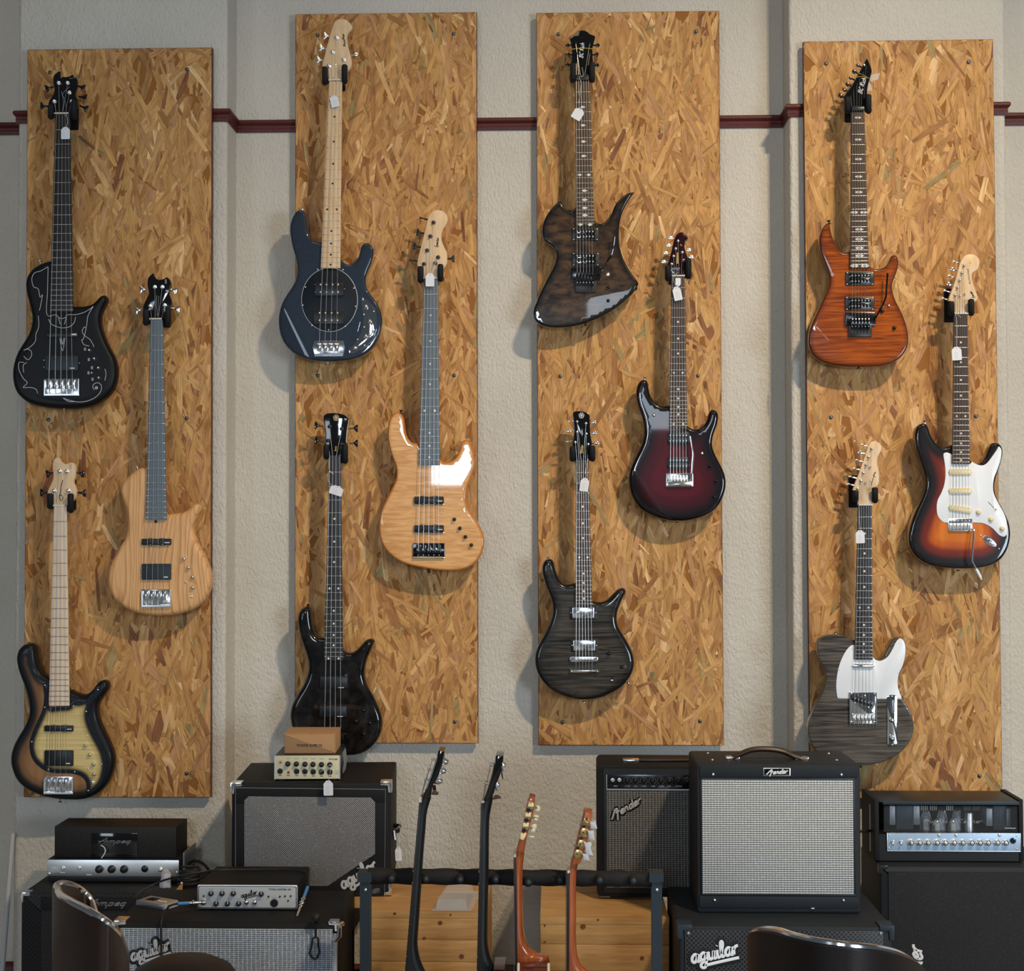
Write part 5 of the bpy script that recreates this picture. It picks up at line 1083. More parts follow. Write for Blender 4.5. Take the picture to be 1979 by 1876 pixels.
def g_strat():
    hz, bz = (1740, 470, .17586), (1740, 790, .18120)
    g = G(3, hz, bz, 'electric_guitar', 'three-colour sunburst guitar with white pickguard and cream knobs', 'electric guitar',
      [(556,380),(530,395),(480,412),(430,400),(375,350),(335,290),(310,220),(290,170),(255,152),(215,160),(180,195),(162,260),(165,350),(185,450),(220,560),(255,660),(275,740),(275,820),(250,910),(210,1000),(165,1100),(125,1210),(98,1320),(95,1410),(115,1490),(160,1560),(230,1620),(320,1665),(430,1690),(540,1700),(650,1703),(760,1702),(880,1690),(990,1660),(1070,1610),(1130,1530),(1165,1440),(1180,1340),(1170,1240),(1140,1150),(1090,1050),(1040,960),(1015,880),(1012,800),(1030,720),(1060,630),(1085,540),(1098,460),(1090,410),(1060,370),(1010,357),(975,375),(945,430),(920,500),(880,560),(840,585),(800,580),(750,548),(720,520),(590,400)],
      'burst_three_colour', .009)
    pg = g.poly([(460,490),(478,468),(505,466),(552,486,1),(560,585,1),(742,590,1),(765,562,1),(820,592),(880,602),(930,572),(985,500),(1030,435),(1048,403),(1066,412),(1080,450),(1070,540),(1035,650),(1000,740),(990,840),(1005,920),(1050,1010),(1105,1110),(1135,1200),(1140,1290),(1125,1350),(1095,1362),(1050,1340),(980,1270),(900,1225),(800,1212),(505,1212),(450,1200),(400,1140),(388,1050),(400,970),(440,890),(470,800),(482,700),(475,590)],-.0022,.0005,'white_plastic','pickguard')
    for x,y in ((490,490),(763,604),(1045,440),(1020,648),(470,835),(412,1007),(470,1183),(787,1195),(993,967),(1070,1140),(1103,1332)): inst('screw', unit('screw', u_dome, 'nickel'), pg, g.B(x,y,-.0022), (.0015,.0008,.0015))
    def single(x0,x1,yc,rot,ps):
        pk = g.rect(x0,x1,yc-31,yc+31,-.009,-.001,'cream_plastic','pickup',.006,rot,bev=.002)
        for x,y in ps: inst('pole_piece', unit('pole_piece', u_disc, 'nickel'), pk, g.B(x,y,-.009), (.0021,.001,.0021))
        for x,y in ((ps[0][0]-42,ps[0][1]),(ps[-1][0]+38,ps[-1][1]+4)): inst('screw', unit('screw', u_dome, 'nickel'), pk, g.B(x,y,-.0022), (.0018,.001,.0018))
    X = [556,592,628,663,698,734]
    single(524,764,671,0,[(x,671) for x in X]); single(524,764,874,0,[(x,874) for x in X]); single(524,764,1068,math.radians(-9),[(x,1050+i*7) for i,x in enumerate(X)])
    g.neck((590,740,780),(556,740,588),1235,6,'maple_neck','rosewood',21,'dot','bone',bx=[556,592,627,662,698,733],nx=[600,627,653,679,704,730])
    br = g.rect(510,770,1168,1305,-.004,.0005,'chrome','bridge',.003)
    for x in [543,582,620,658,697,735]:
        a,b = g.B(x-17,1295,-.010), g.B(x+17,1220,-.010); mb = MB(); mb.prism(rrect(a.x,b.x,a.z,b.z,.001), g.yf-.011, g.yf-.003,.0015); part('saddle', mb, 'nickel', br)
        inst('screw', unit('screw', u_dome, 'nickel'), br, g.B(x,1190,-.004), (.0022,.001,.0022))
    mb = MB(); q = [g.B(768,1288,-.006),g.B(782,1275,-.016),g.B(783,1330,-.022),g.B(774,1470,-.026),g.B(765,1612,-.03),g.B(785,1665,-.032),g.B(808,1705,-.033)]; mb.tube([Vector(v) for v in catmull(q,4)],.0030,8); part('tremolo_arm', mb, 'chrome', br)
    mb = MB(); mb.tube([g.B(808,1705,-.033),g.B(825,1735,-.034),g.B(850,1785,-.035),g.B(866,1822,-.036)],[.0036,.0050,.0046,.002],10); part('tremolo_tip', mb, 'white_plastic', br)
    a = math.radians(-38); c = g.B(952,1412); ol = []
    for k in range(24):
        t = 2*PI*k/24; u = .0262*math.cos(t); v = .0125*math.sin(t)*(1-.25*abs(math.cos(t))); ol.append((c.x+u*math.cos(a)-v*math.sin(a), c.z+u*math.sin(a)+v*math.cos(a)))
    mb = MB(); mb.prism(ol, g.yf-.002, g.yf+.0005,.001); jp = part('jack_plate', mb, 'chrome', g.t)
    mb = MB(); mb.prism([(c.x+(x-c.x)*.5+.002, c.z+(z-c.z)*.55-.002) for x,z in ol], g.yf-.0045, g.yf-.001,.002); part('jack_cup', mb, 'chrome', jp)
    inst('output_jack', unit('output_jack', u_jack, 'chrome'), jp, g.B(965,1425,-.004), (.0045,.003,.0045))
    for x,y in ((857,1348),(1053,1492)): inst('screw', unit('screw', u_dome, 'nickel'), jp, g.B(x,y,-.002), (.002,.001,.002))
    g.knobs([(830,1103),(962,1178),(1082,1277)],'cream_plastic',.0078,.011)
    g.line([(938,992),(1000,1058)],'ebony','switch_slot',.0007,d=-.0028); g.discs([(922,972)],'nickel',.0018,.001,d=-.0022); g.discs([(1015,1070)],'cream_plastic',.0028,.010,name='switch_tip')
    g.head([(590,780,1),(586,740),(582,690),(594,640,1),(530,632,1),(540,590),(570,510),(600,420),(630,310),(660,210),(690,155),(730,125),(790,120),(840,140),(870,185),(868,240),(845,290),(800,320),(785,360),(795,420),(820,490),(840,560),(850,610),(820,645),(785,690),(750,730),(740,780,1)], 'maple_neck',
      [(697,245),(675,325),(650,405),(625,485),(600,570)], [(612,208,165,'thin'),(580,288,165,'oval'),(560,366,165,'thin'),(540,450,165,'oval'),(515,528,165,'thin'),(492,612,165,'thin')],'chrome','chrome',post_r=.0048)
    for x,y in ((705,560),(650,578)): inst('string_tree', unit('string_tree', u_dome, 'nickel'), g.hs, g.H(x,y,-.006), (.0035,.008,.0035))
    g.strings([(600,570),(625,485),(650,405),(675,325),(697,245),None],.0009,.0005)
    text_part('lettering','STRATOCASTER',.0068,'black_ink',g.hs,g.H(752,365,-.0064),rot=math.radians(-83)); script_part('lettering','Fender',.024,'black_ink',g.hs,g.H(800,560,-.0065),rot=math.radians(118),wt=.2,depth=.2)
    inst('emblem_dot', unit('emblem_dot', u_disc, 'gold_ink'), g.hs, g.H(768,212,-.006), (.0035,.0006,.0035))
    g.buttons([(260,135,95),(615,1718,-90)])
    hanger(g, 'black hanger holding the sunburst guitar with white pickguard', [(560,640,760),(778,600,755)], (480,590,505,872))
    inst('truss_adjuster', unit('truss_adjuster', u_jack, 'white_ink'), g.hs, g.H(655,740,-.006), (.003,.004,.0045))
    price_tag(1849,683,18.5,26,3,g.ytop-.008,'white price tag on the neck of the three-colour sunburst guitar',[(1848.5,665),(1849,640),(1848,612),(1845,604),(1857,613)],2)
g_strat()
def g_slab():
    hz, bz = (1540, 830, .17595), (1540, 1160, .18127)
    g = G(3, hz, bz, 'electric_guitar', 'grey flame-top single-cutaway guitar with white pickguard and chrome control plate', 'electric guitar',
      [(616,422),(570,415),(530,385),(480,370),(410,365),(330,370),(275,385),(235,420),(218,480),(220,560),(243,640),(280,700),(303,760),(311,840),(296,930),(256,1020),(206,1110),(163,1210),(128,1310),(119,1400),(138,1490),(172,1560),(235,1640),(332,1700),(450,1735),(580,1752),(700,1757),(820,1745),(940,1715),(1050,1660),(1140,1590),(1200,1510),(1240,1410),(1245,1320),(1225,1220),(1180,1130),(1125,1050),(1090,960),(1080,870),(1100,780),(1135,700),(1160,600),(1168,510),(1150,430),(1110,395),(1062,395),(1022,415),(992,475),(960,545),(925,600),(890,630),(850,625),(810,598),(790,560),(650,440)],
      'flame_grey', .0035)
    pg = g.poly([(618,476,1),(580,480),(530,530),(480,620),(445,720),(425,830),(420,930),(432,1030),(450,1046,1),(1110,1052,1),(1115,1030),(1085,950),(1075,870),(1090,780),(1130,690),(1155,590),(1160,500),(1140,430),(1100,405),(1060,440),(1020,520),(970,600),(900,642),(850,637),(812,603,1),(806,632,1),(620,632,1)],-.0022,.0005,'white_plastic','pickguard')
    for x,y in ((590,510),(1097,455),(840,650),(457,743),(1080,770),(455,1030),(905,1035),(1090,1037)): inst('screw', unit('screw', u_dome, 'nickel'), pg, g.B(x,y,-.0022), (.0018,.001,.0018))
    pk = g.rect(597,822,676,724,-.010,-.002,'chrome','pickup',.008,bev=.003)
    for x in (583,832): inst('screw', unit('screw', u_dome, 'nickel'), pk, g.B(x,699,-.0022), (.0018,.001,.0018))
    g.neck((672,825,830),(618,806,632),1240,6,'maple_neck','ebony',22,'dot',bx=[612,655,697,735,773,815],nx=[683,709,735,761,786,812])
    br = g.rect(563,852,980,1318,-.004,.0005,'mirror_panel','bridge',.002); bp = g.rect(585,820,1035,1105,-.008,-.002,'black_plastic','bridge_pickup',.008,math.radians(-17),parent=br)
    for i in range(6): inst('pole_piece', unit('pole_piece', u_disc, 'nickel'), br, g.B(622+i*36,1043+i*11.5,-.008), (.0022,.001,.0022))
    for x,y in ((583,992),(832,995),(725,1015),(622,1092),(765,1140),(580,1295),(828,1295)): inst('screw', unit('screw', u_dome, 'nickel'), br, g.B(x,y,-.004), (.003,.0018,.003))
    for x in [612,655,697,735,773,815]:
        a,b = g.B(x-17,1285,-.010), g.B(x+17,1212,-.010); mb = MB(); mb.prism(rrect(a.x,b.x,a.z,b.z,.002), g.yf-.012, g.yf-.003,.002); mb.tube([g.B(x,1320,-.008), g.B(x,1280,-.008)],.0014,6); part('saddle', mb, 'nickel', br)
    for x0,x1 in ((563,572),(843,852)):
        a,b = g.B(x0,1318,-.008), g.B(x1,980,-.008); mb = MB(); mb.box(a.x,b.x,g.yf-.009,g.yf-.003,a.z,b.z); part('bridge_rail', mb, 'chrome', br)
    cp = g.rect(960,1073,1005,1548,-.003,.0005,'mirror_panel','control_plate',.012)
    for y in (1275,1470): inst('control_knob', unit('control_knob', u_knob, 'chrome'), cp, g.B(1010,y,-.003), (.0085,.016,.0085))
    mb = MB(); mb.tube([g.B(1016,1060,-.004),g.B(1016,1150,-.012)],[.003,.002],8); mb.tube([g.B(1016,1130,-.012),g.B(1016,1200,-.012)],.004,8); part('pickup_switch', mb, 'chrome', cp)
    for y in (1022,1540): inst('screw', unit('screw', u_dome, 'nickel'), cp, g.B(1016,y,-.003), (.0026,.0016,.0026))
    g.head([(672,830,1),(670,760),(672,695),(680,672,1),(615,666,1),(640,590),(680,490),(710,400),(745,300),(775,200),(800,150),(840,128),(890,138),(925,170),(930,215),(905,270),(885,320),(885,380),(900,450),(905,530),(895,600),(860,640),(832,680),(822,740),(825,830,1)], 'maple_neck',
      [(820,210),(788,300),(760,388),(730,475),(703,562),(668,650)], [(735,174,165,'thin'),(700,256,165,'oval'),(678,342,165,'thin'),(650,433,165,'thin'),(608,523,165,'thin'),(592,604,165,'thin')],'chrome','chrome',post_r=.0048)
    for x,y in ((803,412),(752,585)): inst('string_tree', unit('string_tree', u_dome, 'nickel'), g.hs, g.H(x,y,-.006), (.0035,.008,.0035))
    g.strings([(668,650),(703,562),(730,475),(760,388),(788,300),(820,210)],.0009,.0005)
    g.line([(790,600),(800,560),(815,590),(800,620)],'grey_ink','emblem_line',.0006,g.hs,-.0066); g.line([(815,620),(830,560),(845,520),(850,480)],'black_ink','emblem_line',.0009,g.hs,-.0066)
    g.line([(835,500),(862,520)],'black_ink','emblem_line',.0008,g.hs,-.0066); g.line([(850,480),(868,465),(855,490)],'black_ink','emblem_line',.0007,g.hs,-.0066)
    g.buttons([(418,350,90),(680,1768,-80)])
    hanger(g, 'black hanger holding the grey flame-top guitar', [(645,665,760),(858,622,765)], (568,668,505,857))
    price_tag(1662.5,1037,17,25,2,g.ytop-.008,'white price tag on the neck of the grey flame-top guitar',[(1662,1024),(1661,1000),(1661,958),(1672,955)],2)
g_slab()

# ================================================================== floor-standing gear
class Fr:
    """local frame of a piece of gear: x along its front, y into it, z up; o = front bottom left"""
    def __init__(s, o, a=0.0):
        s.o = Vector(o); s.a = math.radians(a); s.xv = Vector((math.cos(s.a), math.sin(s.a), 0)); s.yv = Vector((-math.sin(s.a), math.cos(s.a), 0))
    def w(s, x, y, z): return s.o+s.xv*x+s.yv*y+Vector((0, 0, z))
    def px(s, px, py, dy=0.0):
        d = ray(px, py); t = (s.o+s.yv*dy-CAM).dot(s.yv)/d.dot(s.yv); q = CAM+d*t-s.o
        return q.dot(s.xv), q.z
    def W(s, px, py, dy=0.0):
        x, z = s.px(px, py, dy); return s.w(x, dy, z)
    def part(s, name, mb, m, parent, label=None, sharp=35, **k):
        for i, v in enumerate(mb.v): mb.v[i] = tuple(s.w(*v))
        return part(name, mb, m, parent, label, sharp, **k)
    def box(s, name, x0, x1, y0, y1, z0, z1, m, parent, bev=0.0, r=0.0, label=None):
        mb = MB(); mb.prism(rrect(x0, x1, z0, z1, r) if r else [(x0, z0), (x1, z0), (x1, z1), (x0, z1)], y0, y1, bev)
        return s.part(name, mb, m, parent, label)
    def pbox(s, name, px0, px1, py0, py1, y0, y1, m, parent, bev=0.0, r=0.0, label=None):
        xa, zb = s.px(px0, py0, y0); xb, za = s.px(px1, py1, y0)
        return s.box(name, xa, xb, y0, y1, za, zb, m, parent, bev, r, label)
    def poly(s, name, pts, y0, y1, m, parent, bev=0.0, label=None):
        mb = MB(); mb.prism([s.px(p[0], p[1], y0) for p in pts], y0, y1, bev); return s.part(name, mb, m, parent, label)
    def put(s, name, fn, m, parent, px, py, dy, r, h, key=None):
        return inst(name, unit(key or name, fn, m), parent, s.W(px, py, dy), (r, h, r), (0, 0, s.a))
    def inner(s, name, x0, x1, y0, y1, z0, z1, m, parent, th):   # rectangular picture-frame
        mb = MB()
        for a, b, c, d in ((x0, x1, z0, z0+th), (x0, x1, z1-th, z1), (x0, x0+th, z0+th, z1-th), (x1-th, x1, z0+th, z1-th)):
            mb.prism([(a, c), (b, c), (b, d), (a, d)], y0, y1, min(.0015, th*.2))
        return s.part(name, mb, m, parent)
def logo_aguilar(fr, parent, px, py, dy, width, deg, plate, ink, name='logo'):
    at = fr.W(px, py, dy)
    if plate: script_part('logo_plate', 'aguilar', width, plate, parent, at+fr.yv*.0006, math.radians(deg), 0.12, .34, grow=width*.045, depth=.10, extra=([(.1, -.75), (.5, -.55), (1.0, -.5)],), yaw=fr.a)
    script_part(name, 'aguilar', width, ink, parent, at-fr.yv*.0016, math.radians(deg), 0.12, .19, depth=.25, extra=([(.28, -.62), (.6, -.55), (.98, -.52)],), yaw=fr.a)
CORNER_G = 'corner guards'
def corner(fr, parent, x, z, sx, m='chrome', s=.03, d=.03, th=.003):
    mb = MB(); x1 = x-sx*s
    mb.prism([(min(x, x1), z-.6*s), (max(x, x1), z-.6*s), (max(x, x1), z+th), (min(x, x1), z+th)] if False else [(x+sx*th, z+th), (x1, z+th), (x1, z-.25*s), (x-sx*.3*s, z-.3*s), (x-sx*.25*s, z-s), (x+sx*th, z-s)], -th, d, .0015)
    return fr.part('corner_guard', mb, m, parent)
# ---------------------------------------------------------------- left: black valve head on black cabinet
Z1 = .483
f = Fr((P(41, 1725, -.585).x, -.585, 0)); xr, _ = f.px(392, 1725)
t = thing('speaker_cabinet', 'black speaker cabinet at far left behind the brown tub chair', 'speaker cabinet', f.w(xr/2, .15, 0))
f.box('cabinet', 0, xr, 0, .30, 0, Z1, 'diamond_vinyl', t, .006, .004)
xa, za = f.px(80, 1762); f.box('grille', xa, xr-.03, -.003, .01, .05, za, 'dark_cloth', t, .002)
f.box('name_panel', xa, xr-.03, -.004, .01, za+.006, f.px(80, 1733)[1], 'black_tolex', t, .002)
script_part('logo', 'Ampeq', .112, 'dim_chrome', t, f.W(206, 1750, -.005), 0, .4, .12, .5, depth=.4)
corner(f, t, 0, Z1, -1, 'chrome', .026, .03); corner(f, t, xr, Z1, 1, 'chrome', .026, .03)
f = Fr((P(91, 1707, -.466).x, -.466, Z1)); 
t = thing('amplifier_head', 'black mesh-caged valve amplifier head with mirror-bright front panel', 'amplifier head', f.w(.19, .1, 0))
xr = f.px(346, 1690)[0]; z0 = f.px(91, 1692)[1]; z1 = f.px(91, 1661)[1]
f.box('base', 0, xr, .004, .20, .006, z0, 'black_plastic', t, .002)
f.box('chassis', 0, xr, .002, .20, z0, z1, 'black_plastic', t, .001); f.box('front_panel', 0.001, xr-.001, 0, .0025, z0, z1, 'satin_mirror', t, .0006)
fr2 = f; xa, ztop = f.px(105, 1597, .03); xb = f.px(341, 1597, .03)[0]
f.box('cage', xa, xb, .03, .165, z1, ztop, 'wire_mesh', t, .004, label='black perforated steel cage')
f.pbox('badge', 177, 265, 1610, 1656, .027, .029, 'black_gloss', t, .0005)
script_part('logo', 'Ampeq', .098, 'dim_chrome', t, f.W(221, 1629, .0255), 0, .4, .085, .45, depth=.3)
q = [f.W(x, y, d) for x, y, d in ((195, 1633, .026), (202, 1638, .02), (203, 1647, .012), (196, 1658, .006))]
mb = MB(); mb.tube([Vector(v) for v in catmull(q, 5)], .0014, 6); part('tube_cable', mb, 'white_ink', t)
for x in (192, 216, 240): f.put('control_knob', u_knob, 'black_plastic', t, x, 1679, 0, .0118, .013)
f.put('indicator_lamp', u_dome, 'dark_chrome', t, 280, 1678.5, 0, .0105, .006)
for x in (122, 153): f.put('input_jack', u_jack, 'nickel', t, x, 1677, 0, .0055, .004)
f.put('power_switch', u_dome, 'nickel', t, 311, 1680, 0, .006, .014)
for x, y in ((95, 1688), (341, 1686)): f.put('screw', u_dome, 'nickel', t, x, y, 0, .004, .002)
for x, y, w_ in ((104, 1676, .012), (121, 1686, .014), (90+82, 1690, .016)): f.box('panel_label', f.px(x, y)[0]-w_/2, f.px(x, y)[0]+w_/2, -.0003, .0005, f.px(x, y)[1]-.001, f.px(x, y)[1]+.001, 'white_ink', t)
f.box('side_bracket', xr, xr+.003, .05, .2, z0, z1+.012, 'grey_metal', t)
# ---------------------------------------------------------------- front left: silver-grille cabinet, small bass head and cables
Z2 = .509
f = Fr((P(222, 1779, -.991).x, -.991, 0)); xr = f.px(651, 1780)[0]
t = thing('speaker_cabinet', 'black speaker cabinet with silver woven grille under the small silver-faced head', 'speaker cabinet', f.w(xr/2, .2, 0))
f.box('cabinet', 0, xr, 0, .352, 0, Z2, 'black_tolex', t, .008, .006)
ga, gz = f.px(233, 1793); gb = f.px(643, 1793)[0]
f.box('grille', ga, gb, -.004, .012, .04, gz, 'silver_cloth', t, .002)
logo_aguilar(f, t, 293, 1845, -.0055, .112, 17, 'black_plastic', 'silver_panel')
corner(f, t, 0, Z2, -1, 'chrome', .030, .045); corner(f, t, xr, Z2, 1, 'chrome', .022, .03)
f.box('edge_strip', xr-.012, xr+.001, -.003, .004, 0.02, f.px(650, 1803)[1], 'chrome', t, .001)
mb = MB(); q = [(xr-.004, -.012, f.px(650, 1815)[1]), (xr+.008, -.012, f.px(650, 1806)[1]), (xr+.008, -.012, f.px(650, 1786)[1]), (xr+.016, .0, f.px(650, 1784)[1])]
mb.tube([Vector(v) for v in q], .007, 8); f.part('clasp', mb, 'chrome', t)
fa = f
# small bass head
f = Fr((P(381, 1757, -.872).x, -.872, Z2)); xr = f.px(575, 1757)[0]; h = f.px(381, 1711)[1]
t = thing('amplifier_head', 'small silver-faced bass head on the silver-grille cabinet', 'amplifier head', f.w(xr/2, .1, 0))
f.box('case', .003, xr-.003, .006, .216, .004, h+.004, 'black_tolex', t, .003, .004)
f.box('face_edge', 0, xr, .001, .007, 0.004, h+.002, 'brushed_silver', t, .001, .005); f.box('face_line', .0028, xr-.0028, 0, .002, .0068, h-.0008, 'black_plastic', t, .0003, .004)
f.box('front_panel', .0045, xr-.0045, -.0008, .002, .0085, h-.0025, 'silver_panel', t, .0004, .004)
for x, y in ((408, 1726), (429.5, 1726), (451, 1726), (418, 1745.5), (440, 1745.5), (461.5, 1745.5), (505, 1727)):
    k = f.put('control_knob', u_knob, 'steel_blue', t, x, y, -.0008, .0072, .011); f.pbox('pointer', x-.8, x+.4, y-4, y+.5, -.0138, -.0118, 'white_ink', t)
for x in (477, 493): f.put('push_switch', u_dome, 'chrome', t, x, 1742.5, -.0008, .0072, .008)
f.put('output_socket', u_jack, 'black_plastic', t, 530, 1744.5, -.0008, .011, .003); f.put('input_jack', u_jack, 'chrome', t, 394, 1742, -.0008, .008, .005)
for x, y in ((394, 1731), (519, 1732), (541, 1732), (557, 1740), (551, 1731), (562, 1731)): f.put('small_switch', u_dome, 'dark_chrome', t, x, y, -.0008, .0026, .003)
script_part('logo', 'aguilar', .046, 'black_ink', t, f.W(482, 1731, -.0018), math.radians(13), .12, .15, depth=.2, extra=([(.3, -.6), (.65, -.5), (1, -.45)],))
text_part('lettering', 'TONE HAMMER 500', .0072, 'black_ink', t, f.W(541, 1718.5, -.0012), sx=.98)
for x, y in ((408, 1718), (430, 1718), (451, 1718), (418, 1737), (440, 1737), (461, 1737), (477, 1751), (494, 1751), (530, 1735)):
    f.pbox('control_label', x-4, x+4, y-.8, y+.5, -.0011, -.0006, 'grey_ink', t)
fh = f
# rubber strap with ball hanging over the grille
t = thing('cable_tie', 'black rubber ball-and-loop cable tie hanging over the silver grille', 'cable tie', fa.W(608, 1855, -.02))
mb = MB(); c = fa.W(611, 1773, -.02); mb.lathe(c-Vector((0, 0, .012)), (0, 0, 1), [(.002, 0), (.008, .003), (.0118, .008), (.0125, .013), (.010, .019), (.005, .023), (.001, .024)], 14); part('ball', mb, 'black_rubber', t)
mb = MB(); mb.tube([fa.W(611, 1782, -.02), fa.W(610, 1792, -.018), fa.W(610, 1808, -.017)], [.006, .0035, .003], 8); part('strap', mb, 'black_rubber', t)
mb = MB(); q = [fa.W(x, y, -.016) for x, y in ((610, 1809), (604, 1814), (602, 1828), (598, 1842), (603, 1850), (608, 1854), (613, 1850), (617, 1840), (615, 1826), (615, 1814), (610, 1809))]
mb.tube(q, .0028, 8); part('loop', mb, 'black_rubber', t)
# cords
def cord(name, label, pts, r, m='black_rubber'):
    q = [Vector(v) for v in catmull(pts, 7)]; zs = min(p.z for p in q); t = thing(name, label, 'cable', (q[0].x, q[0].y, zs)); mb = MB(); mb.tube(q, r, 8); part('cord', mb, m, t); return t
zt = Z2+h
def top(px, py, z): return PZ(px, py, z)
t = cord('instrument_cable', 'black cable running from the grey tuner box across the small head', [top(262, 1738, .525), top(270, 1724, .54), top(305, 1705, .56), top(345, 1693, .585), P(392, 1684, -.78), P(430, 1681, -.74), P(500, 1680, -.72), P(560, 1680, -.72), P(592, 1687, -.75), P(596, 1700, -.79), P(594.5, 1714, -.83)], .0028)
def plug(t, a, b, sleeve_px, n=2):
    d = (b-a); L = d.length; d.normalize(); mb = MB()
    mb.tube([a, a+d*L*.36], .0046, 10); part('sleeve', mb, 'blue_sleeve', t)
    mb = MB(); mb.lathe(a+d*L*.36, d, [(.0040, 0), (.0062, L*.03), (.0062, L*.07), (.0042, L*.1), (.0042, L*.16), (.0068, L*.18), (.0068, L*.22), (.0042, L*.24), (.0058, L*.27), (.0058, L*.31), (.0032, L*.33), (.0030, L*.52), (.0022, L*.55), (.0030, L*.58), (.0008, L*.64)], 12); part('plug', mb, 'chrome', t)
plug(t, P(594.5, 1714, -.83), P(573.5, 1771, -.955), 0)
t = cord('instrument_cable', 'black cable with blue sleeve plugged into the small silver-faced head', [fa.W(312, 1862, -.012), fa.W(312, 1835, -.012), fa.W(311, 1805, -.014), fa.W(312, 1780, -.012), P(318, 1762, -.97), P(329, 1750, -.94), P(343, 1746, -.93)], .0030)
a = P(343, 1746, -.93); b = fh.W(393, 1743, -.018); d = (b-a).normalized(); L = (b-a).length
mb = MB(); mb.tube([a, a+d*L*.45], .0046, 10); part('sleeve', mb, 'blue_sleeve', t)
mb = MB(); mb.lathe(a+d*L*.45, d, [(.004, 0), (.004, L*.1), (.0068, L*.12), (.0068, L*.18), (.004, L*.2), (.0045, L*.45), (.0075, L*.48), (.0075, L*.6), (.004, L*.62)], 12); part('plug', mb, 'chrome', t)
# tuner box lying on the cabinet
def loose_box(name, label, cat, cpx, cpy, zb, w, d, hgt, deg, m):
    c = PZ(cpx, cpy, zb); f = Fr((c.x, c.y, zb), deg); t = thing(name, label, cat, c)
    return f, t
f, t = loose_box('tuner_box', 'small grey tuner box lying on the silver-grille cabinet', 'tuner', 303, 1757, Z2, .08, .05, .016, -28, 'silver_panel')
f.box('case', -.078, .024, 0, .058, 0, .016, 'brushed_silver', t, .002, .002); f.box('end_cap', .0245, .028, .003, .055, .001, .015, 'silver_panel', t, .001)
f.box('display', -.06, -.03, .018, .045, .0155, .0168, 'black_gloss', t); inst('socket', unit('socket', u_disc, 'black_plastic'), t, f.w(.028, .016, .008), (.0045, .002, .0045), (0, 0, f.a+PI/2))
for k in range(4): f.box('button', -.018+k*.008, -.013+k*.008, .024, .029, .0155, .0172, 'white_ink', t)
# clear bag hanging off the valve head's switch
t = thing('plastic_bag', 'small clear plastic bag hanging from the mesh-caged valve head', 'bag', P(320, 1735, -.50)); rnd = random.Random(5); mb = MB(); rows = [(313, 325, 1680), (312, 331, 1688), (311, 330, 1698), (308, 330, 1706), (308, 331, 1716), (309, 333, 1722), (310, 330, 1731), (314, 324, 1735)]
for xa, xb, y in rows:
    for k in range(10):
        an = 2*PI*k/10; x = (xa+xb)/2+(xb-xa)/2*math.cos(an); v = P(x, y+rnd.uniform(-.8, .8), -.500+.012*math.sin(an)+rnd.uniform(-.004, .004)); mb.v.append(tuple(v))
for i in range(len(rows)-1):
    for k in range(10): mb.f.append((i*10+k, i*10+(k+1) % 10, (i+1)*10+(k+1) % 10, (i+1)*10+k))
mb.f.append(tuple(70+k for k in range(10))); part('film', mb, 'frosted_bag', t, sharp=20)
t = cord('power_cable', 'black power cord arching behind the mesh-caged valve head', [P(353, 1697, -.43), P(356, 1688, -.41), P(362, 1672, -.38), P(374, 1663, -.36), P(392, 1668, -.36), P(406, 1684, -.38), P(414, 1695, -.42), P(404, 1701, -.46)], .0045)
pts = []
for k in range(46):
    a = k*.62; c = PZ(362, 1716, Z1-.0+.004); pts.append(Vector((c.x+.034*math.cos(a)*(1-.003*k), c.y+.03+.026*math.sin(a), c.z+.0012*k)))
cord('coiled_cable', 'bundle of coiled black cable beside the valve head', pts, .0036)
c = PZ(343, 1724, Z1); f = Fr((c.x, c.y, Z1), -8); t = thing('card_scrap', 'tan card corner sticking out beside the coiled cable', 'card', c)
mb = MB(); mb.prism([(-.010, 0), (.014, 0), (.016, .024), (.013, .03)], 0, .002); f.part('card', mb, 'tile_orange', t)
inst('pin', unit('pin', u_dome, 'pearl'), t, f.w(.0135, -.001, .028), (.0035, .003, .0035))

# ---------------------------------------------------------------- pine crates made of planks
Z3 = .475
def crate(label, x0, x1, yf, yb, rows, knots, tops, seed, deck=None):
    t = thing('wooden_crate', label, 'crate', ((x0+x1)/2, (yf+yb)/2, 0), 'pine plank crates'); rnd = random.Random(seed); z = Z3-.0185
    for hh in rows:
        zb = max(0.0, z-hh); mb = MB(); mb.prism([(x0+rnd.uniform(0, .002), zb+.0005), (x1-rnd.uniform(0, .002), zb+.0005), (x1-.0005, z-.0005), (x0+.0005, z-.0005)], yf+rnd.uniform(0, .002), yf+.02, .001); part('plank', mb, 'pine', t); z = zb
        if z <= 0: break
    yy = yf; n = len(tops); D = yb-yf
    for w in tops:
        mb = MB(); mb.box(x0, x1, yy+.001, yy+w*D-.001, Z3-.018, Z3-rnd.uniform(0, .0015)); part('plank', mb, 'pine', t); yy += w*D
    for xs in (x0, x1-.018):
        mb = MB(); mb.box(xs, xs+.018, yf+.021, yb, .0, Z3-.019); part('side_panel', mb, 'pine', t)
    if deck:
        mb = MB(); mb.box(deck, x0-.001, -.632, yb, Z3-.018, Z3-.0004); part('plank', mb, 'pine', t)
        for xs in (deck, deck+.2): mb = MB(); mb.box(xs, xs+.018, -.632, yb, 0, Z3-.0185); part('side_panel', mb, 'pine', t)
    for x, y, r in knots:
        c = P(x, y, yf-.0003); inst('knot', unit('knot', u_disc, 'pine_knot'), t, (c.x, yf+.0025, c.z), (r, .0032, r*.9))
    return t
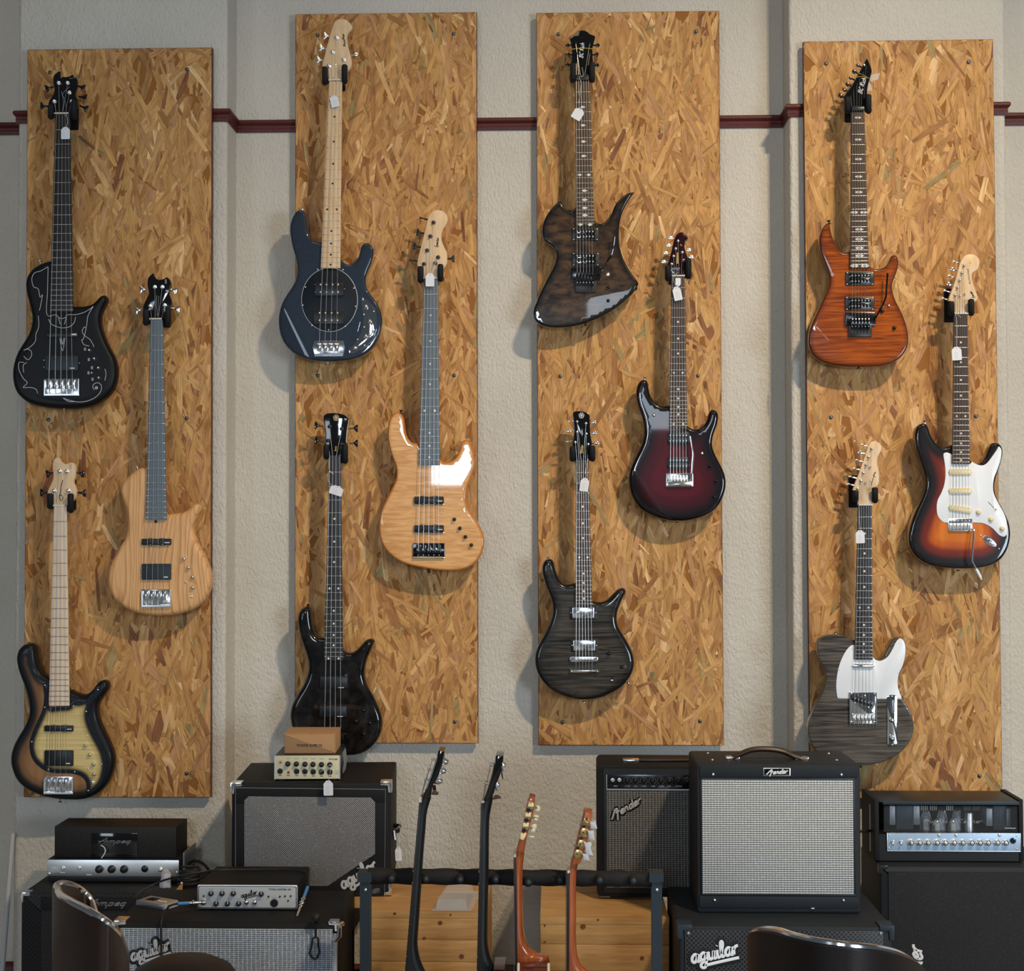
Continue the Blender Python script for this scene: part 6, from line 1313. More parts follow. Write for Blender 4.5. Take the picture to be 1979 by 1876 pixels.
crate('pine plank crate behind the guitar rack, under the clear plastic pack', P(704, 1757, -.739).x, P(938, 1757, -.739).x, -.739, -.30, [.060, .062, .066, .07, .07, .07, .07], [(851, 1783, .0065), (820, 1813, .005), (892, 1848, .0075), (871, 1767.5, .003), (763, 1765, .004)], [.32, .34, .34], 3, P(452, 1740, -.6).x)
crate('pine plank crate right of the acoustic guitars, under the older amplifier', P(1044, 1767, -.796).x, P(1312.5, 1781, -1.036).x-.008, -.796, -.36, [.055, .074, .07, .07, .07, .07, .07], [(1127, 1790, .0075), (1053, 1788, .0028), (1053, 1820, .0028), (1241, 1851, .006), (1156, 1777, .003)], [.34, .33, .33], 7)
# a clear moulded pack lying on the left crate
c = PZ(876, 1757, Z3); f = Fr((PZ(835, 1757.5, Z3+.001).x, -.733, Z3+.001), 0); w = f.px(911, 1757)[0]
t = thing('plastic_pack', 'empty clear moulded plastic pack lying on the left pine crate', 'packaging', f.w(w/2, .1, 0))
mb = MB(); mb.hexa([(0, 0, 0), (w, 0, 0), (w, 0, .0015), (0, 0, .0015), (.02, .22, 0), (w+.018, .22, 0), (w+.018, .22, .0015), (.02, .22, .0015)]); f.part('flange', mb, 'clear_plastic', t)
mb = MB(); mb.hexa([(.012, .008, .0015), (w-.012, .008, .0015), (w-.016, .012, .030), (.016, .012, .030), (.03, .20, .0015), (w-.004, .20, .0015), (w-.008, .196, .030), (.034, .196, .030)]); f.part('blister', mb, 'clear_plastic', t)

# ---------------------------------------------------------------- cabinet with grey check grille, small cream head, cardboard box
f = Fr((P(447, 1739, -.592).x, -.592, Z3+.0006), 3.5); xr = f.px(755, 1741)[0]; h = f.px(447, 1514)[1]
t = thing('speaker_cabinet', 'black speaker cabinet with grey checked grille, carrying the cream-faced head', 'speaker cabinet', f.w(xr/2, .2, 0))
f.box('cabinet', 0, xr, .0, .385, .006, h, 'black_tolex', t, .008, .006)
f.inner('front_frame', .012, xr-.012, -.004, .012, .016, h-.008, 'black_tolex', t, .05)
gp = [(472, 1546), (480, 1538.5), (716, 1541), (725, 1550), (725, 1650), (633, 1712), (472, 1712)]
f.poly('baffle', [(462, 1530), (742, 1533), (740, 1730), (460, 1730)], -.002, .01, 'black_tolex', t)
f.poly('grille', gp, -.0045, .004, 'check_cloth', t, .001)
mb = MB(); q = [f.px(*p, -.004) for p in ((455, 1735), (455, 1522), (745, 1525), (743, 1735), (455, 1735))]; mb.tube([(a, -.0045, b) for a, b in q], .0011, 6); f.part('piping', mb, 'grey_metal', t)
logo_aguilar(f, t, 697, 1697, -.0055, .122, 31, None, 'silver_panel')
corner(f, t, 0, h, -1, 'chrome', .030, .04); corner(f, t, xr, h, 1, 'chrome', .030, .04); 
for px_, sx in ((447, -1), (755, 1)):
    x = 0 if sx < 0 else xr; mb = MB(); mb.prism([(x+sx*.003, .003), (x-sx*.02, .003), (x-sx*.02, .010), (x-sx*.006, .012), (x-sx*.006, .035), (x+sx*.003, .035)], -.003, .03, .001); f.part('corner_guard', mb, 'chrome', t)
mb = MB(); mb.tube([f.w(xr, .11, h*.50), f.w(xr+.016, .12, h*.50), f.w(xr+.018, .19, h*.5), f.w(xr, .2, h*.5)], .007, 8); part('side_handle', mb, 'black_plastic', t)
mb = MB(); c0 = f.w(xr+.004, .095, h*.52); mb.tube([c0, c0+Vector((.004, 0, -.028))], .005, 8); part('handle_bracket', mb, 'chrome', t)
for y in (.05, .335):
    for x in (.04, xr-.04): f.box('foot', x-.015, x+.015, y, y+.03, 0, .007, 'black_rubber', t)
fc, hc = f, h; Z4 = Z3+h+.0012
price_tag(770, 1650, 12.5, 26, 3, f.w(xr+.03, .1, 0).y, 'white price tag hanging at the right side of the grey-grille cabinet', [(770.5, 1638), (772, 1620), (775, 1606), (771, 1597), (766, 1602)], 2)
f = Fr((P(530, 1501, -.545).x, -.545, Z4), 3.0); xr = f.px(657.5, 1503)[0]; h = f.px(530, 1461)[1]
t = thing('amplifier_head', 'cream-faced compact bass head under the cardboard box', 'amplifier head', f.w(xr/2, .1, 0))
f.box('case', .001, xr-.001, .003, .20, .004, h, 'black_plastic', t, .001); f.box('front_panel', 0, xr, 0, .004, .005, h+.001, 'cream_panel', t, .0008, .001)
f.box('face_edge', .0, .0025, -.001, .004, .004, h+.001, 'brushed_silver', t); f.box('face_edge', xr-.0025, xr, -.001, .004, .004, h+.001, 'brushed_silver', t)
for x in (.02, xr-.02): f.box('foot', x-.008, x+.008, .01, .03, 0, .005, 'black_rubber', t)
for i, x in enumerate((556.5, 573, 589.5, 605, 621.5, 637.5)): f.put('control_knob', u_knob, 'dark_chrome', t, x, 1475.5+i*.35, -.0, .0078, .012)
for i, x in enumerate((541.5, 573.5, 589.5, 605.5, 621.5, 637.5)): f.put('input_jack', u_jack, 'black_plastic', t, x, 1489.5+i*.4, 0, .0082, .004)
f.pbox('mute_button', 555.5, 559.5, 1490, 1494.5, -.003, .001, 'red_plastic', t, .0006); f.pbox('badge', 536.5, 547.5, 1468, 1480.5, -.0006, .001, 'silver_panel', t)
f.put('badge_seal', u_disc, 'gold_ink', t, 542, 1473, -.0006, .0062, .0006); f.put('badge_dot', u_disc, 'red_plastic', t, 542, 1473, -.0012, .003, .0004)
text_part('lettering', 'WTX-500', .0062, 'black_ink', t, f.W(644, 1467, -.0008), yaw=f.a)
for i, x in enumerate((541.5, 557, 573.5, 589.5, 605.5, 621.5, 637.5)): f.pbox('control_label', x-3, x+3, 1497.3+i*.35, 1498.5+i*.35, -.0003, .0006, 'black_ink', t)
for i, x in enumerate((557, 573, 589.5, 605.5, 621.5)): f.pbox('control_label', x-4.5, x+4.5, 1464.6+i*.3, 1465.6+i*.3, -.0003, .0006, 'grey_ink', t)
for y in (1489, 1492, 1495): f.pbox('control_label', 647, 655, y, y+.9, -.0003, .0006, 'grey_ink', t)
mb = MB()
for k in range(9): mb.tube([f.w(xr-.001, .10+.009*k, .006), f.w(xr+.003, .10+.009*k, h*.5), f.w(xr-.001, .10+.009*k, h-.004)], .0026, 6)
part('heat_sink', mb, 'grey_metal', t, kind='stuff')
price_tag(634.5, 1522.5, 18.5, 29, 1, -.606, 'white price tag hanging from the cream-faced head over the checked grille', [(636, 1504), (639.5, 1482), (640, 1478), (632, 1482), (618, 1492)], 2)
Z5 = Z4+h+.0005
f = Fr((P(549.5, 1458.5, -.502).x, -.502, Z5), 2.5); xr = f.px(648.5, 1459)[0]; h = f.px(549.5, 1419)[1]
t = thing('cardboard_box', 'brown cardboard box with stamped lettering on the cream-faced head', 'box', f.w(xr/2, .08, 0))
f.box('carton', 0, xr, 0, .155, 0, h, 'cardboard', t, .003, .002); mb = MB()
f.box('lid_flap', -.0015, xr*.5, .002, .153, h-.001, h+.0015, 'cardboard', t, .0003); f.box('lid_flap', xr*.505, xr+.0005, .002, .153, h-.001, h+.0012, 'cardboard', t, .0003)
text_part('lettering', 'POWER SUPPLYS', .0115, 'black_ink', t, f.W(598, 1440.5, -.0008), yaw=f.a, rot=math.radians(-.8), sx=.88)

# ---------------------------------------------------------------- right: two combos, perforated cabinet, valve head on tall cabinet
Z6 = .518
f = Fr((P(1312.5, 1781, -1.036).x, -1.036, 0)); xr = f.px(1725, 1783)[0]
t = thing('speaker_cabinet', 'black speaker cabinet with perforated steel grille under the silver-grille combo', 'speaker cabinet', f.w(xr/2, .2, 0))
f.box('cabinet', 0, xr, 0, .42, 0, Z6, 'blue_black_tolex', t, .006, .005)
ga, gz = f.px(1323, 1796); gb = f.px(1706, 1796)[0]; f.box('grille', ga, gb, -.005, .01, .04, gz, 'perforated_steel', t, .002)
for x in (0, xr): corner(f, t, x, Z6, -1 if x == 0 else 1, 'steel_blue', .034, .05, .004)
for x in (1330, 1702): f.put('screw', u_dome, 'grey_metal', t, x, 1803, -.005, .0045, .004)
logo_aguilar(f, t, 1383, 1851, -.0065, .128, 12, 'black_plastic', 'white_plastic')
Z7 = Z6+.0006
f = Fr((P(1347.5, 1757.5, -.905).x, -.905, Z7)); xr = f.px(1664.5, 1758)[0]; h = f.px(1347, 1476)[1]
t = thing('guitar_combo', 'black guitar combo with bright silver grille and leather handle', 'amplifier', f.w(xr/2, .12, 0))
mb = MB(); mb.prism(rrect(0, xr, 0, h, .008), 0, .235, .006); f.part('cabinet', mb, 'blue_black_tolex', t)
ga, gz = f.px(1356, 1504.5); gb, gz0 = f.px(1651, 1728.5)
f.box('grille', ga, gb, -.002, .004, gz0, gz, 'silver_bright_cloth', t, .001)
f.inner('grille_surround', ga-.003, gb+.003, -.004, .002, gz0-.003, gz+.003, 'black_plastic', t, .004)
f.pbox('lower_panel', 1352, 1660, 1731, 1755, -.004, .002, 'blue_black_tolex', t, .002); f.pbox('upper_panel', 1352, 1658, 1479, 1502, -.004, .002, 'blue_black_tolex', t, .002)
for x, y in ((1378, 1496), (1626, 1496.5), (1381, 1739), (1630, 1739.5)): f.put('screw', u_dome, 'nickel', t, x, y, -.004, .0042, .004)
b = f.pbox('name_badge', 1475, 1528, 1483.5, 1499.5, -.007, -.002, 'nickel', t, .001, .002); b2 = f.pbox('badge_face', 1477, 1526, 1485, 1498, -.0078, -.006, 'black_gloss', t, .0003, .001)
script_part('logo', 'Fender', .054, 'white_ink', t, f.W(1503, 1495, -.0084), math.radians(4), .3, .2, .75, depth=.3)
hz_ = h; q = [f.w(f.px(x, 1470)[0], .085, z) for x, z in ((1422, hz_+.001), (1436, hz_+.012), (1462, hz_+.026), (1495, hz_+.028), (1522, hz_+.022), (1541, hz_+.010), (1560, hz_+.001))]
mb = MB(); mb.tube([Vector(v) for v in catmull(q, 4)], .008, 8, True, 1.5); part('carrying_handle', mb, 'brown_leather', t)
for x in (1423, 1559): xx = f.px(x, 1470)[0]; f.box('handle_end', xx-.019, xx+.019, .075, .095, hz_-.0005, hz_+.008, 'chrome', t, .002, .003)
for x, y in ((1342, 1449), (1612, 1452)): pass
for x, y in ((.05, .05), (xr-.05, .05), (.05, .17), (xr-.05, .17)): inst('top_screw', unit('top_screw', u_dome, 'nickel'), t, f.w(x, y+.02, h), (.004, .003, .004), (PI/2*-1, 0, 0))
f.pbox('scratch', 1568, 1574, 1754.5, 1756, -.0065, -.003, 'white_ink', t); 
# older combo on the right crate
f = Fr((P(1154, 1733, -.590).x, -.590, Z3), -1.0); xr = f.px(1154, 1733)[0]+.415; h = f.px(1156, 1478)[1]; 
t = thing('guitar_combo', 'older black guitar combo with dark woven grille and slanted script badge', 'amplifier', f.w(xr/2, .1, 0))
mb = MB(); mb.prism(rrect(0, xr, .008, h, .014), .0, .20, .004); f.part('cabinet', mb, 'black_tolex', t)
xa, za = f.px(1166, 1484.5, -.0); f.box('front_recess', xa, xr-.02, -.003, .004, .02, za, 'blue_black_tolex', t, .001)
xa, za = f.px(1173, 1496); zc = f.px(1173, 1522.5)[1]; f.box('control_panel', xa, xr-.035, -.006, 0, zc, za, 'dark_chrome', t, .0004)
f.box('panel_edge', xa-.002, xa, -.007, 0, zc-.003, za, 'brushed_silver', t); f.box('panel_edge', xa-.002, xr-.035, -.007, 0, zc-.004, zc-.001, 'brushed_silver', t)
f.box('grille', xa-.001, xr-.035, -.005, .002, .035, zc-.004, 'silver_dark_cloth', t, .001)
for x in (1184, 1197): f.put('input_jack', u_jack, 'nickel', t, x, 1507, -.006, .0058, .004)
for x in (1212, 1227.5, 1244, 1261, 1277, 1293.5, 1311, 1328): 
    f.put('control_knob', u_knob, 'black_plastic', t, x, 1508, -.006, .0075, .012)
    for k in range(9):
        a = math.radians(225-33.75*k); f.put('tick', u_disc, 'white_ink', t, x+6.6*math.cos(a), 1508-6.6*math.sin(a), -.006, .0006, .0004)
for x, wd in ((1190, 'INPUT'), (1212, 'VOLUME'), (1228, 'GAIN'), (1244, 'MASTER'), (1261.5, 'TREBLE'), (1278, 'MIDDLE'), (1293.5, 'BASS'), (1311, 'PRESENCE')):
    text_part('control_label', wd, .0042, 'white_ink', t, f.W(x, 1519, -.0066), yaw=f.a)
for g_, m_, dd in ((.0022, 'black_gloss', -.006), (0, 'silver_paint', -.0085)):
    script_part('logo' if g_ == 0 else 'logo_backing', 'Fender', .094, m_, t, f.W(1213, 1566, dd), math.radians(30), .3, .17 if g_ == 0 else .36, .8, grow=g_, depth=.3, yaw=f.a)  # wider black gloss copy of the lettering sits behind the silver one
xa = f.px(1205, 1470)[0]; f.box('handle_end', xa, xa+.048, .06, .085, h-.001, h+.008, 'chrome', t, .002, .002); f.box('carrying_handle', xa+.045, xa+.22, .062, .083, h+.001, h+.006, 'black_plastic', t, .002)
for x in (.025, xr-.025): 
    for y in (.02, .15): f.box('foot', x-.014, x+.014, y, y+.028, 0, .010, 'nickel' if x < .1 else 'black_rubber', t, .002)
# valve head with window
Z8 = .584
f = Fr((P(1701, 1666, -.626).x, -.626, 0)); xr = f.px(1701, 1666)[0]+.62
t = thing('speaker_cabinet', 'tall black speaker cabinet at the right edge under the valve head', 'speaker cabinet', f.w(xr/2, .14, 0))
f.box('cabinet', 0, xr, 0, .27, 0, Z8, 'blue_black_tolex', t, .012, .008)
xa, za = f.px(1716, 1684); f.box('grille', xa, xr-.02, -.004, .006, .03, za, 'dark_cloth', t, .002)
corner(f, t, 0, Z8, -1, 'black_plastic', .022, .03, .002)
script_part('logo', 'Hughes & Kettner', .40, 'white_ink', t, f.W(1783, 1830+.20*FPX/4.38, -.0055), math.radians(90), .25, .16, 1.0, depth=.3, align='C')
f = Fr((P(1690, 1651, -.575).x, -.575, Z8)); xr = f.px(1977, 1651)[0]; h = f.px(1690, 1547)[1]; D = .17
t = thing('amplifier_head', 'black valve amplifier head with glowing-clear window and pale blue front panel', 'amplifier head', f.w(xr/2, .08, 0))
t['label'] = 'black valve amplifier head with clear window over valves and pale panel'
for x in (0, xr-.012):
    mb = MB(); mb.prism([(x, .004), (x+.014, .004), (x+.014, h+.004), (x, h+.004)], -.003, D+.006, .004); f.part('end_cheek', mb, 'black_tolex', t)
f.box('top_cover', .014, xr-.012, .0, D, h-.006, h, 'black_plastic', t, .0015); f.box('bottom_plate', .014, xr-.012, 0, D, .004, .012, 'black_plastic', t); f.box('back_plate', .014, xr-.012, D-.004, D, .012, h-.006, 'soft_black', t)
f.pbox('top_lip', 1706, 1973, 1548, 1556, -.002, .006, 'steel_blue', t, .002)
zp = f.px(1714, 1609)[1]; zq = f.px(1714, 1643.5)[1]; xa = f.px(1714, 1609)[0]; xb = f.px(1971, 1609)[0]
f.box('deck', .014, xr-.012, .0, D-.004, .012, zp-.004, 'black_plastic', t); f.box('front_panel', xa, xb, -.004, .002, zq, zp, 'ice_panel', t, .001)
f.inner('panel_trim', xa-.001, xb+.001, -.0046, -.002, zq-.001, zp+.001, 'brushed_silver', t, .0016)
for x in (1760, 1776.5, 1792.5, 1810, 1826, 1843, 1859.5, 1877, 1893, 1908.5, 1926.5, 1943): f.put('knob_ring', u_disc, 'white_ink', t, x-1, 1626.5, -.004, .0102, .0006); f.put('control_knob', u_knob, 'chrome', t, x, 1627.5, -.004, .0090, .013)
for x in (1725, 1741): 
    f.put('toggle_base', u_jack, 'chrome', t, x, 1626, -.004, .005, .004); mb = MB(); mb.tube([f.W(x, 1626, -.006), f.W(x+1, 1632, -.018)], [.0016, .0026], 6); part('toggle_switch', mb, 'chrome', t)
f.put('input_jack', u_jack, 'dark_chrome', t, 1957.5, 1624, -.004, .0085, .005)
for x in (1815, 1848, 1931.5): f.put('button', u_dome, 'brushed_silver', t, x, 1613.5, -.004, .005, .003)
for x, y in ((1718.5, 1613.5), (1718.5, 1639), (1965, 1615), (1965, 1640)): f.put('screw', u_dome, 'nickel', t, x, y, -.004, .0024, .0014)
for px0, px1, y0, y1, m_ in ((1719, 1731, 1557, 1594, 'grey_metal'), (1732, 1765, 1556, 1603, 'steel_blue'), (1765, 1778, 1557, 1594, 'grey_metal'), (1906, 1919, 1562, 1596, 'grey_metal'), (1920, 1946, 1557, 1604, 'steel_blue'), (1944.5, 1954, 1562, 1597, 'grey_metal')):
    f.pbox('transformer_core' if m_ != 'steel_blue' else 'transformer_coil', px0, px1, y0, y1, .05 if m_ != 'steel_blue' else .045, .11, m_, t, .002, .002)
for x, y0, wd in ((1789, 1566, 8.5), (1820, 1565, 8.5), (1849, 1565, 8.5), (1811, 1582, 7), (1842, 1582, 7)):
    dy = .07 if wd > 8 else .045; a = f.W(x, 1606, dy); b = f.W(x, y0, dy); r = wd*(5-.5)/FPX; H = (b-a).z
    mb = MB(); mb.lathe((a.x, a.y, a.z), (0, 0, 1), [(r*.95, 0), (r, H*.15), (r, H*.7), (r*.8, H*.85), (r*.45, H*.97), (.0008, H)], 14); part('valve', mb, 'tube_glass', t)
    mb = MB(); mb.box(a.x-r*.55, a.x+r*.55, a.y-.004, a.y+.004, a.z+H*.1, a.z+H*.62); part('valve_plate', mb, 'grey_metal', t); mb = MB(); mb.lathe((a.x, a.y, a.z+H*.80), (0, 0, 1), [(r*.70, 0), (r*.42, H*.14), (.001, H*.16)], 12); part('valve_getter', mb, 'chrome', t)
    for sx in (-1, 1): mb = MB(); mb.tube([(a.x+sx*r*1.35, a.y-.004, a.z), (a.x+sx*r*1.15, a.y-.004, a.z+H*.6), (a.x+sx*r*.6, a.y-.004, a.z+H*1.0)], .0007, 5); part('valve_retainer', mb, 'nickel', t)
a = f.W(1873, 1607, .05); b = f.W(1873, 1569, .05); mb = MB(); mb.lathe(a, (0, 0, 1), [(.0125, 0), (.0125, (b-a).z*.96), (.011, (b-a).z), (.001, (b-a).z)], 18); part('capacitor', mb, 'brushed_silver', t)
for g0 in (1780, 1797.5, 1829, 1863, 1880):
    for k in range(4): f.pbox('vent_slot', g0+k*3.6, g0+k*3.6+1.8, 1557, 1566, D-.006, D-.0035, 'cream_panel', t)
f.pbox('window', 1708, 1972, 1557, 1608, .004, .007, 'window_pane', t)
script_part('logo', 'Hughes & Kettner', .168, 'grey_metal', t, f.W(1841, 1590, .003), 0, .3, .045, .6, depth=.4)
script_part('lettering', 'TubeMeister'.replace('T', 'T').replace('b', 'b'), .034, 'white_ink', t, f.W(1952, 1601, .003), 0, .3, .09, .6, depth=.3)
f.box('side_strip', -.0012, .002, .05, .062, .02, h-.02, 'grey_metal', t)
cord('power_cable', 'short black cord between the silver-grille combo and the valve head', [P(1660, 1606, -.6), P(1670, 1606.5, -.55), P(1684, 1605, -.52)], .004)

# ---------------------------------------------------------------- guitar rack and the four instruments on it
YR = -1.16
t = thing('guitar_rack', 'black steel guitar rack with padded neck rail in front of the crates', 'guitar stand', (P(988, 1696, YR).x, YR, 0))
L, R_ = P(712, 1692, YR), P(1262, 1698, YR)
mb = MB(); n = 40; path = [L.lerp(R_, i/n) for i in range(n+1)]; mb.tube(path, [.0205+.0014*math.sin(i*1.3) for i in range(n+1)], 14); part('padded_rail', mb, 'foam_black', t)
for x, y in ((758, 1694), (824, 1695), (890, 1696), (958, 1696), (1021, 1701), (1083, 1697), (1158, 1697), (1223, 1698)):
    c = P(x, y, YR-.012); mb = MB(); mb.lathe((c.x, YR-.010, c.z), (0, -1, 0), [(.0125, 0), (.0125, .018), (.0105, .026), (.007, .029)], 16); k = part('neck_divider', mb, 'foam_black', t)
    mb = MB(); mb.lathe((c.x, YR-.036, c.z), (0, -1, 0), [(.0075, 0), (.007, .003), (.004, .0055), (.0005, .006)], 14); part('divider_cap', mb, 'steel_blue', k)
for xa, xb, ya in ((696, 716, 1690), (1259, 1279, 1690)):
    a, b = P(xa, ya, YR-.02), P(xb, ya, YR-.02); mb = MB(); mb.box(a.x, b.x, YR-.026, YR+.004, 0.02, a.z); p = part('end_post', mb, 'steel_blue', t)
    mb = MB(); mb.box(a.x-.006, b.x+.004, YR-.032, YR+.022, a.z-.016, a.z+.006); part('rail_bracket', mb, 'steel_blue', t)
    c = P((xa+xb)/2+.5, 1719, YR-.026); inst('bolt', unit('bolt', u_dome, 'nickel'), t, (c.x, YR-.026, c.z), (.0045, .004, .0045))
    mb = MB(); mb.box(a.x, b.x, YR-.26, YR+.16, 0, .022); part('foot_bar', mb, 'steel_blue', t)
mb = MB(); mb.tube([P(722, 1722, YR), P(731, 1720, YR+.02)], .006, 8); part('hinge_stub', mb, 'grey_metal', t)
for yy, zz in ((YR-.22, .05), (YR+.12, .10)):
    mb = MB(); mb.tube([(L.x, yy, zz), (R_.x, yy, zz)], .014, 10); part('lower_rail', mb, 'foam_black', t)
RZ = (690, 1420, .243); YG = YR-.055
def rq(x, y, yy=YG): return P(RZ[0]+x*RZ[2], RZ[1]+y*RZ[2], yy)
def side_neck(name, rows, m, parent, hw=.021):
    """rows of (left x, right x, y) in the rack crop: flat board side to the left, rounded back to the right"""
    q = 10; vs = []; k = 12
    rr = catmull([(a, b) for a, b, c in rows], 4); yy = catmull([(c, c) for a, b, c in rows], 4)
    for (a, b), (c, _) in zip(rr, yy):
        l, r = rq(a, c), rq(b, c)
        for i in range(q+1):
            an = PI*i/q; vs.append((l.x+(r.x-l.x)*math.sin(an)**.8, YG-hw*math.cos(an), l.z+(r.z-l.z)*math.sin(an)))
    M = q+1; N = len(rr); fs = []
    for i in range(N-1): fs += [(i*M+j, i*M+(j+1) % M, (i+1)*M+(j+1) % M, (i+1)*M+j) for j in range(M)]
    fs += [tuple(range(M-1, -1, -1)), tuple((N-1)*M+j for j in range(M))]
    mb = MB(); mb.add(vs, fs); return part(name, mb, m, parent, sharp=50)
def side_slab(name, pts, m, parent, hw, bev=.002, y0=None, smooth=False):
    p = catmull(pts, 4, True) if smooth else pts
    mb = MB(); mb.prism([(v.x, v.z) for v in (rq(a, b) for a, b, *_ in p)], YG-hw if y0 is None else y0[0], YG+hw if y0 is None else y0[1], bev); return part(name, mb, m, parent)
def side_frets(parent, top, bot, n, w, m='fret_wire'):
    for i in range(1, n+1):
        f_ = (1-2**(-i/12))*1.5
        if f_ > 1: break
        c = rq(top[0]+(bot[0]-top[0])*f_, top[1]+(bot[1]-top[1])*f_); inst('fret', unit('side_fret', u_box, m), parent, c, (.0025, w*2, .0022))
def below(px, py, dz): v = rq(px, py); return v
def tube_s(name, pts, r, m, parent, yoff=0.0):
    mb = MB(); mb.tube([rq(a, b, YG+yoff) for a, b in pts], r, 6); return part(name, mb, m, parent)
def standing(name, label, cat, px):
    v = rq(px, 1876); return thing(name, label, cat, (v.x, YG, .06), 'guitars standing in the rack')
def lower_body(parent, xa, xb, py, m, hw, name='body', slant=-.004, bind=None):
    """body seen edge-on: its upper bout swells towards us below the heel, then runs down out of the picture"""
    a, b = rq(xa, py), rq(xb, py); zb = .075; mb = MB(); prof = [(0, .30), (.006, .42), (.02, .60), (.045, .78), (.08, .92), (.12, 1.0), (a.z-zb, 1.0)]; q = 6; vs = []
    for dz, k in prof:
        s_ = slant*dz/(a.z-zb); h = hw*k
        for (x, y) in ((a.x, -h), (b.x, -h), (b.x, h), (a.x, h)): vs.append((x+s_, YG+y, a.z-dz))
    fs = [(i*4+j, i*4+(j+1) % 4, (i+1)*4+(j+1) % 4, (i+1)*4+j) for i in range(len(prof)-1) for j in range(4)]+[(3, 2, 1, 0), tuple(len(prof)*4-4+j for j in range(4))]
    mb.add(vs, fs); part(name, mb, m, parent, sharp=40)
    if bind:
        for x in (a.x+.003, b.x-.003):
            mb = MB(); mb.tube([(x+slant*dz/(a.z-zb), YG-hw*k-.0005, a.z-dz) for dz, k in prof], .0036, 8); part('binding', mb, bind, parent)
# 1 black guitar with six tuners
t = standing('electric_guitar', 'leftmost guitar on the rack, black neck seen edge-on with six chrome tuners', 'electric guitar', 420)
side_neck('neck', [(522, 590, 470), (518, 588, 505), (512, 570, 560), (503, 553, 640), (494, 545, 750), (478, 528, 950), (458, 512, 1200), (440, 497, 1420), (424, 484, 1600), (416, 484, 1680), (410, 500, 1770), (404, 530, 1850), (400, 556, 1900), (396, 575, 2000)], 'satin_black_neck', t)
side_slab('fretboard', [(500, 512), (517, 512), (402, 1990), (376, 1990)], 'ebony', t, .021, .0005); side_frets(t, (501, 512), (376, 1990), 20, .021)
side_slab('nut', [(500, 485), (524, 480), (520, 522), (496, 524)], 'bone', t, .0245, .001)
hd = side_slab('headstock', [(522, 500), (560, 400), (600, 290), (632, 190), (656, 105), (702, 112), (690, 200), (668, 270), (640, 345), (610, 380), (592, 470)], 'black_gloss', t, .036, .003)
for x, y, kx, ky in ((608, 192, 672, 205), (580, 272, 655, 278), (552, 352, 625, 358)):
    tube_s('tuner_post', [(x+20, y+8), (x-18, y-2)], .0028, 'nickel', hd, -.012); mb = MB(); c = rq(kx, ky, YG-.02); mb.lathe(c, (1, 0, -.2), [(.009, -.004), (.0105, .006), (.007, .013), (.004, .018)], 12); part('tuner_gear', mb, 'chrome', hd)
    for dy in (-14, 16): tube_s('tuner_key', [(kx+4, ky+dy), (kx+34, ky+dy+4)], .0042, 'chrome', hd, -.03 if dy < 0 else .02)
tube_s('tuner_key', [(612, 400), (618, 440)], .004, 'dark_chrome', hd, -.03); side_slab('tuner_button', [(596, 455), (612, 430), (632, 428), (658, 446), (650, 458)], 'rosewood', hd, .004, .001, (YG-.036, YG-.026))
for k, (x, y) in enumerate(((604, 195), (578, 272), (550, 350))): tube_s('string', [(x-6, y), (512, 488), (430, 1400), (372, 1990)], .0008, 'string_steel', t, -.014+.006*k)
lower_body(t, 392, 575, 2000, 'black_lacquer', .15)
# 2 bass with wine-red body
t = standing('bass_guitar', 'second instrument on the rack, black neck edge-on with a wine-red body', 'bass guitar', 1000)
side_neck('neck', [(1028, 1085, 455), (1008, 1080, 510), (998, 1074, 545), (993, 1056, 640), (993, 1050, 760), (992, 1048, 1000), (988, 1044, 1250), (984, 1040, 1500), (982, 1040, 1640), (980, 1055, 1730), (978, 1080, 1810), (976, 1100, 1860), (974, 1120, 1990)], 'satin_black_neck', t, .023)
side_slab('fretboard', [(988, 520), (1004, 520), (980, 1990), (952, 1990)], 'ebony', t, .023, .0005); side_frets(t, (988, 520), (953, 1990), 20, .023)
side_slab('nut', [(992, 510), (1017, 508), (1015, 526), (991, 527)], 'bone', t, .0255, .001)
hd = side_slab('headstock', [(1018, 510), (1045, 400), (1075, 300), (1095, 210), (1110, 143), (1166, 150), (1160, 240), (1140, 300), (1110, 380), (1085, 470)], 'black_gloss', t, .042, .003)
for x, y, kx, ky in ((1070, 233, 1145, 235), (1025, 378, 1100, 390)):
    tube_s('tuner_post', [(x+20, y+6), (x-14, y-2)], .0045, 'nickel', hd, -.014); mb = MB(); c = rq(kx, ky, YG-.03); mb.lathe(c, (1, 0, -.15), [(.006, -.006), (.009, 0), (.009, .005), (.004, .012)], 12); part('tuner_gear', mb, 'chrome', hd)
    tube_s('tuner_key', [(kx+10, ky+12), (kx+18, ky+50)], .0042, 'chrome', hd, -.04)
side_slab('tuner_button', [(1082, 492), (1100, 462), (1120, 458), (1150, 474), (1140, 484)], 'rosewood', hd, .004, .001, (YG-.04, YG-.028)); side_slab('tuner_button', [(1148, 270), (1158, 268), (1166, 330), (1160, 334)], 'dark_chrome', hd, .004, .001, (YG-.04, YG-.03))
for k, (x, y) in enumerate(((1066, 240), (1024, 384))): tube_s('string', [(x-4, y), (1004, 508), (985, 1000), (950, 1990)], .001, 'string_steel', t, -.012+.01*k)
lower_body(t, 1094, 1180, 1803, 'wine_lacquer', .14)
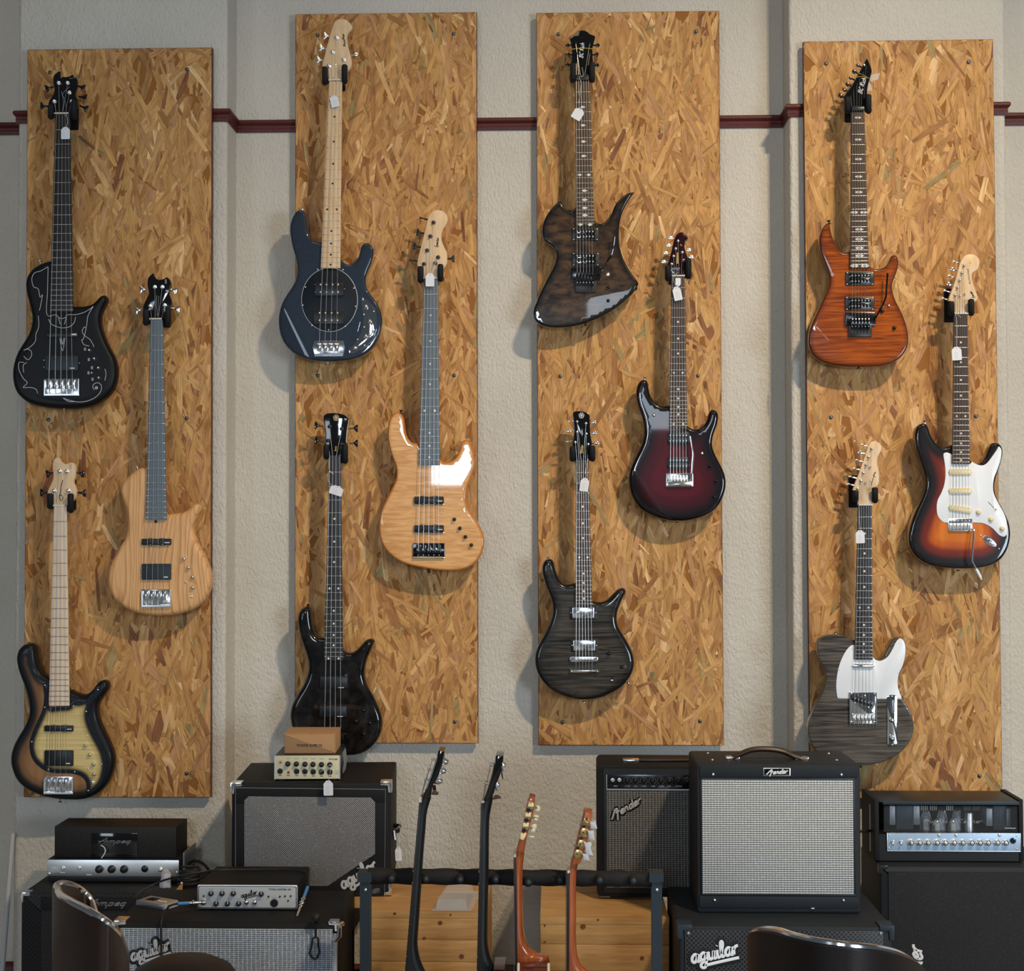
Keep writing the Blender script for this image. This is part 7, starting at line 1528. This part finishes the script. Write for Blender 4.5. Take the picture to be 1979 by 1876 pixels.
# 3 and 4 classical guitars with slotted heads
def classical(label, nk, fb, head, plates, knobs_, m, nutp, knob_m='ivory', wrap=None, body=None):
    t = standing('acoustic_guitar', label, 'acoustic guitar', nk[-1][0]); side_neck('neck', nk, m, t, .025)
    side_slab('fretboard', fb, 'ebony', t, .026, .0006); side_slab('nut', nutp, 'bone', t, .024, .001)
    hd = side_slab('headstock', head, m, t, .033, .003)
    for pts, hole, rod in plates:
        pl = side_slab('tuner_plate', pts, 'cream_plastic' if knob_m == 'ivory' else 'gold', hd, 0, .0008, (YG-.0345, YG-.0325)); 
        for h_ in hole: c = rq(h_[0], h_[1], YG-.0345); inst('screw', unit('screw', u_dome, 'dark_chrome'), pl, c, (h_[2], .002, h_[2]))
        if rod: tube_s('tuner_shaft', rod, .0022, 'brass', pl, -.037)
    for (x, y, rx, ry, a) in knobs_:
        c = rq(x, y, YG-.03); mb = MB(); ca, sa = math.cos(math.radians(a)), math.sin(math.radians(a)); k = RZ[2]*3.8/FPX
        mb.prism([(c.x+rx*k*math.cos(u)*ca-ry*k*math.sin(u)*sa, c.z+rx*k*math.cos(u)*sa+ry*k*math.sin(u)*ca) for u in [PI*j/7 for j in range(14)]], c.y-.007, c.y+.004, .002); part('tuner_button', mb, knob_m, hd)
    return t, hd
pl = []
for (x, y) in ((1383, 540), (1362, 620), (1345, 700), (1325, 780)):
    e = -1 if y == 540 else (1 if y == 780 else 0)
    pts = [(x-26, y+26), (x-20, y-24 if e != -1 else y-8), (x-10, y-28 if e == -1 else y-24), (x+12, y-26 if e == -1 else y-24), (x+26, y-10 if e == -1 else y-22), (x+16, y+28 if e != 1 else y+8), (x, y+34 if e == 1 else y+28)]
    pl.append((pts, [(x, y-2, .0016)]+([(x+4, y-26, .005)] if e != -1 else []), [(x-30, y+34), (x+52, y+40)] if e != 1 else None))
t, hd = classical('third guitar on the rack, glossy brown classical guitar with ivory tuner buttons',
  [(1272, 1335, 890), (1268, 1330, 950), (1270, 1320, 1050), (1272, 1318, 1250), (1274, 1320, 1450), (1275, 1330, 1580), (1276, 1355, 1660), (1277, 1400, 1710), (1278, 1460, 1745), (1278, 1522, 1752), (1278, 1522, 1782)],
  [(1248, 955), (1268, 955), (1277, 1900), (1262, 1900)], [(1268, 905), (1300, 800), (1330, 660), (1352, 540), (1355, 520), (1372, 482), (1418, 490), (1416, 520), (1405, 590), (1375, 700), (1352, 800), (1330, 915)],
  pl, [(1437, 584, 20, 24, 0), (1425, 645, 22, 10, -15), (1420, 668, 20, 10, -15), (1408, 725, 22, 20, 0), (1400, 750, 20, 22, 0), (1388, 808, 24, 9, -8)], 'mahogany_gloss', [(1248, 932), (1270, 930), (1268, 958), (1248, 958)])
lower_body(t, 1277, 1532, 1780, 'red_brown_side', .14, slant=.012, bind='bone')
tube_s('string', [(1246, 940), (1252, 1400), (1248, 1900)], .0007, 'string_steel', t, -.01)
pl = []
for x, y in ((1805, 752), (1783, 845), (1757, 922)):
    pts = [(x-28, y-10), (x-16, y-32), (x+12, y-34), (x+28, y-16), (x+24, y+26), (x+6, y+38), (x-22, y+34), (x-32, y+14)]
    pl.append((pts, [(x+2, y-26, .0035), (x-6, y+22, .002)], [(x-36, y-46), (x+52, y-36)]))
pl.append(([(1805, 640), (1846, 646), (1840, 690), (1828, 700), (1812, 698), (1800, 676)], [(1824, 668, .003)], [(1790, 692), (1850, 706)]))
t, hd = classical('rightmost guitar on the rack, satin brown classical guitar with wrapped white tuner buttons',
  [(1712, 1772, 985), (1700, 1758, 1030), (1692, 1746, 1100), (1690, 1742, 1250), (1688, 1742, 1450), (1687, 1742, 1620), (1686, 1752, 1740), (1686, 1780, 1820), (1686, 1830, 1868), (1686, 1880, 1900), (1686, 1890, 1940)],
  [(1668, 1085), (1688, 1080), (1687, 1950), (1664, 1950)], [(1700, 1020), (1722, 960), (1752, 830), (1785, 700), (1810, 598), (1870, 606), (1856, 700), (1830, 820), (1800, 920), (1775, 995)],
  pl, [(1872, 712, 26, 20, 0), (1868, 772, 18, 16, 0), (1855, 805, 22, 12, -15), (1845, 868, 22, 24, 0), (1832, 912, 18, 22, 0), (1820, 965, 20, 20, -10)], 'mahogany_satin', [(1672, 1064), (1694, 1060), (1692, 1082), (1672, 1086)], 'milky_wrap')
for (x, y, w_, hh) in ((1878, 712, 26, 28), (1860, 790, 24, 40), (1838, 900, 26, 52), (1820, 965, 24, 28)):
    rnd = random.Random(x); mb = MB(); c = rq(x, y, YG-.028); k = RZ[2]*3.8/FPX
    mb.prism([(c.x+k*(w_*u+rnd.uniform(-3, 3)-.2*hh*v), c.z+k*(hh*v+rnd.uniform(-3, 3))) for u, v in ((-1, -1), (0, -.9), (1, -1), (.9, 0), (1, 1), (0, .9), (-1, 1), (-.85, 0))], c.y-.012, c.y+.010, .003); part('film_wrap', mb, 'milky_wrap', hd)
lower_body(t, 1690, 1895, 1940, 'red_brown_side', .14); tube_s('string', [(1664, 1075), (1660, 1500), (1655, 1950)], .0007, 'string_steel', t, -.01)

# ---------------------------------------------------------------- tub chairs in the foreground
def tub_chair(label, y, rim_px, depth, m, inner_m, seat_px, group=True, ends=None):
    """a shell whose top rim follows the traced rim (pixel, depth) points and drops to the seat"""
    q = [P(px, py, yy) for px, py, yy in rim_px]; rim = [Vector(v) for v in catmull(q, 6)]
    cx = sum(p.x for p in rim)/len(rim); cy = sum(p.y for p in rim)/len(rim); zs = .40
    t = thing('tub_chair', label, 'chair', (cx, cy, 0), 'brown tub chairs with chrome rims')
    cen = Vector((cx, cy, 0)); mb = MB(); n = len(rim); lv = (0, .25, .5, .75, 1.0); th = .022
    for side in (0, 1):
        for f_ in lv:
            for p in rim:
                o = Vector((p.x-cx, p.y-cy, 0)); s_ = 1.0-.10*f_*f_; r = o*s_
                if side: r = r*(1-th/max(.05, o.length))
                mb.v.append((cx+r.x, cy+r.y, p.z+(zs-p.z)*f_))
    k = len(lv)
    for side in (0, 1):
        b = side*k*n
        for i in range(k-1):
            for j in range(n-1): mb.f.append((b+i*n+j, b+i*n+j+1, b+(i+1)*n+j+1, b+(i+1)*n+j))
    for j in range(n-1): mb.f.append((j, j+1, k*n+j+1, k*n+j)); mb.f.append(((k-1)*n+j, (k-1)*n+j+1, 2*k*n-n+j+1, 2*k*n-n+j))
    for j in (0, n-1):
        for i in range(k-1): mb.f.append((i*n+j, (i+1)*n+j, (k+i+1)*n+j, (k+i)*n+j))
    part('shell', mb, m, t, sharp=60)
    mb = MB(); mb.tube([p+(cen-Vector((p.x, p.y, 0))).normalized()*th*.5+Vector((0, 0, .003)) for p in rim], .0068, 10); part('rim', mb, 'chrome', t)
    rr = max((Vector((p.x, p.y, 0))-cen).length for p in rim)*.86; rr = min(rr, .9*min(max(p.x for p in rim)-min(p.x for p in rim), max(p.y for p in rim)-min(p.y for p in rim))/2)
    mb = MB(); mb.lathe((cx, cy, zs-.06), (0, 0, 1), [(rr*.6, -.02), (rr*.92, 0), (rr*.95, .05), (rr*.88, .095), (rr*.5, .11), (.01, .112)], 28); part('seat', mb, inner_m, t)
    mb = MB(); mb.lathe((cx, cy, 0), (0, 0, 1), [(.17, 0), (.17, .01), (.05, .03), (.028, .06), (.028, zs-.075)], 28); part('pedestal', mb, 'chrome', t)
    return t
tub_chair('brown tub chair with chrome rim at the lower left, back turned to us', 0,
  [(185, 1765, -1.75), (176, 1740, -1.72), (160, 1722, -1.72), (140, 1711, -1.76), (119, 1707, -1.86), (104, 1712, -1.98), (101, 1722, -2.10), (112, 1735, -2.20), (140, 1750, -2.30), (170, 1765, -2.36), (205, 1786, -2.38), (230, 1808, -2.34), (244, 1835, -2.26), (250, 1870, -2.16), (247, 1910, -2.06)], 0, 'brown_leather', 'dark_leather', None)
tub_chair('brown tub chair at the lower right with long sloping chrome rim', 0,
  [(1452, 1905, -2.04), (1444, 1835, -2.14), (1446, 1806, -2.24), (1462, 1800, -2.32), (1495, 1804, -2.40), (1530, 1815, -2.46), (1580, 1826, -2.51), (1640, 1834, -2.53), (1700, 1840, -2.50), (1745, 1848, -2.42), (1775, 1862, -2.30), (1792, 1885, -2.16), (1796, 1920, -2.04)], 0, 'dark_leather', 'dark_leather', None)
# round padded seat top peeping over the bottom edge
c = P(354, 1876, -1.70); t = thing('padded_stool', 'round dark brown padded stool top at the bottom edge of the picture', 'stool', (c.x, c.y, 0))
zt = P(352, 1850, -1.70).z; mb = MB(); R0 = .128
mb.lathe((c.x, c.y, zt-.11), (0, 0, 1), [(.08, 0), (.12, .01), (R0, .035), (.122, .06), (.105, .085), (.072, .102), (.036, .109), (.004, .11)], 30); part('cushion', mb, 'dark_leather', t, sharp=60)
mb = MB(); mb.lathe((c.x, c.y, 0), (0, 0, 1), [(.12, 0), (.12, .008), (.04, .03), (.025, .06), (.025, zt-.11)], 24); part('pedestal', mb, 'chrome', t)
